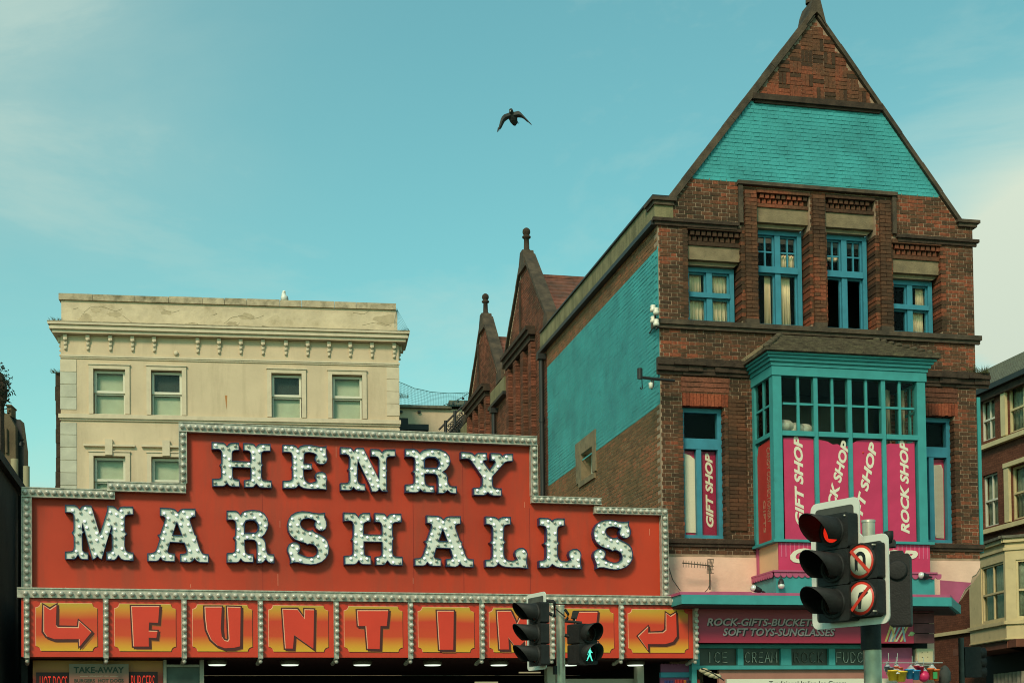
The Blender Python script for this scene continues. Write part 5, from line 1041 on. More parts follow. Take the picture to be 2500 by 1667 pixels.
# take-away kiosk front at the left
kd = -.15
tk = thing('takeaway_kiosk', Gs.P(fl + .8, .14, kd), 'orange and red hot dog kiosk at the left end of the arcade', 'kiosk')
r0 = Gs.rect(80, 1622, 398, 1700, kd); zk_t = zf0 - .03
kgr = ramp_mat('kiosk_gradient', [(0, (.30, .02, .012)), (.90, (.32, .025, .012)), (.96, (.42, .16, .02)), (1, (.42, .18, .025))])
sub('front', kgr, tk, lambda m: m.box(Gs, r0[0], r0[1], .14, zk_t, kd - .5, kd))
nred = mat('neon_red', (.7, .03, .02), .4, var=0, emit=(1, .05, .02, .5)); nback = mat('neon_back', (.03, .006, .006), .5)
ZK = lambda x, y: (x * .2381, 1560 + y * .2381)
for body, x0, x1, y0, lb in (('HOT DOGS', 410, 690, 375, 0), ('BURGERS', 1345, 1585, 368, 0)):
    a = Gs.px(*ZK(x0, y0), kd); c = Gs.px(*ZK(x1, y0), kd); z1_ = a[1]
    sub('sign_back', nback, tk, lambda m: m.box(Gs, a[0] - .06, c[0] + .05, z1_ - .42, z1_ + .06, kd + .001, kd + .01))
    sub('neon_lettering', nred, tk, lambda m: put_text(m, Gs, body, a[0], z1_ - .26, c[0] - a[0], .26, kd + .02, kd + .03, 0, 0, -.012))
bd = thing('menu_board', Gs.P(Gs.px(240, 1640, 0)[0], .9, .0), 'faded pink board headed TAKE-AWAY hanging in front of the hot dog kiosk', 'sign')
rb = Gs.rect(*ZK(708, 250), *ZK(1320, 470), 0.)
zbt = min(rb[3], zf0 - .03)
sub('board', ramp_mat('menu_gradient', [(0, (.24, .06, .05)), (.55, (.26, .07, .055)), (.9, (.20, .13, .08)), (1, (.19, .17, .11))]), bd, lambda m: m.box(Gs, rb[0], rb[1], zbt - .75, zbt, -.03, 0))
dk = mat('menu_dark_print', (.022, .035, .02), .6); pl_ = mat('menu_pale_print', (.42, .36, .26), .6)
def mline(body, x0, x1, yb, yt, m_, off=.02):
    a = Gs.px(*ZK(x0, yb), 0); c = Gs.px(*ZK(x1, yb), 0); h = Gs.px(*ZK(x0, yt), 0)[1] - a[1]
    sub('lettering', m_, bd, lambda m: put_text(m, Gs, body, a[0], a[1], c[0] - a[0], h, .001, .006, 0, 0, off))
mline('TAKE-AWAY', 755, 1272, 345, 280, dk, .03); mline('ESTABLISHED 1905', 920, 1112, 385, 370, pl_, 0); mline('BURGERS  HOT DOGS', 762, 1268, 440, 405, dk, .03)
sub('rule', pl_, bd, lambda m: [m.box(Gs, *Gs.rect(*ZK(a, 376), *ZK(b_, 379), 0), .001, .004) for a, b_ in ((820, 905), (1125, 1212))])
pb = thing('poster_frame', Gs.P(Gs.px(448, 1640, 0)[0], 1.0, .0), 'grey green poster in a pale upright frame right of the hot dog kiosk', 'poster')
rp = Gs.rect(*ZK(1675, 270), *ZK(2092, 470), -.1)
sub('frame', wp, pb, lambda m: (m.box(Gs, rp[0], rp[0] + .05, 1.0, zf0 - .02, -.14, -.08), m.box(Gs, rp[1] - .07, rp[1], 1.0, zf0 - .02, -.14, -.08), m.box(Gs, rp[0] + .053, rp[1] - .073, rp[3] - .02, rp[3] + .02, -.14, -.08)))
sub('sheet', mat('poster_print', (.05, .07, .055), .5, var=.4, scale=3), pb, lambda m: m.box(Gs, rp[0] + .05, rp[1] - .07, 1.0, rp[3] - .02, -.13, -.12))
# shop awning seen under the right end of the fascia
ZS = lambda x, y: (1560 + x * .21259, 1560 + y * .21259)
aw = thing('scalloped_awning', Fc.P(.5, 2.6, .6), 'purple scalloped awning above a turquoise strip under the right end of the fascia', 'awning')
rr = Fc.rect(*ZS(250, 270), *ZS(620, 375), .5)
purple = mat('purple_paint', (.20, .06, .13), .7, var=.1)
def scal(m):
    m.box(Fc, rr[0], rr[1], rr[2], rr[3] - .04, .45, .5); u = rr[0]
    while u < rr[1] - .04: m.prism(Fc, [(u + .03 + .03 * cos(t), rr[3] - .04 + .03 * sin(t)) for t in [k_ * pi / 5 for k_ in range(6)]], .45, .5); u += .06
sub('valance', purple, aw, scal)
r2_ = Fc.rect(*ZS(245, 376), *ZS(640, 435), .5)
sub('strip', blue_wood, aw, lambda m: m.box(Fc, r2_[0], r2_[1], r2_[2], r2_[3] - .003, .44, .52)); sub('fascia', purple, aw, lambda m: m.box(Fc, r2_[0], r2_[1], r2_[2] - .3, r2_[2] - .003, .44, .5))
gs_ = thing('hanging_goods', Fc.P(.6, 2.3, .6), 'dark red and blue folded goods hanging below the turquoise strip', 'merchandise')
for c_, x0, x1, y in (((.30, .02, .02), 410, 520, 460), ((.02, .03, .12), 290, 400, 470), ((.35, .03, .02), 600, 705, 460), ((.45, .16, .03), 515, 545, 465), ((.02, .03, .06), 550, 600, 470)):
    r3 = Fc.rect(*ZS(x0, y), *ZS(x1, 560), .6); sub('cloth', mat('cloth_%d' % int(x0), c_, .8, var=.3, scale=12), gs_, lambda m: drape(m, Fc, r3[0], r3[1], r3[2] - .2, r3[3], .6, 3, .02))

# ================================================================ cream building
cb = thing('cream_building', Cr.P(0, 0, -3), 'cream rendered building with a flaking parapet, bracketed cornice and sash windows', 'building')
CU0, CU1, CZT = -5.16, 5.50, 15.66
WX = [(-4.16, -3.18), (-2.38, -1.42), (1.40, 2.36), (3.34, 4.31)]
WH = [(a, b_, 12.06, 13.49) for a, b_ in WX] + [(a, b_, 9.2, 10.72) for a, b_ in WX]
sub('wall', cream, cb, lambda m: m.prism(Cr, [(CU0, 0), (CU0, 14.55), (CU1, 14.55), (CU1, 0)], -.35, 0, holes=[[(a, c), (a, d), (b_, d), (b_, c)] for a, b_, c, d in WH]))
sub('parapet', cream_peel, cb, lambda m: m.box(Cr, CU0 + .02, CU1 - .03, 14.75, CZT, -.3, -.01))
sub('side_wall', cream, cb, lambda m: (m.box(Cr, CU0, CU0 + .3, 0, 14.5, -7, -.36), m.box(Cr, CU1 - .3, CU1, 0, 14.5, -7, -.36), m.box(Cr, CU0 + .02, CU0 + .3, 14.5, CZT, -7, -.31), m.box(Cr, CU1 - .33, CU1 - .03, 14.5, CZT, -7, -.31), m.box(Cr, CU0, CU1, 0, 14.4, -7.2, -7.01), m.box(Cr, CU0 + .31, CU1 - .34, 14.2, 14.3, -7, -.36)))
u = CU0 - .05; i = 0
while u < CU1 - .1:
    w_ = min(random.choice((.7, 1.05, 1.3)), CU1 + .05 - u); sub('coping_stone', cream_stain, cb, lambda m: m.box(Cr, u, u + w_ - .012, CZT + .002, CZT + .2 + random.uniform(-.012, .012), -.36, .06)); u += w_
def ccor(m):
    for z0, z1, e in ((14.56, 14.66, .22), (14.663, 14.74, .30), (14.743, 14.80, .27), (14.803, 14.87, .34)):
        m.box(Cr, CU0 - e, CU1 + e, z0, z1, -1.2, .02 + e)
sub('cornice', cream_trim, cb, ccor); sub('cornice_top', cream_stain, cb, lambda m: m.box(Cr, CU0 - .35, CU1 + .35, 14.873, 14.90, -1.2, .37))
sub('frieze_mould', cream_trim, cb, lambda m: (m.box(Cr, CU0 - .03, CU1 + .03, 13.86, 13.92, 0, .06), m.box(Cr, CU0 - .01, CU1 + .01, 13.81, 13.857, 0, .035)))
bm = MB(); B0 = Frame((0, 0, 0), (1, 0, 0), (0, -1, 0))
bm.box(B0, -.07, .07, .38, .56, 0, .15); bm.ball(Vector((0, -.12, .40)), .065, 8, sx=(1.1, .8, 1)); bm.box(B0, -.06, .06, .20, .38, 0, .08); bm.ball(Vector((0, -.07, .24)), .06, 8, sx=(1.1, .8, 1)); bm.box(B0, -.05, .05, .05, .20, 0, .06); bm.ball(Vector((0, -.06, .08)), .05, 8)
bm.v = [(x * .85, y * .8, .06 + z_ * .9) for x, y, z_ in bm.v]
bme = bm.mesh('bracket', [cream_trim], Vector((0, 0, 0)))
for j_, x in enumerate((160, 215, 270, 324, 377, 430, 483, 535, 588, 642, 698, 751, 803, 855, 908, 962)):
    if j_ == 5: sub('bracket', cream_trim, cb, lambda m: m.ball(Cr.P(Cr.px(x, 868)[0], 14.05, .04), .08, 8, sx=(1, .6, 1)), label='broken stump of a cornice bracket'); continue
    inst(bme, 'bracket', cb, Cr.P(Cr.px(x, 850)[0], 13.98, 0), .1414)
for sgn, uu in ((-1, CU0), (1, CU1)): inst(bme, 'bracket', cb, Cr.P(uu, 13.98, -.25), .1414 + sgn * pi / 2)
sub('sill_band', cream_stain if False else cream_trim, cb, lambda m: (m.box(Cr, CU0 - .06, CU1 + .05, 11.90, 12.03, 0, .10), m.box(Cr, CU0 - .03, CU1 + .03, 11.84, 11.897, 0, .05)))
quoin = mat('quoin_grey', (.47, .45, .36), .9, var=.12, bump=.3, bscale=10, rnd=.08)
z = 13.78; i = 0
while z > 8:
    h = .40
    if not (11.80 < z - h / 2 < 12.05):
        inst_ = sub('quoin', quoin if z < 13.5 else cream_trim, cb, lambda m: m.box(Cr, CU0 - .015, CU0 + .48 + .0 * i, z - h + .008, z - .008, 0, .02)); sub('quoin', cream_trim, cb, lambda m: m.box(Cr, CU1 - .40, CU1 + .015, z - h + .008, z - .008, 0, .02))
    z -= h; i += 1
refl = mat('room_dim', (.05, .055, .05), .8)
for k_, (a, b_, c, d) in enumerate(WH):
    up_ = k_ < 4
    if not up_ and k_ > 5: continue
    ar = sub('window_surround', cream_trim, cb, lambda m: ((m.box(Cr, a - .14, a - .001, c, d + .12, 0, .06), m.box(Cr, b_ + .001, b_ + .14, c, d + .12, 0, .06), m.box(Cr, a - .002, b_ + .002, d, d + .12, 0, .06), m.box(Cr, a - .16, b_ + .16, d + .123, d + .16, 0, .09))
        + (() if up_ else (m.box(Cr, (a + b_) / 2 - .13, (a + b_) / 2 + .10, d + .02, d + .52, .0, .13), m.box(Cr, a - .3, b_ + .3, d + .30, d + .36, 0, .11)))))
    wn = sub('window', white_frame, cb, lambda m: (frame_box(m, Cr, a + .01, b_ - .01, (c + d) / 2 - .02, d - .03, .075, -.20, -.12), frame_box(m, Cr, a + .02, b_ - .02, c, (c + d) / 2 - .025, .045, -.24, -.17)))
    sub('pane', glass_sky, wn, lambda m: m.box(Cr, a + .08, b_ - .08, (c + d) / 2 + .05, d - .1, -.17, -.163))
    sub('pane', glass_sky, wn, lambda m: m.box(Cr, a + .065, b_ - .065, c + .045, (c + d) / 2 - .07, -.21, -.203))
    sub('blind', refl if k_ in (1, 2) else blind_grey, wn, lambda m: m.box(Cr, a + .03, b_ - .03, (c + d) / 2 - .02, d - .03, -.33, -.30))
    sub('blind', blind_grey, wn, lambda m: m.box(Cr, a + .03, b_ - .03, c + .01, (c + d) / 2 - .024, -.33, -.30))
sub('rust_stain', mat('rust', (.38, .17, .06), .9, var=.3), cb, lambda m: m.prism(Cr, [(Cr.px(549, 965)[0], Cr.px(549, 965)[1]), (Cr.px(555, 965)[0], Cr.px(555, 965)[1]), (Cr.px(553, 1000)[0], Cr.px(553, 1000)[1])], .0, .003))
# flaked patches and cracks on the parapet: each a shallow scar of bare render
flake = mat('bare_render', (.47, .37, .24), .95, var=.2, bump=.4); crk = mat('crack_dark', (.20, .16, .09), .95)
Z1 = lambda x, y: (x * .4677, 650 + y * .4677)
def blob(m, cx_, cy_, rx, ry, d, n=16, mi=0):
    p = Cr.px(*Z1(cx_, cy_), 0); e = .0062 * 1.0
    m.prism(Cr, [(p[0] + rx * e * cos(t) * random.uniform(.6, 1.15), p[1] + ry * e * sin(t) * random.uniform(.6, 1.15)) for t in [2 * pi * k2 / n for k2 in range(n)]], d - .002, d + .002, mi)
random.seed(11)
sub('flaked_patch', flake, cb, lambda m: [blob(m, *q, -.008) for q in ((990, 310, 40, 16), (2010, 280, 60, 34), (450, 275, 40, 30), (600, 250, 40, 14), (870, 240, 36, 12), (830, 320, 60, 8), (1290, 260, 44, 18), (1210, 300, 28, 14), (1380, 320, 20, 10), (500, 230, 26, 14))], kind='stuff')
def crack(m, pts, w_=.007):
    q = [Cr.px(*Z1(*p), 0) for p in pts]; out_ = []
    for i in range(len(q) - 1):
        for f in (0, .33, .66): out_.append((q[i][0] + (q[i + 1][0] - q[i][0]) * f + random.uniform(-.02, .02), q[i][1] + (q[i + 1][1] - q[i][1]) * f + random.uniform(-.02, .02)))
    m.prism(Cr, out_ + [(u + w_ * .3, z_ + w_) for u, z_ in reversed(out_)], -.012, -.004)
sub('crack', crk, cb, lambda m: [crack(m, p) for p in ([(440, 240), (470, 215), (530, 210), (600, 235), (650, 220)], [(400, 300), (430, 250), (440, 240)], [(640, 260), (700, 300), (760, 310), (890, 320)], [(850, 225), (900, 240), (960, 225)], [(960, 310), (1000, 295), (1050, 300)], [(1170, 300), (1200, 270), (1250, 260), (1330, 275), (1400, 245)], [(1180, 330), (1230, 310), (1260, 290)], [(1340, 340), (1370, 310), (1440, 320), (1510, 330)], [(1890, 310), (1960, 290), (2040, 310), (2050, 270)], [(1840, 245), (1900, 250), (1950, 220)], [(520, 290), (560, 330), (600, 325)], [(380, 225), (420, 215)], [(1100, 260), (1150, 240)])], kind='stuff')
# weeds in the gutters and corners
leafm = mat('weed_green', (.07, .075, .03), .9, var=.4, scale=8)
def weeds(name, p, r, n, label, cat='plant', grp=None):
    m = MB()
    for _ in range(n):
        q = Vector(p) + Vector((random.uniform(-r, r), random.uniform(-.2, .2) * r, 0)); h = random.uniform(.3, 1) * r; dx, dy = random.uniform(-.5, .5) * h, random.uniform(-.4, .4) * h; w_ = r * .035
        m.add([q, q + Vector((w_, 0, 0)), q + Vector((dx + w_, dy, h * .6)), q + Vector((dx * 1.9, dy * 1.9, h))], [(0, 1, 2, 3)]); m.add([q, q + Vector((0, w_ * 2, 0)), q + Vector((dx * 1.2, dy, h * .8))], [(0, 1, 2)])
    return tag(m.build(name, leafm, at=p), label, cat, grp)
weeds('weed_tuft', Cr.P(CU0 - .1, 14.9, .1), .2, 90, 'tuft of weeds growing on the left end of the cream cornice')
weeds('weed_tuft', Cr.P(CU0 - .15, 13.35, -.1), .16, 70, 'weeds sprouting from the top of the dark pipe beside the cream wall')
weeds('weed_tuft', Cr.P(CU1 + .08, 12.8, -.1), .22, 60, 'small dark weed growing out of the right edge of the cream building')
weeds('weed_tuft', Fc.P(6.65, 8.64, .1), .17, 90, 'weeds overgrowing the right end of the cornice on the brick building')
weeds('weed_tuft', Fc.P(2.0, 8.6, .1), .16, 50, 'dry weeds at the left end of the bay roof')
dp = thing('waste_pipe', Cr.P(CU0 - .15, 8, -.15), 'dark ragged pipe stack running down beside the left edge of the cream building', 'pipe')
sub('stack', stone_soot, dp, lambda m: [m.box(Cr, CU0 - .17 - random.uniform(0, .05), CU0 - .02, 8 + i * .45, 8.44 + i * .45, -.5, -.15) for i in range(12)])
# ---------------------------------------------------------------- gull on the parapet
feather_w = mat('gull_white', (.78, .78, .72), .8, var=.05); feather_g = mat('gull_grey', (.32, .34, .34), .8, var=.1)
gp = Cr.P(Cr.px(694, 733, -.15)[0], CZT + .2, -.15)
def remesh(o, vs):
    md = o.modifiers.new('r', 'REMESH'); md.mode = 'VOXEL'; md.voxel_size = vs; md.use_smooth_shade = True
gu = thing('gull', gp, 'white gull sitting on the coping of the cream building', 'bird')
o = sub('body', feather_w, gu, lambda m: (m.ball(gp + Vector((0, 0, .12)), .12, 14, sx=(.85, 1.3, 1.05)), m.ball(gp + Vector((-.01, -.03, .22)), .085, 12, sx=(.9, 1, 1.3)), m.ball(gp + Vector((0, -.05, .31)), .058, 12), m.ball(gp + Vector((.0, .17, .08)), .06, 10, sx=(.8, 1.8, .5)), m.lathe(gp + Vector((-.0, -.1, .30)), (.9, -.45, -.1), [(0, .018), (.05, .004)], 6))); remesh(o, .012)
sub('wing', feather_g, gu, lambda m: (m.ball(gp + Vector((.085, .07, .13)), .1, 10, sx=(.35, 1.6, .9))))
sub('wing', feather_g, gu, lambda m: (m.ball(gp + Vector((-.085, .07, .13)), .1, 10, sx=(.35, 1.6, .9))))
sub('beak', mat('beak_yellow', (.6, .4, .06), .5), gu, lambda m: m.lathe(gp + Vector((.02, -.1, .305)), (.8, -.6, -.12), [(0, .014), (.045, .003)], 6))
sub('leg', mat('leg_pink', (.5, .3, .25), .6), gu, lambda m: m.tube([gp + Vector((-.03, 0, 0)), gp + Vector((-.03, 0, .06))], .008, 6)); sub('leg', mat('leg_pink', (.5, .3, .25), .6), gu, lambda m: m.tube([gp + Vector((.03, 0, 0)), gp + Vector((.03, 0, .06))], .008, 6))
# ---------------------------------------------------------------- pigeon in flight
ZBd = lambda x, y: (1190 + x * .06378, 240 + y * .06378)
BP = frame_at(1263, 24, .1)
fd = mat('pigeon_dark', (.035, .038, .034), .8, var=.4, scale=14); 
def bp2(x, y, d=0): return BP.P(*BP.px(*ZBd(x, y), d), d)
ctr = bp2(950, 700)
pg = thing('pigeon', ctr, 'dark pigeon flying across the sky with its wings swept down', 'bird')
def wing(m, top_, bot_, dl):
    n = len(top_); vs = []
    for i, (a, b_) in enumerate(zip(top_, bot_)):
        f = i / (n - 1); dd = dl * sin(f * 1.6)
        th = .016 * (1 - f) + .006
        vs += [bp2(*a, dd + th), bp2((a[0] + b_[0]) / 2, (a[1] + b_[1]) / 2, dd + th * 1.6 + .01), bp2(*b_, dd + th * .5 - .05), bp2(*b_, dd - th * .5 - .05), bp2((a[0] + b_[0]) / 2, (a[1] + b_[1]) / 2, dd - th), bp2(*a, dd - th)]
    fs = [tuple(range(6)), tuple(range(6 * (n - 1), 6 * n))]
    for i in range(n - 1):
        for k2 in range(6): fs.append((i * 6 + k2, i * 6 + (k2 + 1) % 6, (i + 1) * 6 + (k2 + 1) % 6, (i + 1) * 6 + k2))
    m.add(vs, fs)
def pigeon(m):
    m.lathe(bp2(900, 470, .08), bp2(990, 800, -.06) - bp2(900, 470, .08), [(-.03, .0), (-.02, .03), (.02, .037), (.05, .034), (.09, .055), (.15, .075), (.21, .066), (.28, .035), (.31, .01)], 14)
    wing(m, [(930, 520), (760, 580), (640, 620), (560, 700), (510, 800), (470, 950), (430, 1100), (365, 1320)], [(900, 780), (810, 800), (740, 840), (660, 910), (600, 1020), (555, 1130), (500, 1200), (390, 1315)], .1)
    wing(m, [(900, 520), (1030, 525), (1180, 490), (1260, 530), (1380, 660), (1490, 780), (1600, 900), (1710, 1030)], [(960, 780), (1090, 760), (1200, 745), (1310, 760), (1400, 810), (1500, 900), (1600, 985), (1690, 1038)], .1)
    t_ = [bp2(930, 800, .0), bp2(1080, 790, .0), bp2(1250, 965, -.12), bp2(1110, 995, -.12), bp2(985, 1020, -.12)]
    m.add(t_ + [v + BP.N * -.014 for v in t_], [(0, 1, 2, 3, 4), (5, 6, 7, 8, 9)] + [(i, (i + 1) % 5, 5 + (i + 1) % 5, 5 + i) for i in range(5)])
o = sub('body', fd, pg, pigeon); remesh(o, .0075)
sub('wing_tip', fd, pg, lambda m: [m.add([bp2(*a), bp2(*b_), bp2(*c), bp2(*a, -.01), bp2(*b_, -.01), bp2(*c, -.01)], [(0, 1, 2), (3, 4, 5), (0, 1, 4, 3), (1, 2, 5, 4), (2, 0, 3, 5)]) for a, b_, c in (((430, 1130), (400, 1120), (360, 1325)), ((460, 1150), (430, 1140), (412, 1310)), ((500, 1180), (470, 1160), (462, 1270)), ((1600, 900), (1640, 960), (1718, 1030)), ((1590, 950), (1610, 940), (1690, 1045)))])
sub('beak', mat('beak_pale', (.7, .66, .6), .5), pg, lambda m: m.ball(bp2(873, 500, .10), .011, 6))

# ================================================================ behind: low cream building, hut, railing, net
ZB = lambda x, y: (950 + x * .3381, 560 + y * .3381)
lowF = frame_at(1040, 52, .14)
lb = thing('low_building', lowF.P(1, 0, -2), 'low cream rendered building with a dark eave behind the gap between the houses', 'building')
r_ = lowF.rect(*ZB(60, 1290), *ZB(560, 1500))
sub('wall', cream, lb, lambda m: m.box(lowF, r_[0] - .5, r_[1] + 1.5, 0, r_[3], -5, 0))
sub('eave', slate, lb, lambda m: (m.box(lowF, r_[0] + 1.9, r_[1] + 1.6, r_[3] + .12, r_[3] + .28, -5, .25), m.box(lowF, r_[0] - .6, r_[0] + 2.0, r_[3] + .003, r_[3] + .1, -5, .15)))
sub('vent', black_iron, lb, lambda m: [m.box(lowF, *lowF.rect(*ZB(x, 1310), *ZB(x + 22, 1325), .01), 0, .1) for x in (75, 205)])
hutF = frame_at(1005, 49, .14); r_ = hutF.rect(*ZB(75, 1352), *ZB(262, 1480))
hu = thing('roof_hut', hutF.P((r_[0] + r_[1]) / 2, r_[2], -.5), 'grey shed with a black overhanging flat roof behind the cream building', 'shed')
gw = mat('grey_boards', (.12, .13, .11), .8, var=.15)
sub('wall', gw, hu, lambda m: [m.box(hutF, r_[0] - .3 + i * .24, r_[0] - .3 + i * .24 + .225, r_[2] - 1.5, r_[3] - .5, -1.5 + .01 * (i % 2), -.02 + .012 * (i % 2)) for i in range(12)])
sub('roof', black_iron, hu, lambda m: (m.box(hutF, r_[0] - .4, r_[1] + .1, r_[3] - .5, r_[3] - .3, -1.6, .25), m.box(hutF, r_[0] - .4, r_[1] - .6, r_[3] - .28, r_[3] - .05, -1.6, .05)))
wl = sub('lamp', cer, hu, lambda m: m.ball(hutF.P(*hutF.px(*ZB(207, 1430), .1), .1), .07, 8))
ra_ = thing('iron_railing', lowF.P(0, 0, 3), 'ornate black iron railing climbing to the right behind the red sign', 'railing')
RF = frame_at(1100, 47, .14)
def rp_(x, y): return RF.P(*RF.px(*ZB(x, y)))
sub('rail', black_iron, ra_, lambda m: (m.tube([rp_(360, 1445), rp_(560, 1245)], .035, 6), m.tube([rp_(420, 1480), rp_(560, 1330)], .03, 6)))
sub('post', black_iron, ra_, lambda m: [m.tube([rp_(x, y), rp_(x, y + 110)], .06, 6) for x, y in ((408, 1380), (475, 1310), (553, 1235))])
sub('scrollwork', black_iron, ra_, lambda m: [m.lathe(rp_(430 + i * 13 + random.uniform(-3, 3), 1430 - i * 13 + j * 34), RF.N, [(-.01, .085), (.01, .085), (.01, .06), (-.01, .06), (-.01, .085)], 8) for i in range(9) for j in range(3)])
sub('back_roof', slate, ra_, lambda m: m.prism(RF, [RF.px(*ZB(x, y), -.3) for x, y in ((430, 1470), (545, 1370), (545, 1500), (430, 1500))], -.4, -.3))
nw = mat('net_thread', (.05, .16, .17), .8, var=0)
NF = frame_at(1060, 45, .14)
def net(m):
    edge = [(70, 1100), (180, 1155), (300, 1178), (430, 1178), (575, 1168)]; low = [(70, 1270), (180, 1272), (300, 1272), (430, 1280), (565, 1285)]
    def at_(L, f): k2 = min(int(f * 4), 3); g = f * 4 - k2; return (L[k2][0] + (L[k2 + 1][0] - L[k2][0]) * g, L[k2][1] + (L[k2 + 1][1] - L[k2][1]) * g)
    def q(f, h): a = at_(edge, f); b_ = at_(low, f); return NF.P(*NF.px(*ZB(a[0] + (b_[0] - a[0]) * h, a[1] + (b_[1] - a[1]) * h), 0), .15 * sin(f * 5 + h * 3))
    for i in range(45): m.tube([q(i / 44, h / 4) for h in range(5)], .0035, 3, caps=False)
    for j in range(13): m.tube([q(i / 16, j / 12) for i in range(17)], .0035 if j else .012, 3, caps=False)
nm = MB(); net(nm); tag(nm.build('bird_net', nw), 'fine bird netting sagging between the cream building and the brick gables', 'net', kind='stuff')
nm = MB()
for s_, pts in ((-1, [(150 / .4677, 150 / .4677)]),): pass
a = Cr.P(CU1 - .02, CZT, .0); c = Cr.P(CU1 + .33, 14.9, .3)
for k2 in range(9): nm.tube([a + (c - a) * f + Vector((-.25 * sin(pi * f) * k2 / 8, -.03 * k2, -.35 * sin(pi * f) * k2 / 8)) for f in [i / 8 for i in range(9)]], .004, 3, caps=False)
tag(nm.build('bird_net', nw), 'thin netting stretched from the parapet to the right end of the cream cornice', 'net', kind='stuff')
nm = MB(); pts = [rp_(388, 1272), rp_(430, 1255), rp_(463, 1245), rp_(498, 1228), rp_(533, 1208), rp_(575, 1180)]
nm.tube(pts, .01, 4); [nm.ball(p - Vector((0, 0, .06)), .05, 6) for p in pts[1:5]]
tag(nm.build('festoon_lights', black_iron), 'short string of tiny dark bulbs hanging above the iron railing', 'lights')

# ================================================================ left edge: buildings in shade
LF = Frame(((50 - 1250) / 3450 * 25.2, 25.2, 0), (-sin(YA), cos(YA), 0), (cos(YA), sin(YA), 0))
shade_wall = mat('wall_in_shade', (.018, .018, .014), .85, var=.4, scale=2, bump=.3, bscale=14)  # near-black colour stands in for the shade on this wall
bk = thing('shaded_building', LF.P(-3, 0, -2), 'building in shade at the extreme left beside the red sign, coloured near black', 'building')
sub('wall', shade_wall, bk, lambda m: (m.box(LF, -3.4, -.05, 0, 6.1, -6, 0), m.box(LF, -3.45, -.0, 6.103, 6.25, -6, .1)))
sub('pipe', mat('beige_pipe', (.34, .29, .17), .6), bk, lambda m: m.tube([LF.P(-.15, 5.6, .12), LF.P(-.15, 6.6, .12)], .06, 8))
sub('pipe', shade_wall, bk, lambda m: m.tube([LF.P(-.6, 0, .1), LF.P(-.6, 6.0, .1)], .07, 8))
sub('bracket', cer, bk, lambda m: m.ball(LF.P(-.1, Gs.px(42, 1585, 0)[1] - .0, .25), .10, 8, sx=(.9, .9, 1)))
BF2 = frame_at(20, 38, .1)
bx = BF2.rect(-90, 1004, 37, 1300)
br = thing('brown_building', BF2.P(bx[1] - 2, 0, -2), 'old brown brick house with a chimney stub at the left edge of the picture', 'building')
dbr = mat('brown_wall', (.13, .095, .055), .95, var=.3, scale=2, bump=.6, bscale=18, dirt=.6, dcol=(.05, .04, .028), dscale=1)
q = lambda x, y: BF2.px(x * .5357, 720 + y * .5357)
sub('wall', dbr, br, lambda m: m.prism(BF2, [(bx[0], 0), q(-60, 545), q(5, 530), q(40, 545), q(70, 600), (q(80, 800)[0], 0)], -.7, 0))
sub('chimney', dbr, br, lambda m: (m.prism(BF2, [q(27, 540), q(27, 503), q(47, 503), q(47, 548)], -.6, -.1), m.prism(BF2, [q(24, 503), q(24, 497), q(50, 497), q(50, 503)], -.65, -.05)))
sub('roof_edge', black_iron, br, lambda m: m.prism(BF2, [q(40, 540), q(68, 556), q(80, 556), q(98, 690), q(98, 1000), (q(90, 1000)[0], 0), (q(70, 700)[0], 0)], -.75, -.3))
sub('vent_pipe', black_iron, br, lambda m: m.tube([BF2.P(*q(98, 690), .05), BF2.P(*q(104, 675), .05), BF2.P(*q(102, 660), .05)], .07, 8))
sub('drainpipe', MAT['beige_pipe'], br, lambda m: m.tube([BF2.P(*q(72, 1000), .15), BF2.P(*q(72, 752), .15)], .10, 8))
sub('cable_tray', dbr, br, lambda m: (m.tube([BF2.P(*q(10, 600), .05), BF2.P(*q(12, 720), .05)], .04, 6), m.tube([BF2.P(*q(30, 610), .05), BF2.P(*q(32, 720), .05)], .04, 6)))
SH = frame_at(5, 36, 0)
def sq(x, y): return SH.px(x * .5357, 720 + y * .5357)
ch = thing('old_chimney', SH.P(*sq(-20, 740), 0), 'dark bushy topped chimney stack cut by the left edge of the picture', 'chimney')
sub('stack', stone_soot, ch, lambda m: m.prism(SH, [(sq(-60, 700)[0], 5), sq(-60, 360), sq(0, 350), sq(12, 385), sq(20, 430), sq(14, 480), sq(4, 490), sq(2, 1000)], -.25, 0))
lm_ = MB()
for _ in range(500):
    a = random.uniform(0, 2 * pi); rr_ = random.uniform(.1, 1); p = SH.P(sq(8, 430)[0] + cos(a) * rr_ * .24, sq(8, 430)[1] + sin(a) * rr_ * .62, random.uniform(-.3, .3)); e = .06
    lm_.add([p, p + Vector((random.uniform(-e, e), random.uniform(-e, e), random.uniform(-e, e))), p + Vector((random.uniform(-e, e) * 1.4, random.uniform(-e, e), random.uniform(0, e) * 1.6))], [(0, 1, 2)])
sub('ivy', mat('dark_leaf', (.018, .022, .012), .9), ch, lambda m: setattr(m, 'v', lm_.v) or setattr(m, 'f', lm_.f) or setattr(m, 'm', lm_.m) or setattr(m, 'sm', lm_.sm) or setattr(m, 'tone', lm_.tone), kind='stuff')

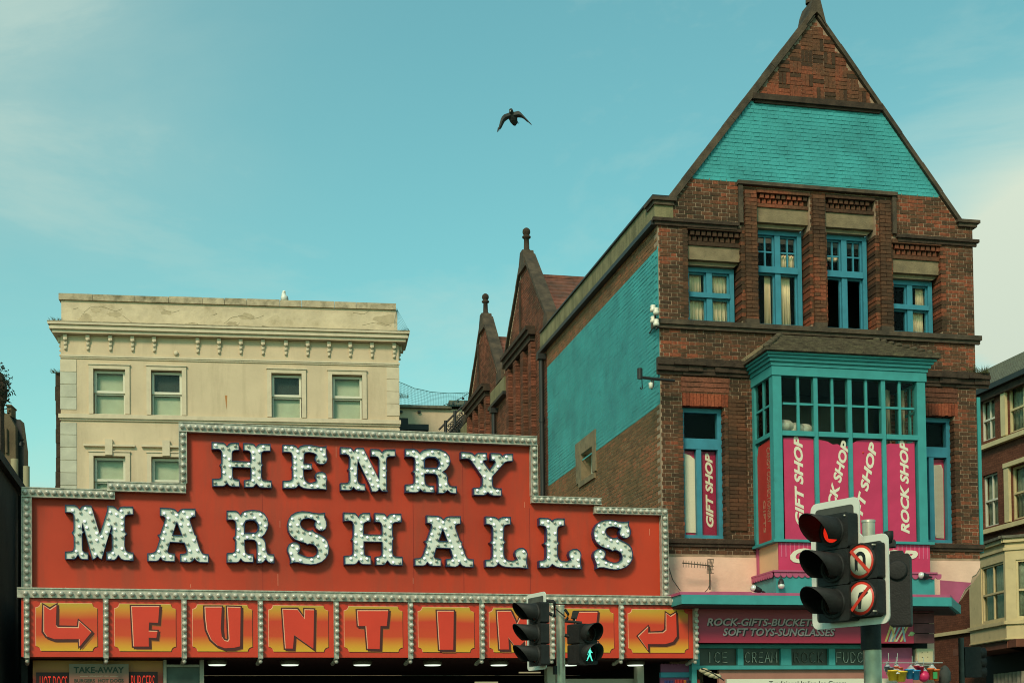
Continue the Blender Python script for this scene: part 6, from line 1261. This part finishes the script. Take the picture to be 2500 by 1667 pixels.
# ================================================================ right edge: brick and cream houses across the side street
O_ = ray(2500, 1790) * (43 / ray(2500, 1790).y)
QF = Frame((O_.x, O_.y, 0), (-sin(YA), cos(YA), 0), (-cos(YA), -sin(YA), 0))
ZQ = lambda x, y: (2370 + x * .3505, 850 + y * .3505)
rs = thing('side_street_house', QF.P(-1, 0, -3), 'red brick house with cream bays and net curtains on the right edge', 'building')
def qp(x, y, d=0): return QF.px(*ZQ(x, y), d)
ztop = qp(371, 205)[1]; zt_b = qp(75, 335)[1]; zW = (ztop + zt_b) / 2
wins = []
for (x0, x1, yt, yb, xa, ya) in ((66, 165, 350, 640, 165, 330), (80, 186, 880, 1240, 180, 858), (252, 371, 245, 580, 371, 222), (278, 371, 835, 1190, 371, 800)):
    a = qp(x1, yt)[0]; b_ = qp(x0, yt)[0]; 
    zt2_ = qp(xa, ya)[1]; zb2_ = qp((x0 + x1) / 2, (yb if x0 < 200 else yb) )[1]
    wins.append([a if x1 < 371 else a - .55, b_, zb2_, zt2_])
for w_ in wins: print('qwin', w_)
redb = brick_mat('far_brick', [(0, (.17, .062, .034)), (1, (.22, .080, .042))], .45, (.10, .035, .024), .8)
_t = redb.node_tree; _b = _t.nodes['Principled BSDF']; _bt = _t.nodes.new('ShaderNodeTexBrick'); _co = _t.nodes.new('ShaderNodeTexCoord'); _mp = _t.nodes.new('ShaderNodeMapping')
_t.links.new(_co.outputs['Object'], _mp.inputs[0]); _mp.inputs['Rotation'].default_value = (pi / 2, 0, 0); 
_sp = _t.nodes.new('ShaderNodeSeparateXYZ'); _cb = _t.nodes.new('ShaderNodeCombineXYZ'); _t.links.new(_co.outputs['Object'], _sp.inputs[0]); _t.links.new(_sp.outputs[1], _cb.inputs[0]); _t.links.new(_sp.outputs[2], _cb.inputs[1]); _t.links.new(_cb.outputs[0], _bt.inputs['Vector'])
_bt.inputs['Scale'].default_value = 1; _bt.inputs['Brick Width'].default_value = .225; _bt.inputs['Row Height'].default_value = .075; _bt.inputs['Mortar Size'].default_value = .006; _bt.inputs['Color1'].default_value = (1, 1, 1, 1); _bt.inputs['Color2'].default_value = (.72, .68, .66, 1); _bt.inputs['Mortar'].default_value = (.55, .6, .6, 1)
_l = _b.inputs['Base Color'].links[0].from_socket; _mx = _t.nodes.new('ShaderNodeMix'); _mx.data_type = 'RGBA'; _mx.blend_type = 'MULTIPLY'; _mx.inputs[0].default_value = 1; _t.links.new(_l, _mx.inputs[6]); _t.links.new(_bt.outputs[0], _mx.inputs[7]); _t.links.new(_mx.outputs[2], _b.inputs['Base Color'])
ctrim = mat('cream_paint_worn', (.60, .50, .27), .7, var=.08, scale=4, dirt=.55, dcol=(.17, .13, .08), dscale=3.2, dlo=.58)
t0, t1 = -5.0, 9.
qh = [[(a, c), (a, d), (b_, d), (b_, c)] for a, b_, c, d in wins]
sub('wall', redb, rs, lambda m: (m.prism(QF, [(t0, 0), (t0, zW), (t1, zW), (t1, 0)], -.3, 0, holes=qh), m.box(QF, t0, t1, 0, zW, -7, -6.8), m.box(QF, t0, t0 + .3, 0, zW, -6.79, -.31), m.box(QF, t1 - .3, t1, 0, zW, -6.79, -.31)))
sub('gutter', black_iron, rs, lambda m: m.box(QF, t0, t1, zW, zW + .16, -.1, .28)); sub('eave_board', stone_soot, rs, lambda m: m.box(QF, t0, t1, zW - .22, zW - .003, .0, .14))
def roofq(m):
    n = 14; rise = 2.1
    for i in range(n):
        d0, d1 = .25 - 3.4 * i / n, .25 - 3.4 * (i + 1.2) / n; z0, z1 = zW + .17 + rise * i / n, zW + .17 + rise * (i + 1.2) / n
        m.add([QF.P(t0, z0, d0), QF.P(t1, z0, d0), QF.P(t1, z0 + .03, d0), QF.P(t0, z0 + .03, d0), QF.P(t0, z1, d1), QF.P(t1, z1, d1)], [(0, 1, 2, 3), (3, 2, 5, 4)])
        m.add([QF.P(t_, z_ , d_) for t_ in (t0, t1) for z_, d_ in ((z0, -7.1 - d0), (z1, -7.1 - d1))], [(0, 1, 3, 2)])
    for t_ in (t0 + .05, t1 - .05): m.add([QF.P(t_, zW + .02, .1), QF.P(t_, zW + .17 + rise, -3.35), QF.P(t_, zW + .02, -7.1)], [(0, 1, 2)])
sub('roof', slate, rs, roofq, kind='stuff')
for i, (a, b_, c, d) in enumerate(wins):
    big = i >= 2; zm = (c + d) / 2
    wn = sub('window', white_frame if not big else ctrim, rs, lambda m: (frame_box(m, QF, a, b_, c, d, .05 if not big else .06, -.16, -.08), m.box(QF, a + .05, b_ - .05, zm - .03, zm + .03, -.15, -.07), m.box(QF, (a + b_) / 2 - .02, (a + b_) / 2 + .02, c + .06, zm - .031, -.15, -.09), m.box(QF, (a + b_) / 2 - .02, (a + b_) / 2 + .02, zm + .031, d - .06, -.15, -.09)))
    sub('pane', glass_dull, wn, lambda m: m.box(QF, a + .05, b_ - .05, c + .06, d - .06, -.13, -.125)); sub('net_curtain', net_curtain, wn, lambda m: drape(m, QF, a - .0, b_ + .0, c, d, -.22, 7, .03))
    if big: sub('surround', ctrim, rs, lambda m: (m.box(QF, b_ + .002, b_ + .26, c - .02, d + .02, -.1, .09), m.box(QF, a, b_ + .26, d + .023, d + .16, -.1, .12)))
for zy in (qp(200, 655)[1], qp(200, 1255)[1]): sub('sill', ctrim, rs, lambda m: m.box(QF, t0, qp(74, 700)[0], zy - .08, zy + .06, 0, .16))
# cream two sided bay at the bottom right
Z5 = Z4
def plan(x, Y): r = ray(x, 1700); k2 = Y / r.y; return (r.x * k2, Y)
pA, pB = plan(2372, 43.2), plan(2461, 40.6); dirv = Vector((cos(-.54), sin(-.54))); pC = (pB[0] + dirv.x * 2.4, pB[1] + dirv.y * 2.4)
B1, B2 = frame2(pA, pB, -1), frame2(pB, pC, -1)
if B1.N.y > 0: B1.N = -B1.N
if B2.N.y > 0: B2.N = -B2.N
lA = (Vector(pB) - Vector(pA)).length
zb_t = B1.px(2461, 1322)[1]; zb_b = B1.px(2461, 1561)[1]; zb_s = B1.px(2461, 1527)[1]
print('bay2', zb_t, zb_s, zb_b, lA)
def ring(m, z0, z1, o_, inset_=0):
    for Fm, L in ((B1, lA), (B2, 2.4)): m.box(Fm, -o_, L + o_, z0, z1, -.25, o_)
w1a, w1b = B1.px(*Z5(1738, 300))[0], B1.px(*Z5(2062, 300))[0]; wzt = B1.px(*Z5(2062, -185))[1]; wzb = B1.px(*Z5(2062, 650))[1]; wzm = B1.px(*Z5(2062, 245))[1]
w2a = B2.px(*Z5(2240, 300))[0]
bay2 = sub('bay', ctrim, rs, lambda m: (m.prism(B1, [(0, zb_b), (0, zb_t), (lA, zb_t), (lA, zb_b)], -.2, 0, holes=[[(w1a, wzb), (w1a, wzt), (w1b, wzt), (w1b, wzb)]]), m.prism(B2, [(0.002, zb_b), (0.002, zb_t), (2.4, zb_t), (2.4, zb_b)], -.2, 0, holes=[[(w2a, wzb), (w2a, wzt), (2.2, wzt), (2.2, wzb)]])))
for z0_, z1_, o_ in ((zb_t + .003, zb_t + .12, .08), (zb_t - .22, zb_t - .14, .04), (wzb - .16, wzb - .06, .06), (zb_b + .02, zb_b + .05, .03)): sub('bay_moulding', ctrim, rs, lambda m: ring(m, z0_, z1_, o_))
sub('lead_roof', slate, rs, lambda m: ring(m, zb_t + .123, zb_t + .2, .14))
for Fm, a, b_ in ((B1, w1a, w1b), (B2, w2a, 2.2)):
    wn = sub('window', ctrim, rs, lambda m: (frame_box(m, Fm, a, b_, wzb, wzt, .06, -.12, -.03), m.box(Fm, a + .06, b_ - .06, wzm - .03, wzm + .03, -.11, -.02), m.box(Fm, (a + b_) / 2 - .02, (a + b_) / 2 + .02, wzb + .06, wzm - .031, -.1, -.04), m.box(Fm, (a + b_) / 2 - .02, (a + b_) / 2 + .02, wzm + .031, wzt - .06, -.1, -.04)))
    sub('pane', glass_dull, wn, lambda m: m.box(Fm, a + .05, b_ - .05, wzb + .05, wzt - .05, -.09, -.085)); sub('net_curtain', net_curtain, wn, lambda m: drape(m, Fm, a, b_, wzb, wzt, -.17, 9, .025))
sub('soffit_board', mat('brown_boards', (.16, .055, .03), .8, var=.3), rs, lambda m: (m.box(B1, -1.5, lA + .5, zb_b - .22, zb_b - .003, -2.5, -.05), m.box(B2, 0, 3, zb_b - .22, zb_b - .003, -2.5, -.05)))
sub('shop_recess', dark_room, rs, lambda m: (m.box(B1, -2, lA + 1.5, 0, zb_b - .23, -2.2, -1.2),))
sub('shop_curtain', net_curtain, rs, lambda m: drape(m, B1, .15, lA + 1.6, 0.2, B1.px(2450, 1637)[1], -.6, 14, .04))
sub('string_course', ctrim, rs, lambda m: m.box(QF, .2, t1, *sorted((QF.px(*Z5(1300, 880))[1], QF.px(*Z5(1300, 830))[1])), 0, .09))
cp = MB(); cp.box(Fc, UR + .03, UR + .10, 5.15, 8.2, -.12, -.02)
tag(cp.build('corner_post', teal_wood), 'slender turquoise post at the right corner of the brick building', 'post')

# ================================================================ traffic signals
def rrect(u0, u1, z0, z1, r):
    pts = []
    for cx_, cz_, a0 in ((u1 - r, z1 - r, 0), (u0 + r, z1 - r, pi / 2), (u0 + r, z0 + r, pi), (u1 - r, z0 + r, 1.5 * pi)):
        pts += [(cx_ + r * cos(a0 + k2 * pi / 8), cz_ + r * sin(a0 + k2 * pi / 8)) for k2 in range(5)]
    return pts
def visor(m, F, u, z_, d, r=.108, L=.27):
    n = 18; vs = []; a0 = -.22 * pi; a1 = 1.22 * pi
    for j, (dd, rr) in enumerate(((0, r), (1, r * 1.04))):
        for i in range(n + 1):
            a = a0 + (a1 - a0) * i / n; f = (.25 + .75 * max(0, sin(a) * .5 + .5) ** .7) if j else 0
            for ro in (0, .006): vs.append(F.P(u + (rr - ro) * cos(a), z_ + (rr - ro) * sin(a), d + L * f))
    k2 = (n + 1) * 2; fs = []
    for i in range(n):
        o0, o1 = i * 2, (i + 1) * 2; fs += [(o0, o1, k2 + o1, k2 + o0), (o0 + 1, o1 + 1, k2 + o1 + 1, k2 + o0 + 1), (k2 + o0, k2 + o1, k2 + o1 + 1, k2 + o0 + 1)]
    m.add(vs, fs, 0, 0, True)
lens_red_on = mat('lens_red_lit', (.6, .02, .01), .3, var=0, emit=(1, .03, .010, .7)); lens_off = mat('lens_dark', (.02, .008, .004), .25, var=0)
def module(m, F, u, z_, w_, h, d0=.01, d1=.13):
    m.prism(F, rrect(u - w_ / 2, u + w_ / 2, z_ - h / 2 + .003, z_ + h / 2 - .003, .02), d0, d1); m.lathe(F.P(u, z_, d1), F.N, [(0, .125), (.02, .122), (.022, .10), (.0, .10)], 20)
# --- big signal in front of the gift shop
YT = 11.4
T1 = frame_at(2075, YT, -radians(54))
Z6b = lambda x, y: (1920 + x * .3105, 1180 + y * .3105)
def tq(x, y, d=0): return T1.px(*Z6b(x, y), d)
uA, uB, uC = tq(197, 650)[0], tq(572, 300)[0], tq(803, 700)[0]; zT = (tq(540, 85)[1] + tq(225, 178)[1]) / 2; zM = (tq(590, 430)[1] + tq(760, 375)[1]) / 2; zBt = (tq(790, 1090)[1] + tq(230, 1155)[1]) / 2
print('T1', uA, uB, uC, zT, zM, zBt)
def board2(e, r): # stepped plate outline
    a, b_, c, t_, s_, bo = uA + e, uB - e, uC - e, zT - e, zM - e, zBt + e
    arcs = lambda cx_, cz_, s0, s1: [(cx_ + r * cos(s0 + (s1 - s0) * k2 / 4), cz_ + r * sin(s0 + (s1 - s0) * k2 / 4)) for k2 in range(5)]
    return arcs(a + r, bo + r, pi, 1.5 * pi) + arcs(c - r, bo + r, 1.5 * pi, 2 * pi) + arcs(c - r, s_ - r, 0, pi / 2) + [(b_ + .03, s_), (b_, s_ + .03)] + arcs(b_ - r, t_ - r, 0, pi / 2) + arcs(a + r, t_ - r, pi / 2, pi)
ts = thing('traffic_signal', Vector((T1.P((uB + uC) / 2, 0, -.25).x, T1.P((uB + uC) / 2, 0, -.25).y, 0)), 'large traffic signal showing red beside two banned turn signs, on a thick steel pole', 'traffic light')
sub('backing_board', signal_white, ts, lambda m: m.prism(T1, board2(0, .06), -.012, .0)); sub('board_face', signal_grey, ts, lambda m: m.prism(T1, board2(.055, .03), .0005, .004))
uh = (uA + uB) / 2 + .045; hh = .30; uw = uB - uA - .20
zc0 = zT - .30 - .02
col_top = tq(490, 215, .13)[1]; col_bot = tq(265, 1095, .13)[1]; hh = (col_top - col_bot) / 3; uh = (tq(245, 700, .13)[0] + tq(490, 700, .13)[0]) / 2; uw = tq(490, 700, .13)[0] - tq(245, 700, .13)[0]
print('col', col_top, col_bot, uh, uw)
for i in range(3):
    z_ = col_top - hh * (i + .5); md = sub('signal_head', signal_black, ts, lambda m: module(m, T1, uh, z_, uw, hh))
    sub('visor', signal_black, md, lambda m: visor(m, T1, uh, z_, .13, .120, .32)); sub('lens', lens_red_on if i == 0 else lens_off, md, lambda m: m.lathe(T1.P(uh, z_, .135), T1.N, [(0, .088), (.012, .07), (.02, .035), (.022, 0)], 20))
sc0 = [T1.px(*Z6b(587, 612), .1), T1.px(*Z6b(591, 900), .1)]; us_ = (sc0[0][0] + sc0[1][0]) / 2
swid = .33; sh_ = sc0[0][1] - sc0[1][1]
symb = mat('sign_cream', (.70, .66, .50), .5, var=.04)
for i, c in enumerate(sc0):
    u_c, z_c = us_, c[1]
    hd = sub('sign_box', signal_black, ts, lambda m: (m.prism(T1, rrect(u_c - swid / 2, u_c + swid / 2, z_c - sh_ / 2 + .004, z_c + sh_ / 2 - .004, .02), .01, .1), m.lathe(T1.P(u_c, z_c, .1), T1.N, [(0, .148), (.012, .145), (.013, .136)], 24)))
    sg_ = sub('banned_turn_sign', road_red, hd, lambda m: m.lathe(T1.P(u_c, z_c, .1005), T1.N, [(0, .136), (.006, .136), (.0065, 0)], 32)); 
    def disc(m): m.lathe(T1.P(u_c, z_c, .1), T1.N, [(.005, .110), (.009, .110), (.0092, 0)], 32)
    sub('sign_face', symb, hd, disc)
    def arrow(m):
        d0, d1 = .1085, .1115
        if i == 0:
            o_ = [(u_c + .038 - .0 + .052 * cos(a), z_c + .015 + .062 * sin(a)) for a in [k2 * pi / 8 for k2 in range(9)]]; o_ = [(u_c + .055 * cos(a), z_c + .02 + .06 * sin(a)) for a in [k2 * pi / 8 for k2 in range(9)]]
            in_ = [(u_c + .026 * cos(a), z_c + .02 + .03 * sin(a)) for a in [k2 * pi / 8 for k2 in range(9)]]
            m.prism(T1, o_ + [(u_c - .055, z_c - .075), (u_c - .04, z_c - .06), (u_c - .026, z_c - .075)] + in_[::-1] + [(u_c + .026, z_c - .045), (u_c + .04, z_c - .07), (u_c + .055, z_c - .045)], d0, d1)
        else:
            m.prism(T1, [(u_c - .03, z_c - .085), (u_c - .03, z_c + .01), (u_c - .015, z_c + .045), (u_c + .03, z_c + .052), (u_c + .03, z_c + .066), (u_c + .075, z_c + .038), (u_c + .03, z_c + .008), (u_c + .03, z_c + .022), (u_c + .01, z_c + .018), (u_c - .0, z_c - .085)], d0, d1)
    sub('symbol', black_print, hd, arrow)
    s1_ = -1 if i == 0 else 1
    sub('bar', road_red, hd, lambda m: m.prism(T1, [(u_c - .103, z_c - s1_ * .085 if False else z_c + s1_ * -.082), (u_c - .085, z_c + s1_ * -.103 if True else 0), (u_c + .103, z_c + s1_ * .082), (u_c + .085, z_c + s1_ * .103)], .112, .1145))
scr = [(uh + uw / 2 - .03, col_top - .03), (us_ + swid / 2 - .02, sc0[0][1] + sh_ / 2 - .03), (us_ + swid / 2 - .02, sc0[1][1] - sh_ / 2 + .03)]
sub('bolt', steel, ts, lambda m: [m.lathe(T1.P(u, z_, .1), T1.N, [(0, .008), (.04, .008), (.041, 0)], 6) for u, z_ in scr])
def polepos(x, Y): r = ray(x, 1550); k2 = Y / r.y; return r.x * k2
px_ = polepos(2129, 11.85); zpt = EYE.z + ray(2125, 1275).z / ray(2125, 1275).y * 11.85; zpm = EYE.z + ray(2129, 1522).z / ray(2129, 1522).y * 11.85
sub('pole', steel, ts, lambda m: (m.tube([(px_, 11.85, 0), (px_, 11.85, zpm)], .074, 24), m.tube([(px_ - .012, 11.85, zpm), (px_ - .012, 11.85, zpt)], .054, 20), m.lathe((px_ - .012, 11.85, zpt), (0, 0, 1), [(0, .058), (.02, .058), (.022, 0)], 20)))
sub('clamp', signal_black, ts, lambda m: (m.tube([(px_ - .01, 11.85, zpm - .22), (px_ - .01, 11.85, zpm + .04)], .085, 16)))
R1 = frame_at(2195, 12.0, radians(-20)); rr1 = R1.rect(2172, 1352, 2224, 1524)
rh = sub('rear_head', signal_black, ts, lambda m: (m.prism(R1, rrect(rr1[0] - .02, rr1[1], rr1[2], rr1[3], .02), -.25, .0), m.box(R1, rr1[0], rr1[1] - .06, rr1[3] + .002, rr1[3] + .03, -.2, -.03)))
sub('hinge_bump', signal_black, rh, lambda m: (m.lathe(R1.P((rr1[0] + rr1[1]) / 2 - .02, rr1[3] - .14, .0), R1.N, [(0, .085), (.02, .085), (.025, .07), (.02, 0)], 16)))
sub('detector', signal_black, ts, lambda m: (m.lathe(R1.P(*R1.px(2170, 1308), .0), (0, 0, 1), [(-.06, 0), (-.06, .035), (.0, .04), (.04, .04), (.042, 0)], 12), m.box(R1, R1.px(2160, 1330)[0], R1.px(2185, 1330)[0], R1.px(2160, 1335)[1], R1.px(2160, 1318)[1], -.1, .02)))
# --- signal in front of the arcade
YS = 18.
T2 = frame_at(1310, YS, -radians(63)); ZT2 = ZT
def t2(x, y, d=0): return T2.px(*ZT2(x, y), d)
a = t2(548, 700)[0]; c = t2(838, 700)[0]; zt_ = (t2(570, 200)[1] + t2(825, 140)[1]) / 2; zb_ = (t2(565, 1378)[1] + t2(842, 1345)[1]) / 2
print('T2', a, c, zt_, zb_)
spx = polepos(1368, 18.35)
t2s = thing('traffic_signal', Vector((spx, 18.35, 0)), 'traffic signal turned side on with three unlit hooded lamps, before the arcade', 'traffic light')
sub('backing_board', signal_white, t2s, lambda m: m.prism(T2, rrect(a, c, zb_, zt_, .05), -.012, 0)); sub('board_face', signal_grey, t2s, lambda m: m.prism(T2, rrect(a + .05, c - .05, zb_ + .05, zt_ - .05, .02), .0005, .004))
ct, cbm = t2(758, 300, .13)[1], t2(775, 1285, .13)[1]; hh = (ct - cbm) / 3; cu1 = t2(765, 700, .13)[0]; cu0 = cu1 - .30
for i in range(3):
    z_ = ct - hh * (i + .5); md = sub('signal_head', signal_black, t2s, lambda m: module(m, T2, (cu0 + cu1) / 2, z_, cu1 - cu0, hh))
    sub('visor', signal_black, md, lambda m: visor(m, T2, (cu0 + cu1) / 2, z_, .13, .118, .30)); sub('lens', lens_off, md, lambda m: m.lathe(T2.P((cu0 + cu1) / 2, z_, .135), T2.N, [(0, .10), (.02, .04), (.022, 0)], 18))
zpt = EYE.z + ray(1368, 1479).z / ray(1368, 1479).y * 18.35
sub('pole', steel, t2s, lambda m: (m.tube([(spx, 18.35, 0), (spx, 18.35, zpt)], .059, 20), m.lathe((spx, 18.35, zpt), (0, 0, 1), [(0, .062), (.015, .06), (.016, 0)], 16)))
TC = frame_at(1368, 18.3, 0)
def tc_(x, y, d=0): return TC.P(*TC.px(*ZT2(x, y), d), d)
for nm_, pts_, r_ in (('bracket', [(835, 290), (960, 300), (975, 330), (975, 540)], .022), ('bracket', [(835, 470), (900, 490), (945, 510)], .022), ('cable', [(990, 410), (1060, 470), (1145, 540)], .008), ('cable', [(1135, 420), (1190, 500), (1180, 560), (1140, 600)], .018), ('bracket', [(1135, 605), (1400, 630)], .018), ('bracket', [(1135, 820), (1190, 840), (1250, 830)], .024), ('conduit', [(985, 1300), (985, 1430)], .03)):
    sub(nm_, signal_black, t2s, lambda m: m.tube([tc_(*p, .075) for p in pts_], r_, 8))
# pedestrian head
T3 = frame_at(1430, 18.25, radians(35)); 
def t3(x, y, d=0): return T3.px(*ZT2(x, y), d)
pc = [t3(1505, 790, .14), t3(1480, 1110, .14)]
ph = thing('pedestrian_signal', T3.P(pc[0][0], pc[1][1] - .17, 0), 'black pedestrian signal showing the green man, beside the steel pole', 'pedestrian light')
pu_ = (t3(1300, 900, .0)[0] + t3(1560, 900, .14)[0]) / 2 + .02; pu_ = pc[0][0] - .0
zt3 = t3(1400, 640, .1)[1]; zb3_ = t3(1400, 1275, .1)[1]; hh = (zt3 - zb3_) / 2
man_g = mat('green_man', (.1, .7, .55), .4, var=0, emit=(.10, .85, .62, 1.1))
for i in range(2):
    z_ = zt3 - hh * (i + .5); md = sub('signal_head', signal_black, ph, lambda m: module(m, T3, pu_, z_, .30, hh, -.12, .13)); sub('visor', signal_black, md, lambda m: visor(m, T3, pu_, z_, .13, .125, .20)); sub('lens', lens_off, md, lambda m: m.lathe(T3.P(pu_, z_, .134), T3.N, [(0, .115), (.01, .1), (.012, 0)], 18))
    if i == 1:
        k2 = .105; man = [(0, .0)]
        def fig(m):
            c0 = lambda x, y: (pu_ + x * k2, z_ + y * k2)
            m.lathe(T3.P(*c0(.05, .78), .15), T3.N, [(0, .016), (.003, .016), (.0031, 0)], 10)
            m.prism(T3, [c0(*p) for p in ((-.08, .6), (.2, .58), (.3, .35), (.48, .22), (.42, .14), (.2, .22), (.2, .0), (.34, -.5), (.5, -.82), (.36, -.86), (.18, -.5), (.06, -.2), (-.14, -.5), (-.38, -.84), (-.5, -.78), (-.28, -.42), (-.1, -.05), (-.1, .25), (-.26, .12), (-.3, -.12), (-.42, -.1), (-.38, .22))], .15, .153)
        sub('walking_figure', man_g, md, fig)
sb2 = T3.rect(*ZT2(1235, 445), *ZT2(1350, 570), .0)
sub('sensor', signal_black, ph, lambda m: (m.prism(TC, [TC.px(*ZT2(*p), 0) for p in ((1258, 448), (1358, 455), (1320, 570), (1232, 562))], -.08, .04), m.tube([tc_(1275, 565), tc_(1280, 630)], .02, 6)))
# --- dark signal far right
t3s_x = polepos(2346, 30); TB = frame_at(2385, 30, .2)
ts3 = thing('traffic_signal', Vector((t3s_x, 30, 0)), 'distant traffic signal seen from behind in the shade by the cream bay', 'traffic light')
zp3 = EYE.z + ray(2346, 1556).z / ray(2346, 1556).y * 30
sub('pole', signal_grey, ts3, lambda m: m.tube([(t3s_x, 30, 0), (t3s_x, 30, zp3)], .06, 12))
r3 = TB.rect(*Z4(1500, 1045), *Z4(1745, 1480)); sub('signal_head', signal_black, ts3, lambda m: (m.prism(TB, rrect(r3[0], r3[1], r3[2], r3[3], .04), -.2, 0), m.tube([TB.P(*TB.px(*Z4(1480, 940)), -.1), TB.P(*TB.px(*Z4(1480, 1130)), -.1), TB.P(*TB.px(*Z4(1540, 1160)), -.1)], .03, 6)))
sub('visor', signal_black, ts3, lambda m: [m.lathe(TB.P(r3[1] + .0, r3[3] - (r3[3] - r3[2]) * f, -.1), TB.U, [(0, .11), (.12, .12), (.121, .1)], 12) for f in (.2, .5, .82)])
print('objects', len(bpy.data.objects))
